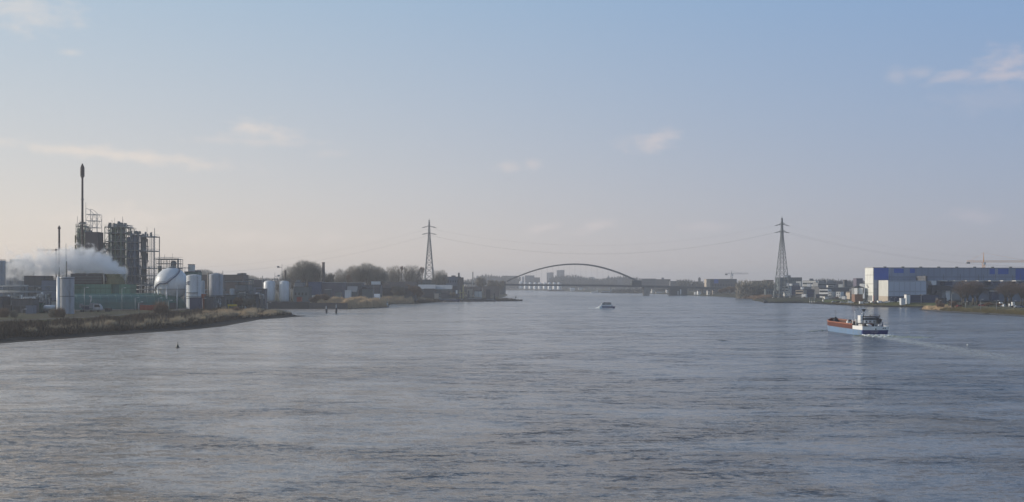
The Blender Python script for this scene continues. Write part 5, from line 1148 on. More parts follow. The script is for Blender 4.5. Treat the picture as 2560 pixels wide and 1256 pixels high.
blades('point_reeds', [(-103, 902), (-112, 1008), (-91, 1030)], (1.0, 22), 30000, 6.4, m_reed, .18, 6, hvar=.2); blades('shore_scrub', [(-91, 1030), (-72, 1140), (-45, 1170), (8, 1204)], (1.0, 12), 12000, 2.2, m_scrub, .25, 7, hvar=.6, lean=.4)
blades('bank_reeds', SH1[1:], (7, 17), 8000, 2.5, m_reedp, .06, 21, hvar=1.1, lean=.25); blades('bank_brambles', [(-190, 245), (-161, 345)] + SH1[1:], (14, 36), 16000, 2.0, m_twigr, .07, 22, hvar=1.0, lean=.6)
# tan reed clumps along the near left bank
nclump = 0
for i in range(46):
    rr = random.Random(100 + i); f = (i + rr.random() * .8) / 46; s = f * (len(SH1) - 1.01); k = int(s); q = s - k; ax_, ay_ = SH1[k]; bx_, by_ = SH1[k + 1]; x = ax_ + (bx_ - ax_) * q; y = ay_ + (by_ - ay_) * q
    L_ = math.hypot(bx_ - ax_, by_ - ay_); nx2, ny2 = -(by_ - ay_) / L_, (bx_ - ax_) / L_; of = rr.uniform(5, 17) if f < .8 else rr.uniform(4, 10); x += nx2 * of; y += ny2 * of
    if i < 12 and i % 3: continue
    o = use('clump%d' % (i % 3), lambda: make_bush(3.1, 3.4, 1700, 40 + i, m_reedp, 'reed_clump', .05, 1.1, False)); o.name = 'reed_clump'; sc_ = rr.uniform(.75, 1.3); o.scale = (sc_ * rr.uniform(.7, 1.5), sc_ * rr.uniform(.7, 1.4), sc_ * rr.uniform(.7, 1.15)); o.location = (x, y, G(x, y) - .1); o.rotation_euler.z = rr.uniform(0, 6)
    tag(o, 'tuft of pale dry reed on the dark slope of the near left bank', 'reed clump', 'pale reed tufts on the near left bank')
for i, (p, off, h_, lab, m_) in enumerate(((150, 20, 5.0, 'bare reddish bush on the bank below the river silo', 0), (133, 24, 4.2, 'bare bush left of the reddish one below the silo', 1), (402, 30, 7.5, 'thin bare sapling in front of the orange red containers', 0), (35, 22, 3.6, 'brown bush on the bank at the far left', 1), (10, 20, 4.6, 'rounded brown bush at the left picture edge', 0), (258, 22, 2.6, 'low bush on the bank below the crane truck', 1), (560, 26, 3.6, 'bush by the yard road before the spit', 1), (590, 22, 4.2, 'reddish bush at the root of the reed spit', 0))):
    yy = 470 if p < 200 else (455 if p < 300 else (520 if p < 500 else 600)); x = X(p, yy)
    o = use('bush%d' % m_, lambda: make_bush(4, 4.5, 2600, 60 + m_, (m_twigr, m_twig)[m_], 'bush', .03, .8)); o.name = 'bush'; s_ = h_ / 4; o.scale = (s_, s_, s_); o.location = (x, yy, G(x, yy) - .1); tag(o, lab, 'bush', 'bushes on the near left bank')

# roads and grass on the banks: thin sheets laid on the ground
def strip(name, pts, w_, m, lift=.1, kind='structure'):
    P_ = np.array(pts, float); out = []
    t_ = np.linspace(0, len(P_) - 1, (len(P_) - 1) * 24 + 1); xs2 = np.interp(t_, range(len(P_)), P_[:, 0]); ys2 = np.interp(t_, range(len(P_)), P_[:, 1])
    dx, dy = np.gradient(xs2), np.gradient(ys2); L_ = np.hypot(dx, dy) + 1e-9; nxx, nyy = -dy / L_, dx / L_; v = []
    for s_ in np.linspace(-1, 1, 5): xx, yy = xs2 + nxx * w_ / 2 * s_, ys2 + nyy * w_ / 2 * s_; v.append(np.stack([xx, yy, np.maximum(gz(xx, yy), 0) + lift], 1))
    V = np.concatenate(v); k = len(t_); f = []
    for a in range(4):
        for i in range(k - 1): f.append((a * k + i, a * k + i + 1, (a + 1) * k + i + 1, (a + 1) * k + i))
    return tag(np_mesh(name, V, np.array(f), m, smooth=True), kind=kind)
strip('plant_road', [(-222, 300), (-205, 380), (-188, 430), (-178, 470), (-176, 530), (-182, 600), (-190, 640)], 6.5, m_asph, .30)
strip('grass_verge', [(-212, 300), (-196, 380), (-180, 425), (-169, 470), (-168, 530), (-170, 590)], 8, m_grass, .22)
strip('bank_stones', [(-189, 232), (-160.5, 346), (-149.5, 386), (-142, 412), (-133.5, 441), (-130.5, 475), (-133.5, 526), (-135.5, 565), (-129.5, 595), (-123, 631)], 11, m_mud, .14)
strip('yard_floor', [(-300, 560), (-240, 590), (-215, 640), (-205, 700), (-215, 790)], 46, m_asph, .24)

# ================================================================== FAR SHORE, BEYOND THE BRIDGE
m_far = mat('far_wood', (.055, .055, .048), .95, 0, .4, .05)
def wood(name, px0, px1, Y, heights, label=None, n=2600, depth=60, wid=.9, m=None, seed=1):
    """a far wood that reads as one mass"""
    rs = np.random.default_rng(seed); px_ = rs.uniform(px0, px1, n); hp = np.interp(px_, [h[0] for h in heights], [h[1] for h in heights]); yy = Y + rs.uniform(0, depth, n); x = (px_ - 1280) / F * yy
    zt = CAMH - (hp - HZ) / F * yy; g = gz(x, yy); f_ = rs.uniform(0, 1, n) ** .7; lump = 1 + .12 * np.sin(px_ * .9 + seed) + .08 * np.sin(px_ * 2.3)
    z = g + (zt - g) * f_ * np.clip(lump, .7, 1.12) * .9; p = np.stack([x, yy, z], 1); d = np.stack([rs.normal(0, .5, n), rs.normal(0, .5, n), np.ones(n)], 1); d /= np.linalg.norm(d, axis=1)[:, None]
    v, f = twigs(p, d, np.maximum((zt - g) * rs.uniform(.12, .3, n), 1.0), wid, rs); c = v.mean(0); c[2] = 0
    return tag(np_mesh(name, v - c, f, m or m_far, None, tuple(c)), kind='stuff')
wood('far_wood', 1370, 1600, 3600, [(1370, 703), (1380, 694), (1400, 692), (1440, 692), (1470, 697), (1500, 700), (1530, 696), (1560, 694), (1600, 698)], n=9000, wid=1.5, seed=1)
wood('far_wood', 1180, 1300, 3700, [(1180, 700), (1195, 693), (1215, 690), (1240, 693), (1300, 696)], n=5000, wid=1.5, seed=2)
wood('riverside_wood', 1840, 1940, 1420, [(1840, 712), (1850, 706), (1870, 705), (1895, 708), (1915, 704), (1940, 710)], n=5000, wid=.5, seed=3, m=m_twigd)
wood('riverside_wood', 1690, 1800, 2500, [(1690, 703), (1720, 702), (1745, 707), (1775, 706), (1800, 708)], n=3500, wid=1.0, seed=4)
wood('far_wood', 560, 720, 2400, [(560, 700), (600, 694), (640, 697), (680, 700), (720, 698)], n=4000, wid=1.1, seed=5); wood('far_wood', 2030, 2180, 2600, [(2030, 702), (2060, 699), (2100, 703), (2180, 704)], n=4500, wid=1.1, seed=6)
wood('far_wood', -200, 480, 2600, [(-200, 700), (100, 694), (300, 698), (480, 694)], n=9000, wid=1.3, seed=7); wood('far_wood', 2180, 2900, 2800, [(2180, 704), (2500, 698), (2900, 702)], n=9000, wid=1.3, seed=8)
wood('far_wood', 700, 1180, 3000, [(700, 700), (900, 697), (1100, 699), (1180, 701)], n=9000, wid=1.3, seed=9); wood('shore_shrubs', 1530, 1680, 2280, [(1530, 724), (1560, 723), (1600, 722), (1680, 722)], n=2500, wid=.8, seed=10)
Yf = 3720.0
for (a, c, py, YY, lab, mm, kw) in (
 (1218, 1240, 697, 3500, 'hazy pale block at the left end of the far skyline', m_gw, dict(win=(6, 4, .5, .4))), (1240, 1256, 694, 3650, 'hazy slate block beside the pale one at the left of the far skyline', m_gwd, {}),
 (1255, 1294, 690, 3760, 'broad dark hall seen behind the left foot of the arch', m_gwd, {}), (1296, 1302, 693, Yf, 'first narrow white apartment slab under the left side of the arch', m_offw, dict(win=(2, 8, .5, .4))), (1305, 1311, 692, Yf, 'second narrow white apartment slab under the left side of the arch', m_offw, dict(win=(2, 8, .5, .4))),
 (1313, 1336, 689, Yf + 40, 'big grey roofed hall right of the white apartment slabs', m_gw, dict(roof='gable', roofm=m_gwd)), (1336, 1350, 694, Yf + 30, 'lower grey hall stepping down from the big roofed one', m_gwd, {}),
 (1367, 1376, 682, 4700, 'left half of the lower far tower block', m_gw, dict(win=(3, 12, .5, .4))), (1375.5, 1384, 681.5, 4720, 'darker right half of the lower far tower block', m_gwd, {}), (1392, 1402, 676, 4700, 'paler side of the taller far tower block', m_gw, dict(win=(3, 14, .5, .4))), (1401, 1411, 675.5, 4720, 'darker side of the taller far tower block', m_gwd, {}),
 (1472, 1486, 693, 3900, 'pale block poking over the far wood under the arch', m_offw, {}), (1518, 1526, 689, 4200, 'thin far tower under the right side of the arch', m_gw, dict(roof='front')), (1543, 1556, 697, 3600, 'far grey block left of the right arch foot', m_gwd, {}),
 (1604, 1640, 697, 2700, 'long dark slab right of the right arch foot', m_gwd, dict(win=(9, 4, .5, .35))), (1640, 1676, 698.5, 2750, 'second long dark slab, brownish, right of the right arch foot', m_brickg, dict(win=(9, 4, .5, .35), extra=[(.5, 6, 4)])), (1676, 1718, 703, 2600, 'low wide slab above the big bridge pier', m_gwd, dict(win=(9, 2, .5, .35))),
 (1766, 1776, 698, 2015, 'tan stair tower of the dark hall with a blue sign', m_tan, {}), (1776, 1842, 698, 2020, 'dark flat hall beyond the bridge with a blue panel', m_gwd, dict(win=(9, 1, .5, .2))), (1888, 1920, 702.5, 1520, 'low dark slab left of the right pylon', m_gwd, dict(win=(8, 2, .5, .35))), (1918, 1934, 700.5, 1500, 'small brown block against the left leg of the right pylon', m_brickg, dict(win=(3, 3, .5, .35))),
 (1946, 2005, 694, 1700, 'broad teal grey block behind the right pylon', m_gwt, dict(win=(10, 3, .5, .3), extra=[(.45, 9, 3.2)])), (1962, 1968, 689, 1702, 'small white rooftop box on the teal grey block', m_whitec, dict(depth=4))):
    bldg(a, c, py, YY, lab, mm, **{**dict(depth=22), **kw})
solo(MB().box(X(1785, 2019), X(1796, 2019), 2019, 2019.9, Z(709, 2019), Z(699, 2019)), 'blue_sign_panel', m_bluep, 'square blue panel on the dark hall beyond the bridge', 'sign')
YY = 2900.0; x = X(1749, YY); t = thing('church', (x, YY, 3), 'small church tower silhouette on the skyline right of the bridge', 'church'); part(MB().box(x - 3, x + 3, YY, YY + 6, 2.5, Z(698, YY)), 'tower', m_gwd, t); part(MB().lathe((x, YY + 3), [(4.4, Z(698, YY)), (3, Z(696, YY)), (.1, Z(693, YY))], 4, False), 'spire', m_roofd, t); part(MB().box(x - 10, x + 10, YY + 1, YY + 9, 2.5, Z(704, YY)), 'nave', m_gwd, t)
# row of white bow fronted houses on the far bank
for i in range(9):
    a = 1297 + i * 12; YY = 3640 - i * 45; w0, w1 = X(a, YY), X(a + 11.4, YY); zt = Z(707 if i else 704, YY); t = thing('riverside_house', ((w0 + w1) / 2, YY, 3), f'white tall fronted house facing the river, number {("one two three four five six seven eight nine").split()[i]} from the left in the far row', 'house', 'row of white houses beyond the bridge')
    part(MB().box(w0, w1, YY, YY + 12, 2.5, zt - 3), 'wall', m_offw, t); part(MB().lathe(((w0 + w1) / 2 - 2.0, YY), [(4.0, 2.5), (4.0, zt), (.1, zt + 1)], 10), 'bay', m_whitec, t); part(MB().box(w0 - .3, w1 + .3, YY - .3, YY + 12.3, zt - 3, zt - 2), 'roof', m_roofd, t)
    windows(t, w0 + 5, w1, YY, 3.5, zt - 4, 1, 4, .5, .5)
for i, (a, py, YY, mm, w_, lab) in enumerate(((1265, 717, 3760, m_offw, 10, 'tiny white house on the far bank beside the left bridge pier'), (1275, 718, 3745, m_whitec, 9, 'second tiny white house on the far bank right of the left bridge pier'), (1286, 718, 3730, m_offw, 8, 'third tiny white house, left of the row of tall fronted ones'), (1446, 716, 2950, m_offw, 9, 'small white house right of the far row'), (1461, 719, 2850, m_tan, 8, 'small tan house on the far shore under the arch'), (1588, 719, 2350, m_whitec, 6, 'bright white cottage left of the slanted bridge pier'), (1597, 722, 2335, m_whitec, 5, 'lower white cottage left of the slanted bridge pier'), (1630, 720, 2200, m_offw, 6, 'white cottage right of the slanted bridge pier'), (1628, 728, 2215, m_whitec, 4, 'low white hut at the water right of the slanted pier'), (1666, 722, 2100, m_whitec, 6, 'white cottage left of the big bridge pier'), (1745, 725, 1800, m_whitec, 7, 'rounded white house right of the big bridge pier'), (1769, 724, 1745, m_offw, 6, 'white cottage, second right of the big bridge pier'), (1782, 724, 1740, m_tan, 6, 'pinkish cottage, third right of the big bridge pier'))):
    bldg(a, a + w_, py, YY, lab, mm, 9, 'gable', m_roofd, win=(2, 1, .4, .4), cat='house', name='cottage')
bldg(1640, 1664, 730, 2150, 'long low white boathouse between the bridge piers', m_whitec, 6, 'flat', m_roofd, win=(8, 1, .3, .6)); bldg(1736, 1742, 730, 1810, 'tiny white hut on the bank right of the big pier', m_whitec, 4)
# boats under the bridge
x = X(1431, 2900); t = thing('tall_white_boat', (x, 2900, 0), 'boxy bright white vessel lit by the sun under the bridge deck', 'boat'); s_ = 2900 / F; part(MB().box(x - 5.8 * s_, x + 5.8 * s_, 2897, 2909, Z(729, 2900), Z(720.3, 2900)), 'superstructure', m_whitec, t); part(MB().prism_z([(x - 6.3 * s_, 2896), (x + 6.3 * s_, 2896), (x + 5.6 * s_, 2914), (x, 2920), (x - 5.6 * s_, 2914)], -.6, 1.6), 'hull', m_gw, t); part(MB().box(x - 5.3 * s_, x + 5.3 * s_, 2896.8, 2897, Z(725.4, 2900), Z(724.6, 2900)), 'windows', m_gw, t); part(MB().bar((x, 2900, Z(720, 2900)), (x, 2900, Z(715, 2900)), .25, 4), 'mast', m_steel, t)
barge(1368, 1412, 2980, 'long far barge with a white wheelhouse at its left end', m_rust, 3.0, 8, -1, 'craft beyond the bridge', 'river_barge', m_brickg, m_whitec); barge(1476, 1496, 2400, 'white cabin boat lying beyond the bridge', m_offw, 2.2, 7, 1, 'craft beyond the bridge', 'river_boat', m_offw, m_offw); barge(1501, 1531, 2350, 'dark hulled boat beyond the bridge with a white bow', m_gwd, 3.0, 10, 1, 'craft beyond the bridge', 'river_boat', m_white, m_gw)
# ================================================================== RIGHT BANK
SHR = [(294, 898), (286, 1008), (285, 1076)]
for (a, c, py, YY, lab, mm, kw) in (
 (1914, 1934, 722, 1400, 'small teal hut left of the right pylon', m_gwt, dict(depth=8, win=(3, 1, .4, .4))),
 (1955, 1971, 715.5, 1500, 'white office with dark window bands directly right of the right pylon', m_offw, dict(rz=-.55, band=((.22, .34), (.5, .62), (.78, .9)))), (1972, 2001, 715, 1520, 'dark blue office block beside the white banded one', m_navy, dict(win=(8, 3, .5, .3))), (1972, 1999, 708, 1620, 'grey block with a white corner behind the dark blue office', m_gwb, dict(win=(6, 2, .5, .3))), (1973, 1979, 709, 1610, 'narrow white stair block left on the grey one', m_whitec, dict(rz=-.55, depth=5)),
 (1989, 2008, 725, 1290, 'low tan office with window bands near the water', m_tan, dict(rz=-.55, band=((.3, .48), (.68, .86)))), (2009, 2036, 724, 1310, 'blue grey office with a white tower corner', m_navy, dict(win=(8, 2, .5, .4))), (2001, 2006, 717.5, 1330, 'narrow white tower between the tan and blue grey offices', m_whitec, dict(rz=-.55, depth=5)), (2010, 2033, 717, 1400, 'grey roofed upper block behind the blue grey office', m_gw, dict(win=(6, 1, .5, .4))),
 (2036, 2046, 717, 1380, 'dark slate tower block left of the white banded office', m_gwd, {}), (2048, 2070, 723, 1260, 'white office with two dark window bands behind the cars', m_whitec, dict(rz=-.55, band=((.2, .42), (.62, .84)))), (2071, 2080, 729, 1235, 'narrow white office right of the one with two bands', m_offw, dict(rz=-.55, win=(2, 2, .5, .4))), (2080, 2090, 727, 1290, 'slate office between the two small white ones', m_gwd, {}), (2090, 2101, 729, 1215, 'square white office with a dark doorway', m_whitec, dict(rz=-.55, win=(2, 2, .45, .6))),
 (2101, 2125, 731, 1230, 'low grey office with many panes', m_gwb, dict(win=(7, 2, .6, .5))), (2125, 2133, 731, 1120, 'small tan office left of the brick house', m_tan, dict(win=(2, 2, .5, .5))),
 (2048, 2128, 719, 1340, 'long flat slate hall behind the row of white offices', m_gwd, dict(depth=30, roofm=m_gw)), (2045, 2090, 707, 1500, 'stacked grey terraces building behind the offices', m_gw, dict(depth=26, band=((.3, .42), (.55, .67), (.8, .9)), extra=[(.3, 8, 2.5), (.8, 9, 3)])), (2006, 2040, 702, 1600, 'pale building with a flat roof and small dark attic', m_offw, dict(rz=-.55, depth=20, band=((.5, .6), (.75, .85)), extra=[(.75, 5, 3)])), (2090, 2132, 704, 1560, 'slate roofed building left of the mauve tower', m_gwd, dict(depth=24, roof='gable', extra=None)),
 (2141, 2157, 696, 1500, 'square mauve tower block left of the blue hall', mat('mauve_render', (.13, .11, .15), .8, 0, .1, .2), dict(win=(4, 6, .5, .3))), (2111, 2118, 700, 1360, 'small dark tower with a cap over the slate roof', m_gwd, dict(depth=6)), (2149, 2161, 709, 1150, 'white box on a roof between the mauve tower and the blue hall', m_whitec, dict(rz=-.55, depth=6))):
    bldg(a, c, py, YY, lab, mm, **{**dict(depth=14, group='offices and houses on the right bank'), **kw})
for (p0, p1, py, YY, lab, mm, kw) in ((1962, 1975, 731, 1290, 'low pale cabin at the foot of the white banded office', m_offw, {}), (1936, 1950, 727, 1330, 'teal cabin between the legs of the right pylon', m_gwt, {}), (2004, 2014, 735, 1230, 'white cabin before the blue grey office', m_whitec, dict(rz=-.5)), (2040, 2049, 736, 1215, 'dark cabin left of the two banded white office', m_gwd, {}), (2062, 2080, 741, 1130, 'long white canopy over the parked cars', m_offw, {}), (2104, 2113, 740, 1110, 'white cabin before the many paned office', m_whitec, dict(rz=-.5)), (2116, 2127, 728, 1180, 'tan upper block behind the many paned office', m_tan, dict(rz=-.4)), (2070, 2084, 713, 1420, 'pale terrace block over the slate hall', m_offw, dict(band=((.6, .72), (.82, .92)))), (2096, 2106, 710, 1440, 'small pale tower over the slate hall', m_offw, dict(rz=-.4)), (2018, 2026, 709, 1450, 'white stair head over the grey upper block', m_whitec, dict(rz=-.4)), (2128, 2138, 722, 1200, 'slate block just left of the brick house', m_gwd, {}), (1990, 2002, 703, 1650, 'pale attic over the grey block', m_offw, dict(rz=-.4)), (2054, 2064, 701, 1600, 'dark plant room over the stacked terraces', m_gwd, {})):
    bldg(p0, p1, py, YY, lab, mm, **{**dict(depth=7, group='offices and houses on the right bank'), **kw})
for (k, p, py, w_, YY, lab) in (('bushyr', 2010, 742, 14, 1200, 'small brown bush before the tan office'), ('bushy', 2076, 744, 12, 1120, 'small grey bush beside the white canopy'), ('bushyr', 2094, 742, 14, 1090, 'brown bush before the square white office'), ('bushyr', 2132, 744, 14, 1000, 'brown bush left of the brick house'), ('bushy', 1946, 735, 16, 1300, 'grey bush at the right pylon'), ('bushyr', 2345, 748, 18, 775, 'reddish bush at the inlet corner'), ('bushyr', 2380, 752, 26, 730, 'low brown hedge bush left on the dike'), ('bushyr', 2475, 756, 26, 715, 'low brown hedge bush between the dike lamps'), ('bushyr', 2500, 758, 26, 712, 'low brown hedge bush under the forked tree')):
    tree(k, p, py, w_, YY, lab, 'bushes on the right bank')
YY = 962.0; t = thing('brick_house', (X(2147, YY), YY, 3), 'brick based house with two bright white bays left of the blue hall', 'house')
part(MB().box(X(2137, YY), X(2157, YY), YY, YY + 9, 2.6, Z(736, YY)), 'brick_wall', m_bricko, t); part(MB().box(X(2136.5, YY), X(2159, YY), YY + .6, YY + 9, Z(736, YY), Z(718, YY)), 'upper_wall', m_gw, t); part(MB().prism([(X(2135, YY), Z(719, YY)), (X(2147, YY), Z(715, YY)), (X(2160, YY), Z(718.5, YY)), (X(2160, YY), Z(719.6, YY)), (X(2135, YY), Z(720, YY))], YY - .4, YY + 9.4), 'roof', m_roofd, t)
for a, c in ((2136.5, 2142.5), (2145.5, 2155.5)): bb = part(MB().prism_z([(X(a, YY), YY + .8), (X(c, YY), YY + .8), (X(c, YY), YY - (c - a) * .2), (X(a, YY) + .2, YY + .2)], Z(736, YY), Z(720.3, YY)), 'bay', m_whitec, t)
part(MB().box(X(2157, YY), X(2160, YY), YY + .3, YY + 2, Z(733, YY), Z(719.8, YY)), 'dark_opening', m_roofd, t)
# containers, huts, boxes along the hall
bldg(2266, 2275, 736, 890, 'tall white box cabin on the quay before the blue hall', m_whitec, 5, cat='cabin', name='cabin'); bldg(2253, 2264, 746, 885, 'low white container left of the tall white cabin', m_white, 4, cat='container', name='container', roofm=m_white)
bldg(2276, 2305, 738, 900, 'dark blue container stack right of the tall white cabin', m_navy, 6, cat='container', name='container_stack', win=(7, 2, .5, .15)); bldg(2306, 2347, 737, 902, 'second dark blue container stack, longer', m_navy, 6, cat='container', name='container_stack', win=(10, 2, .5, .15))
bldg(2345, 2366, 745, 870, 'dark low plant hut below the white fins', m_roofd, 5)
for (p, w_, YY, lab) in ((2500, 7, 735, 'white box trailer between the two bare trees at the right'), (2531, 6, 730, 'narrow white kiosk near the right edge'), (2509, 4, 728, 'small white bin right of the box trailer'), (2524, 3, 728, 'upright white sign board left of the kiosk')):
    x = X(p, YY); g = G(x, YY); t = thing('kiosk', (x, YY, g), lab, 'kiosk'); h_ = {7: 2.9, 6: 3.2, 4: 1.7, 3: 2.0}[w_]; wd_ = w_ * YY / F; part(MB().box(x, x + wd_, YY, YY + 1.5, g + .2, g + h_), 'body', m_whitec, t); part(MB().box(x - .05, x + wd_ + .05, YY - .05, YY + 1.55, g + h_, g + h_ + .12), 'roof', m_gw, t); part(MB().box(x + wd_ * .3, x + wd_ * .7, YY - .04, YY + .1, g + h_ * .45, g + h_ * .8), 'panel', m_gw, t)
# trees right
TR = 'bare trees before the blue hall'
tree('forked', 2412, 699, 58, 812, 'left of the big bare trees before the blue hall', TR); tree('forked', 2438, 700, 52, 818, 'bare tree standing second before the blue hall', TR); tree('forked', 2521, 702, 60, 800, 'bare tree with a forked trunk near the right edge', TR); tree('forked', 2560, 706, 50, 790, 'bare tree cut by the right edge of the picture', TR)
tree('bushyr', 1822, 716, 40, 1680, 'round brown bush tree by the end of the bridge ramp', TR); tree('bushyr', 1808, 722, 24, 1690, 'lower brown bush left of the round one by the ramp', TR)
tree('bushyr', 2350, 757, 22, 742, 'low brown bush on the tip of the right spit', TR)
RG = 'lamp posts along the right dike'
for (p, py, YY, tw, lab) in ((2303, 738, 885, 0, 'lamp post before the dark blue containers'), (2379, 733, 720, 0, 'lamp post on the dike left of the big bare trees'), (2414, 754, 712, 1, 'twin headed lamp post on the dike below the big bare trees'), (2452, 749, 690, 0, 'lamp post on the dike right of the big bare trees'), (2491, 752, 668, 1, 'second twin headed lamp post on the dike'), (2534, 752, 660, 0, 'lamp post on the dike before the white kiosk'), (2225, 744, 906, 0, 'short lamp post on the quay before the cream wall'), (2236, 745, 906, 0, 'short lamp post just right of the one before the cream wall'), (2347, 752, 745, 0, 'lamp post at the corner of the right inlet')):
    lamp(p, py, YY, lab, RG, .8, bool(tw), m_steel_l)
def make_car(bm, label, van=False):
    t = empty('parked_van' if van else 'parked_car', (0, 0, 0), None, 'van' if van else 'car'); OFF[t.name] = Vector((0, 0, 0))
    if van: o1 = [(-2.5, .35), (2.5, .35), (2.5, 1.1), (1.9, 1.25), (1.3, 2.2), (-2.5, 2.3)]; o2 = [(.5, 1.3), (1.8, 1.3), (1.25, 2.05), (.5, 2.05)]
    else: o1 = [(-2.15, .35), (2.15, .35), (2.15, .8), (1.2, .95), (.6, 1.45), (-1.2, 1.48), (-1.8, .98), (-2.15, .9)]; o2 = [(-1.65, .98), (1.05, .98), (.55, 1.38), (-1.15, 1.4)]
    part(MB().prism(o1, -.85, .85), 'body', bm, t); part(MB().prism(o2, -.88, .88), 'windows', m_glass, t)
    for xx in (-1.4, 1.4):
        for yy in (-.75, .75): wheel(t, xx, yy, .34, .34, .22)
    return t
m_cs = mat('silver_car_paint', (.45, .46, .48), .3, .4, .04, 1); m_ck = mat('black_car_paint', (.02, .02, .025), .25, 0, .04, 1); m_cr = mat('red_car_paint', (.28, .03, .025), .3, 0, .04, 1); m_cb = mat('blue_car_paint', (.04, .08, .2), .3, 0, .04, 1)
cars = {}
def car(kind, px, Y, label, group, rz=0.0):
    cm = {'white': (m_whitec, 0), 'silver': (m_cs, 0), 'black': (m_ck, 0), 'red': (m_cr, 0), 'blue': (m_cb, 0), 'whitevan': (m_whitec, 1), 'silvervan': (m_cs, 1)}[kind]
    o = use('car' + kind, lambda: make_car(cm[0], None, bool(cm[1]))); x = X(px, Y); o.location = (x, Y, G(x, Y)); o.rotation_euler.z = rz; tag(o, label, None, group)
CG = 'vehicles parked on the right bank'
for (k, p, YY, lab) in (('whitevan', 2155, 938, 'white van parked before the tall cream end wall, left one'), ('silver', 2166, 936, 'silver car between the two vans before the cream wall'), ('black', 2173, 938, 'black car before the cream wall, by the red post'), ('white', 2182, 934, 'white car at the foot of the red post'), ('black', 2191, 916, 'black car left of the larger white van'), ('whitevan', 2200, 917, 'larger white van before the cream block'), ('silver', 2209, 914, 'silver car right of the larger white van'), ('white', 2218, 915, 'white car at the corner of the cream block'), ('silver', 2228, 911, 'silver car in front of the dark recess'), ('black', 2236, 912, 'black car in front of the dark recess'), ('whitevan', 2127, 962, 'white van parked left of the brick house'), ('silver', 2118, 975, 'silver car two places left of the brick house'), ('white', 2106, 985, 'white car before the low grey office'), ('black', 2096, 995, 'black car before the square white office'), ('silver', 2085, 1005, 'silver car before the slate office'), ('white', 2250, 905, 'white car beside the low white container'), ('silvervan', 2262, 903, 'silver van before the tall white cabin'), ('white', 1969, 1330, 'small white car shining right of the right pylon'), ('black', 1913, 1160, 'black car left of the right pylon'), ('red', 2398, 745, 'dark red car left of the big bare trees'), ('blue', 2384, 750, 'blue car left of the dark red one'), ('silver', 2544, 690, 'silver car by the right edge under the tree'), ('blue', 2553, 694, 'blue car cut off near the right edge'), ('black', 2536, 692, 'black car left of the silver one at the right edge'), ('white', 2362, 760, 'white car under the white fins'), ('red', 2455, 742, 'dark red car behind the middle dike lamp')):
    car(k, p, YY, lab, CG, rnd.uniform(-.4, .4))
solo(MB().bar((X(2184.5, 920), 920, 3), (X(2184.5, 920), 920, Z(739, 920)), .35, 6), 'red_post', m_cr, 'thin dark red post before the cream end wall', 'post')
# right bank covers
m_tang = mix2('right_bank_grass', [(.32, (.07, .065, .03)), (.5, (.13, .115, .05)), (.68, (.17, .14, .075))], .12)
strip('dike_grass', [(300, 350), (312, 500), (311, 618), (309, 690), (306, 735)], 34, m_tang, .10)
strip('shore_stones', [(298, 300), (292.5, 500), (288.5, 618), (285.5, 686), (282.5, 727), (290.5, 783)], 3.5, m_stone, .12)
strip('shore_stones', [(338.5, 850), (323.5, 867.5), (294.5, 898.5), (286.5, 1008), (285.5, 1076)], 4, m_mud, .12)
strip('lawn', [(345, 868), (326, 878), (309, 905), (302, 1008), (300, 1070)], 16, m_grass, .14)
blades('dike_scrub', [(288, 560), (288, 618), (285, 686), (282, 727), (288, 775)], (2.5, 14), 22000, 1.8, mat('olive_brown_grass', (.15, .125, .055), .95, 0, .4, .12), .12, 12, -1, hvar=.6, lean=.4)
blades('right_reeds', [(277, 1267), (301, 1372), (306, 1500)], (1, 22), 12000, 3.4, m_twigr, .25, 13, -1, hvar=.4); blades('right_bank_grass', [(286, 1008), (294, 898), (323, 867)], (2, 14), 9000, 1.0, mat('olive_brown_grass', (.13, .12, .05)), .14, 14, 1, hvar=.6, lean=.4)
blades('right_reeds', [(283, 735), (287, 778)], (3, 14), 6000, 3.0, m_reed, .10, 15, -1)
# mooring posts and small craft on the right
for (p, pt, YY, lab) in ((2025, 744, 1050, 'short dark mooring post left of the tall one'), (2030, 748, 1048, 'shortest mooring post between two others'), (2036, 725, 1046, 'tall dark mooring post beside the small white workboat')):
    x = X(p, YY); t = thing('mooring_post', (x, YY, -1), lab, 'mooring post', 'mooring posts on the right'); part(MB().lathe((x, YY), [(.45, -1), (.42, Z(pt, YY)), (.05, Z(pt, YY) + .1)], 8), 'pile', m_steel_d, t); part(MB().lathe((x, YY), [(.52, 1.2), (.52, 2.2)], 8), 'collar', m_offw, t)
barge(2039, 2061, 1042, 'small workboat with a white cabin moored at the posts', m_roofd, 1.2, 4.2, 1, 'small craft on the right', 'workboat', m_gwd, m_offw); barge(1908, 1921, 1085, 'little dark boat lying left of the shore stage', m_roofd, 1.0, 2.2, -1, 'small craft on the right', 'workboat', m_gwd, m_gwd)
YY = 1105.0; t = thing('landing_stage', (X(1960, YY), YY, 0), 'low dark landing stage on the water below the right pylon', 'jetty'); part(MB().box(X(1922, 1080), X(2022, 1080), 1078, 1081, .2, 1.1), 'deck', m_roofd, t)
for k in range(9): part(MB().bar((X(1924 + k * 12, 1080), 1079.5, -1), (X(1924 + k * 12, 1080), 1079.5, 1.6), .2, 6), 'pile', m_steel_d, t)
bldg(1932, 1980, 741, 1262, 'long low dark boathouse at the foot of the right pylon', m_roofd, 8, 'gable', m_roofd)

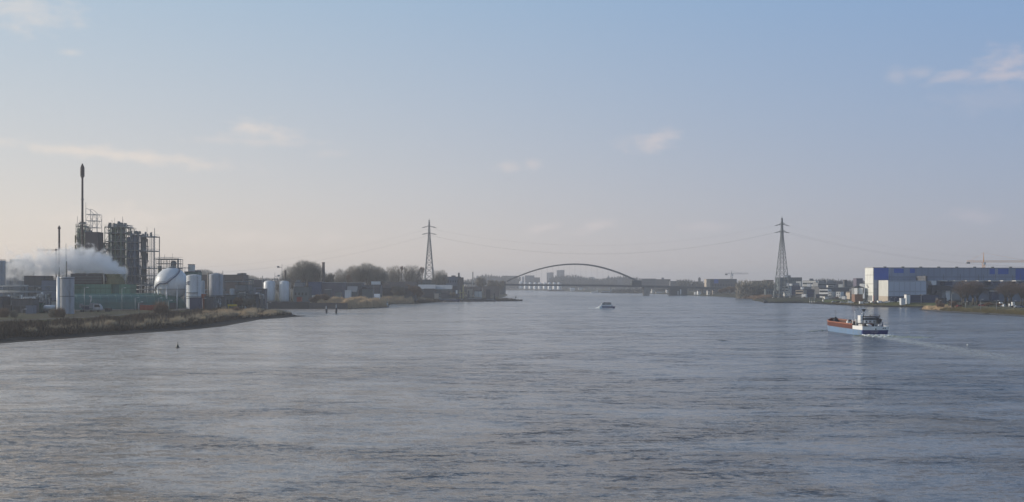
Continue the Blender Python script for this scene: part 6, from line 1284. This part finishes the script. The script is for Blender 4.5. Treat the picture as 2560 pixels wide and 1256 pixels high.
# ================================================================== CRAFT ON THE RIVER
# ---- coaster seen from astern
m_lblue = mat('light_blue_hull_paint', (.155, .25, .40), .35, 0, .12, .4, .7, dirt=(.17, .22, .28)); m_nhull = mat('navy_hull_paint', (.018, .026, .13), .35, 0, .2, .5); m_red2 = mat('red_brown_hold_paint', (.11, .028, .016), .5, 0, .3, .9, .6, dirt=(.07, .025, .018)); m_rail = mat('orange_brown_rail', (.33, .12, .065), .5, 0, .15, .8)
SX, SY, SR = X(2187.5, 388), 388.0, R(1.6)
ship = thing('cargo_ship', (SX, SY, 0), 'small cargo ship seen from behind, navy stern, light blue side and red brown hold', 'ship')
def sp(mb, nm, m, parent=None, label=None):
    mb.v = [(SX + x * math.cos(SR) - y * math.sin(SR), SY + x * math.sin(SR) + y * math.cos(SR), z) for x, y, z in mb.v]; return part(mb, nm, m, parent or ship, label)
def sec(y):                                    # half breadth at deck and at the waterline, deck height
    f = y / 46.0; bw = 4.65 * (1 - max(0, (f - .80) / .20) ** 2.2 * .86) * (1 if f > .03 else .97); bl = bw * (.86 + .13 * min(1, f * 6)) * (1 - max(0, (f - .75) / .25) ** 2 * .3); dz = 1.95 + 0.25 * max(0, f - .3) * 1.4 + max(0, (f - .8)) * 3
    return bw, bl, dz
def hull_strip(y0, y1, side_, zf0, zf1, n=16, out=0.0):
    vs_, fs = [], []
    for i in range(n + 1):
        y = y0 + (y1 - y0) * i / n; bw, bl, dz = sec(y)
        for z in (zf0(dz), zf1(dz)):
            k = min(1, max(0, (z + .8) / (dz + .8))); w2 = bl + (bw - bl) * k ** .6 + out; vs_.append((side_ * w2, y + (max(0, z) * .25 if y > 44 else 0), z))
    for i in range(n): a = 2 * i; fs.append((a, a + 2, a + 3, a + 1) if side_ > 0 else (a, a + 1, a + 3, a + 2))
    return vs_, fs
b = MB()
for s_ in (-1, 1): b.add(*hull_strip(0, 46, s_, lambda d: -.8, lambda d: d, 24), True)
sp(b, 'hull', m_lblue)
# transom
vs_ = []; bw, bl, dz = sec(0)
for k in range(7): z = -.8 + (dz + .8) * k / 6; kk = (z + .8) / (dz + .8); w2 = bl + (bw - bl) * kk ** .6; vs_ += [(-w2, -.15 - .5 * kk, z), (0, -.45 - .7 * kk, z), (w2, -.15 - .5 * kk, z)]
b = MB(); b.add(vs_, [(3 * k + j, 3 * k + j + 1, 3 * k + j + 4, 3 * k + j + 3) for k in range(6) for j in range(2)], True)
for s_ in (-1, 1):
    q_ = []
    for k in range(7): z = -.8 + (dz + .8) * k / 6; kk = (z + .8) / (dz + .8); w2 = bl + (bw - bl) * kk ** .6; q_ += [(s_ * w2, -.15 - .5 * kk, z), (s_ * (w2 + .03), 1.3, z)]
    b.add(q_, [(2 * k, 2 * k + 1, 2 * k + 3, 2 * k + 2) for k in range(6)])
sp(b, 'transom', m_nhull, None, 'navy blue transom')
b = MB(); n = 46; pts = []
for i in range(n + 1): y = 46 * i / n; pts.append((sec(y)[0] - .05, y, sec(y)[2]))
b.add([(x, y, z) for x, y, z in pts] + [(-x, y, z) for x, y, z in pts], [(i, i + 1, n + 2 + i, n + 1 + i) for i in range(n)]); b.box(-4.5, 4.5, -.6, .1, 1.9, 1.95); sp(b, 'deck', m_red2)
# aft bulwark: white on the sunny side
def bulwark(y0, y1, s_, h_, m, nm, n=10, lab=None):
    vs_ = []
    for i in range(n + 1): y = y0 + (y1 - y0) * i / n; w2, _, d_ = sec(y); vs_ += [(s_ * (w2 + .04), y, d_), (s_ * (w2 + .04), y, d_ + h_), (s_ * (w2 - .10), y, d_ + h_), (s_ * (w2 - .10), y, d_)]
    fs = [(4 * i + j, 4 * i + (j + 1) % 4, 4 * i + 4 + (j + 1) % 4, 4 * i + 4 + j) for i in range(n) for j in range(4)] + [(0, 1, 2, 3), (4 * n + 3, 4 * n + 2, 4 * n + 1, 4 * n)]
    return sp(MB().add(vs_, fs), nm, m, None, lab)
bulwark(0.0, 9.8, -1, 1.35, m_whitec, 'bulwark', 10, 'white bulwark on the sunlit side'); bulwark(0.0, 9.8, 1, 1.35, m_whitec, 'bulwark')
zb_ = dz
b = MB(); ys_ = [(-4.65, -.62), (-3, -.9), (0, -1.1), (3, -.9), (4.65, -.62)]
for (x0, y0), (x1, y1) in zip(ys_[:-1], ys_[1:]): b.add([(x0, y0, zb_), (x1, y1, zb_), (x1, y1, zb_ + 1.3), (x0, y0, zb_ + 1.3), (x0, y0 + .14, zb_), (x1, y1 + .14, zb_), (x1, y1 + .14, zb_ + 1.3), (x0, y0 + .14, zb_ + 1.3)], [(0, 1, 2, 3), (7, 6, 5, 4), (3, 2, 6, 7), (1, 0, 4, 5), (0, 3, 7, 4), (2, 1, 5, 6)])
for s_ in (-1, 1): b.box(min(s_ * 4.66, s_ * 4.52), max(s_ * 4.66, s_ * 4.52), -.62, .05, zb_, zb_ + 1.35)
sp(b, 'stern_bulwark', m_white); b = MB()
for xx in (2.6, 3.3): b.box(xx - .16, xx + .16, -1.02, -.84, zb_ + .45, zb_ + .8)
b.box(-.3, .1, -1.16, -1.0, zb_ + .1, zb_ + .6); sp(b, 'fairleads', m_roofd)
# two lines of small worn lettering on the transom, unreadable at this distance
b = MB(); rr = random.Random(9)
for row, (x0, x1, zc) in enumerate(((-1.9, .9, 1.62), (-1.75, .65, 1.10))):
    x = x0
    while x < x1:
        if row == 1 and -1.1 < x < -.85: x += .25; continue
        k = rr.random(); hh = .17; yb = -1.18 + abs(x) * .10
        b.box(x, x + .05, yb, yb + .1, zc - hh, zc + hh)
        if k < .6: b.box(x, x + .2, yb, yb + .1, zc + hh - .06, zc + hh)
        if k > .3: b.box(x, x + .2, yb, yb + .1, zc - hh, zc - hh + .06)
        if k > .5: b.box(x + .16, x + .2, yb, yb + .1, zc - hh, zc + hh)
        x += .28
sp(b, 'stern_lettering', mat('worn_lettering', (.30, .31, .36), .6))
# red brown hold coaming and rail, open hold with pipes
for s_ in (-1, 1):
    bulwark(10.0, 45.2, s_, 1.75, m_red2, 'coaming', 20); vs_ = []
    n = 20
    for i in range(n + 1): y = 10.0 + 35.2 * i / n; w2, _, d_ = sec(y); vs_ += [(s_ * (w2 + .16), y, d_ + 1.55), (s_ * (w2 + .16), y, d_ + 1.9), (s_ * (w2 - .25), y, d_ + 1.9), (s_ * (w2 - .25), y, d_ + 1.55)]
    sp(MB().add(vs_, [(4 * i + j, 4 * i + (j + 1) % 4, 4 * i + 4 + (j + 1) % 4, 4 * i + 4 + j) for i in range(n) for j in range(4)] + [(0, 1, 2, 3)]), 'rail', m_rail)
w2, _, d_ = sec(45.2); sp(MB().box(-w2, w2, 45.0, 45.5, d_, d_ + 2.2), 'bow_bulwark', m_red2)
sp(MB().box(-3.3, 3.3, 14, 39, 2.1, 3.1), 'hatch', m_gw); b = MB()
for k in range(7): b.box(-3.35, 3.35, 17 + k * 3.4, 17.3 + k * 3.4, 3.1, 3.25)
sp(b, 'hatch_ribs', m_gwd)
for (x, y, w_, h_, m_) in ((-.6, 41.5, 1.2, 1.6, m_roofd), (1.2, 30, 1.6, 1.1, m_roofd), (-.4, 28, .5, 1.0, m_whitec), (2.2, 24, 1.6, .8, m_roofd), (1.2, 23, .4, .8, m_whitec), (-2, 20, .5, .9, m_gw), (2.5, 19, 1.4, .9, m_gw)): sp(MB().box(x - w_ / 2, x + w_ / 2, y - .7, y + .7, 3.0, 3.1 + h_).box(x - w_ / 4, x + w_ / 4, y - .3, y + .3, 3.1 + h_, 3.3 + h_ * 1.3), 'deck_gear', m_)
sp(MB().bar((-.3, 42, 2.5), (-.3, 42, 8.2), .09, 6), 'foremast', m_steel); sp(MB().bar((-3.0, 12, 2.2), (-3.0, 12, 8.2), .08, 6).box(-3.15, -2.85, 11.8, 12.2, 8.1, 8.4), 'light_mast', m_white)
# accommodation
sp(MB().box(-2.6, 4.0, 5.6, 9.6, 1.95, 4.1), 'deckhouse', m_white); sp(MB().box(-3.6, 4.4, 5.0, 10.0, 4.1, 4.25), 'boat_deck', m_gw); sp(MB().box(-1.7, 3.6, 5.9, 9.2, 4.25, 6.4), 'wheelhouse', m_white)
sp(MB().box(-1.76, 3.66, 5.84, 9.26, 5.35, 6.0), 'wheelhouse_windows', m_glass); sp(MB().box(-1.8, 3.9, 5.4, 9.6, 6.4, 6.6).box(.2, 3.9, 5.2, 7.0, 7.0, 7.15).box(.3, .45, 5.3, 5.45, 6.6, 7.0).box(3.6, 3.75, 5.3, 5.45, 6.6, 7.0), 'wheelhouse_roof', m_roofd)
for xx in (-1.9, -.6, .9, 2.2, 3.1): sp(MB().box(xx, xx + .4, 5.54, 5.62, 2.4, 3.6), 'cabin_door', m_glass)
for xx in (-1.2, .1, 1.5, 2.7): sp(MB().box(xx, xx + .45, 5.84, 5.9, 4.4, 5.1), 'cabin_window', m_glass)
sp(MB().box(-2.9, -2.2, 6.5, 9.4, 4.25, 6.9), 'vent_trunk', m_whitec); sp(MB().box(-4.1, -3.0, 11.5, 13.0, 2.2, 4.6), 'locker', m_rust); sp(MB().box(-3.4, -2.9, 10.2, 10.8, 2.2, 5.4).box(-4.4, -4.1, 10.6, 11.0, 2.2, 5.2), 'vent_post', m_offw)
b = MB()
for s_ in (-1, 1):
    for k in range(6): y = 5.1 + k * .95; b.bar((s_ * 3.6 + .4, y, 4.25), (s_ * 3.6 + .4, y, 5.25), .035, 3)
    for zz in (4.7, 5.25): b.bar((s_ * 3.6 + .4, 5.1, zz), (s_ * 3.6 + .4, 10, zz), .03, 3)
for k in range(9): x = -3.4 + k * .95; b.bar((x, 5.05, 4.25), (x, 5.05, 5.25), .035, 3)
b.bar((-3.4, 5.05, 5.25), (4.2, 5.05, 5.25), .03, 3); sp(b, 'railing', m_white)
sp(MB().bar((-1.2, 8.0, 6.6), (-1.2, 8.0, 9.0), .16, 6, .1), 'radar_mast', m_steel_d); sp(MB().box(-1.9, -.5, 7.8, 8.2, 8.9, 9.15).lathe((-1.2, 8.0), [(.3, 8.3), (.6, 8.9)], 8), 'radar', m_roofd); sp(MB().bar((-2.0, 8.0, 7.6), (-1.2, 8.0, 7.8), .14, 6).box(-2.2, -1.7, 7.7, 8.3, 6.7, 7.0), 'navigation_light', m_whitec)
sp(MB().prism([(2.6, 4.3), (3.9, 4.4), (4.3, 5.6), (3.0, 5.9), (2.5, 5.2)], 4.6, 7.0), 'ship_boat', m_roofd); sp(MB().bar((2.4, 5.6, 6.2), (4.2, 5.6, 6.0), .12, 4).bar((2.4, 5.6, 4.2), (2.4, 5.6, 6.2), .1, 4), 'davit', m_gw)
sp(MB().box(-2.7, -1.2, 3.2, 4.9, 1.95, 4.2), 'engine_casing', m_roofd); sp(MB().box(-.9, .1, 3.0, 4.9, 1.95, 4.1), 'funnel', m_rail); sp(MB().box(.15, .9, 3.2, 4.9, 1.95, 4.0), 'funnel_casing', m_rust)
b = MB(); vs_ = []; n = 12
for k, (yy, s_) in enumerate(((-1.4, .15), (-1.0, .8), (0, 1), (.9, .8), (1.3, .15))):
    for i in range(n): q_ = 2 * PI * i / n; vs_.append((-1.3 + yy * .75, 2.2 + .45 * s_ * math.cos(q_), 3.55 - yy * .18 + .42 * s_ * math.sin(q_)))
b.add(vs_, [(j * n + i, j * n + (i + 1) % n, (j + 1) * n + (i + 1) % n, (j + 1) * n + i) for j in range(4) for i in range(n)], True); sp(b, 'lifeboat', m_whitec)
sp(MB().lathe((1.9, 1.2), [(.05, 3.2), (.35, 3.35), (.35, 3.75), (.05, 3.9)], 8).bar((1.9, 1.2, 1.9), (1.9, 1.2, 3.3), .08, 4), 'winch', m_white); sp(MB().box(1.4, 3.9, .6, 1.8, 1.95, 3.0), 'winch_base', m_navy); sp(MB().bar((3.0, 1.0, 2.0), (3.2, 1.0, 4.9), .14, 5).box(2.8, 3.2, .8, 1.2, 3.0, 3.9), 'stern_crane', m_navy)
sp(MB().bar((-.2, 2.8, 1.9), (-.2, 2.8, 5.3), .05, 4), 'flagstaff', m_roofd)
# wash: churned water, foam crests
def wash(name, pts, w0, w1, m, n=60, amp=.22, seed=1, ny=9):
    rs = np.random.default_rng(seed); P_ = np.array(pts, float); t_ = np.linspace(0, len(P_) - 1, n); xs2 = np.interp(t_, range(len(P_)), P_[:, 0]); ys2 = np.interp(t_, range(len(P_)), P_[:, 1]); dx, dy = np.gradient(xs2), np.gradient(ys2); L_ = np.hypot(dx, dy); nxx, nyy = -dy / L_, dx / L_; v = []
    wv = np.linspace(w0, w1, n) * (1 + .25 * np.sin(np.arange(n) * .9 + seed))
    for j, s_ in enumerate(np.linspace(-1, 1, ny)):
        z = -.03 + np.abs(rs.normal(0, amp, n)) * (1 - s_ * s_) ** .5 * np.linspace(1, .35, n); z = np.where(abs(s_) > .95, -.05, z)
        v.append(np.stack([xs2 + nxx * wv * s_ / 2, ys2 + nyy * wv * s_ / 2, z], 1))
    f = [(a * n + i, a * n + i + 1, (a + 1) * n + i + 1, (a + 1) * n + i) for a in range(ny - 1) for i in range(n - 1)]; V = np.concatenate(v); c = V.mean(0); c[2] = 0
    return tag(np_mesh(name, V - c, np.array(f), m, None, tuple(c), smooth=True), kind='stuff')
wash('churned_wash', [(SX - 5, SY + .5), (SX + .5, SY - 5), (SX + 5, SY - 10), (SX + 12, SY - 17)], 11, 15, m_foamg, 60, .22, 1, 15)
b = MB(); rr = random.Random(2)
for k in range(420):
    x = SX + max(-4.8, min(6.5, rr.gauss(.5, 2.8))); y = SY - 1.0 - abs(rr.gauss(0, 4.0)); s_ = rr.uniform(.15, .6); h_ = rr.uniform(.05, .6) * (1 if y > SY - 3 else .4); b.lathe((x, y), [(s_, -.02), (s_ * .7, h_ * .7), (.03, h_)], 6)
solo(b, 'stern_foam', m_foam, None, None, None, 'stuff')
b = MB()
for k in range(70):
    f = rr.random(); x = SX - 6.0 - f * 9 + rr.gauss(0, .4); y = SY + 44 - f * 13 + rr.gauss(0, .8); s_ = rr.uniform(.3, 1.0); b.lathe((x, y), [(s_, -.02), (s_ * .6, .2), (.03, .3 * (1 - f * .5))], 6)
solo(b, 'bow_foam', m_foamg, None, None, None, 'stuff')
def wake_material():
    m = bpy.data.materials.new('wake_foam_streaks'); m.use_nodes = True; t = m.node_tree; n = t.nodes; l = t.links; bs = n['Principled BSDF']; bs.inputs['Base Color'].default_value = (.62, .63, .60, 1); bs.inputs['Roughness'].default_value = .5
    geo = n.new('ShaderNodeNewGeometry'); mp = n.new('ShaderNodeMapping'); mp.inputs['Scale'].default_value = (.35, .12, 1); l.new(geo.outputs['Position'], mp.inputs[0]); a = n.new('ShaderNodeTexNoise'); a.inputs['Scale'].default_value = 1.6; a.inputs['Detail'].default_value = 8; a.inputs['Roughness'].default_value = .7; l.new(mp.outputs[0], a.inputs['Vector'])
    r = n.new('ShaderNodeMapRange'); l.new(a.outputs[0], r.inputs[0]); r.inputs[1].default_value = .33; r.inputs[2].default_value = .56; r.inputs[4].default_value = .9
    uv = n.new('ShaderNodeVertexColor'); uv.layer_name = 'fade'; mu = n.new('ShaderNodeMath'); mu.operation = 'MULTIPLY'; l.new(r.outputs[0], mu.inputs[0]); l.new(uv.outputs['Color'], mu.inputs[1]); l.new(mu.outputs[0], bs.inputs['Alpha'])
    return m
def wake(name, pts, w0, w1, m, z, n=80):
    P_ = np.array(pts, float); t_ = np.linspace(0, len(P_) - 1, n); xs2 = np.interp(t_, range(len(P_)), P_[:, 0]); ys2 = np.interp(t_, range(len(P_)), P_[:, 1]); dx, dy = np.gradient(xs2), np.gradient(ys2); L_ = np.hypot(dx, dy); nxx, nyy = -dy / L_, dx / L_; wv = np.linspace(w0, w1, n); v = []; cols = []
    for s_ in np.linspace(-1, 1, 7): v.append(np.stack([xs2 + nxx * wv * s_ / 2, ys2 + nyy * wv * s_ / 2, np.full(n, z)], 1)); cols.append((1 - s_ * s_) * np.linspace(1, 0, n) ** .7)
    f = [(a * n + i, a * n + i + 1, (a + 1) * n + i + 1, (a + 1) * n + i) for a in range(6) for i in range(n - 1)]; V = np.concatenate(v); C_ = np.concatenate(cols); c = V.mean(0); c[2] = 0
    o = np_mesh(name, V - c, np.array(f), m, None, tuple(c)); at = o.data.color_attributes.new('fade', 'FLOAT_COLOR', 'POINT'); at.data.foreach_set('color', np.repeat(C_[:, None], 4, 1).astype(np.float32).ravel())
    return tag(o, kind='stuff')
m_wake = wake_material()
wake('ship_wake', [(SX - .5, SY), (125.5, 345), (123.6, 303), (119.5, 256), (112, 200)], 9, 20, m_wake, .012); wake('bow_wave', [(SX - 4.5, SY + 44), (SX - 14, SY + 30), (SX - 45, SY - 15)], 2.2, 5, m_wake, .016); wake('bow_wave', [(SX + 4.5, SY + 44), (SX + 16, SY + 30), (SX + 60, SY - 30)], 2.2, 5, m_wake, .016)
wake('launch_wake', [(78, 842), (120, 900), (236, 1095)], 5, 14, m_wake, .02)
wash('bow_ridge', [(SX - 5, SY + 44), (SX - 14, SY + 31), (SX - 30, SY + 8), (SX - 60, SY - 34)], 3, 7, bpy.data.materials['river_water'], 60, .22, 3, 5)
# ---- passenger launch
CX, CY = X(1516, 840), 840.0; t = thing('passenger_launch', (CX, CY, 0), 'small dark hulled cabin launch pushing a white bow wave to the left', 'boat'); L2 = 6.6
def lp(mb, nm, m): return part(mb, nm, m, t)
pr = [(-1.0, 0), (-.8, .55), (-.4, 1), (.7, 1), (.98, .8)]
vs_ = []
for (u, k) in pr: vs_ += [(CX + u * L2 * 1.02, CY - 1.9 * k, 1.35 + (.5 if u < -.7 else 0)), (CX + u * L2 * .94, CY - 1.6 * k, -.4), (CX + u * L2 * .94, CY + 1.6 * k, -.4), (CX + u * L2 * 1.02, CY + 1.9 * k, 1.35 + (.5 if u < -.7 else 0))]
lp(MB().add(vs_, [(4 * i + j, 4 * i + 4 + j, 4 * i + 4 + (j + 1) % 4, 4 * i + (j + 1) % 4) for i in range(4) for j in range(4)] + [(16, 17, 18, 19)]), 'hull', m_nhull)
lp(MB().prism([(CX - 4.8, 1.4), (CX + 4.4, 1.4), (CX + 3.8, 3.5), (CX - 3.8, 3.6)], CY - 1.5, CY + 1.5), 'cabin', m_whitec); lp(MB().prism([(CX - 3.4, 2.7), (CX + 3.3, 2.7), (CX + 3.2, 3.2), (CX - 3.2, 3.25)], CY - 1.54, CY + 1.54), 'windows', m_glass); lp(MB().prism([(CX - 3.2, 3.6), (CX + 3.6, 3.5), (CX + 3.3, 4.3), (CX - 2.2, 4.4)], CY - 1.6, CY + 1.6), 'canopy', m_roofd)
lp(MB().box(CX - 3.2, CX - 1.9, CY - 1, CY + 1, 4.3, 4.7), 'search_light', m_whitec); lp(MB().box(CX - .9, CX - .2, CY - 1.62, CY - 1.5, 2.9, 3.6), 'life_ring', m_whitec); lp(MB().bar((CX - 4.4, CY, 1.5), (CX - 4.4, CY, 3.6), .07, 4).bar((CX + 4.8, CY, 1.3), (CX + 4.2, CY, 2.9), .07, 4), 'posts', m_steel)
b = MB()
for k in range(130):
    f = rr.random() ** 1.3; x = CX - 4.2 - f * 9.0; y = CY - 2.4 + rr.gauss(0, .7); s_ = rr.uniform(.5, 1.3); h_ = max(.2, 2.8 * (1 - f * 2.0)) * rr.uniform(.6, 1); b.lathe((x, y), [(s_, -.02), (s_ * .7, h_ * .6), (.03, h_)], 6)
for k in range(40): x = CX - 4 + rr.random() * 8.5; s_ = rr.uniform(.3, .8); b.lathe((x, CY - 2.2 - rr.random() * .8), [(s_, -.02), (s_ * .6, .25), (.03, .35)], 6)
solo(b, 'launch_bow_wave', m_foam, None, None, None, 'stuff')
# ---- buoys
x, y = X(444, 314), 314.0; t = thing('navigation_buoy', (x, y, -.3), 'dark green cone shaped buoy floating in front of the left bank', 'buoy'); m_bg = mat('dark_green_paint', (.012, .035, .028), .35, 0, .15, 1)
part(MB().lathe((x, y), [(.2, -.4), (.52, -.25), (.50, .15), (.36, .35), (.14, 1.05), (.10, 1.15)], 16), 'body', m_bg, t); part(MB().bar((x, y, 1.1), (x, y, 1.6), .03, 5).lathe((x, y), [(.03, 1.3), (.10, 1.36), (.09, 1.55), (.02, 1.6)], 8), 'topmark', m_bg, t)
part(MB().lathe((x, y), [(.54, -.02), (.545, .1), (.53, .12)], 16), 'fender_band', m_roofd, t)
x, y = X(2418.5, 325), 325.0; t = thing('float', (x, y, 0), 'tiny white float far right on the open water', 'float'); part(MB().lathe((x, y), [(.02, -.1), (.22, 0), (.2, .25), (.03, .38)], 10), 'body', m_whitec, t)
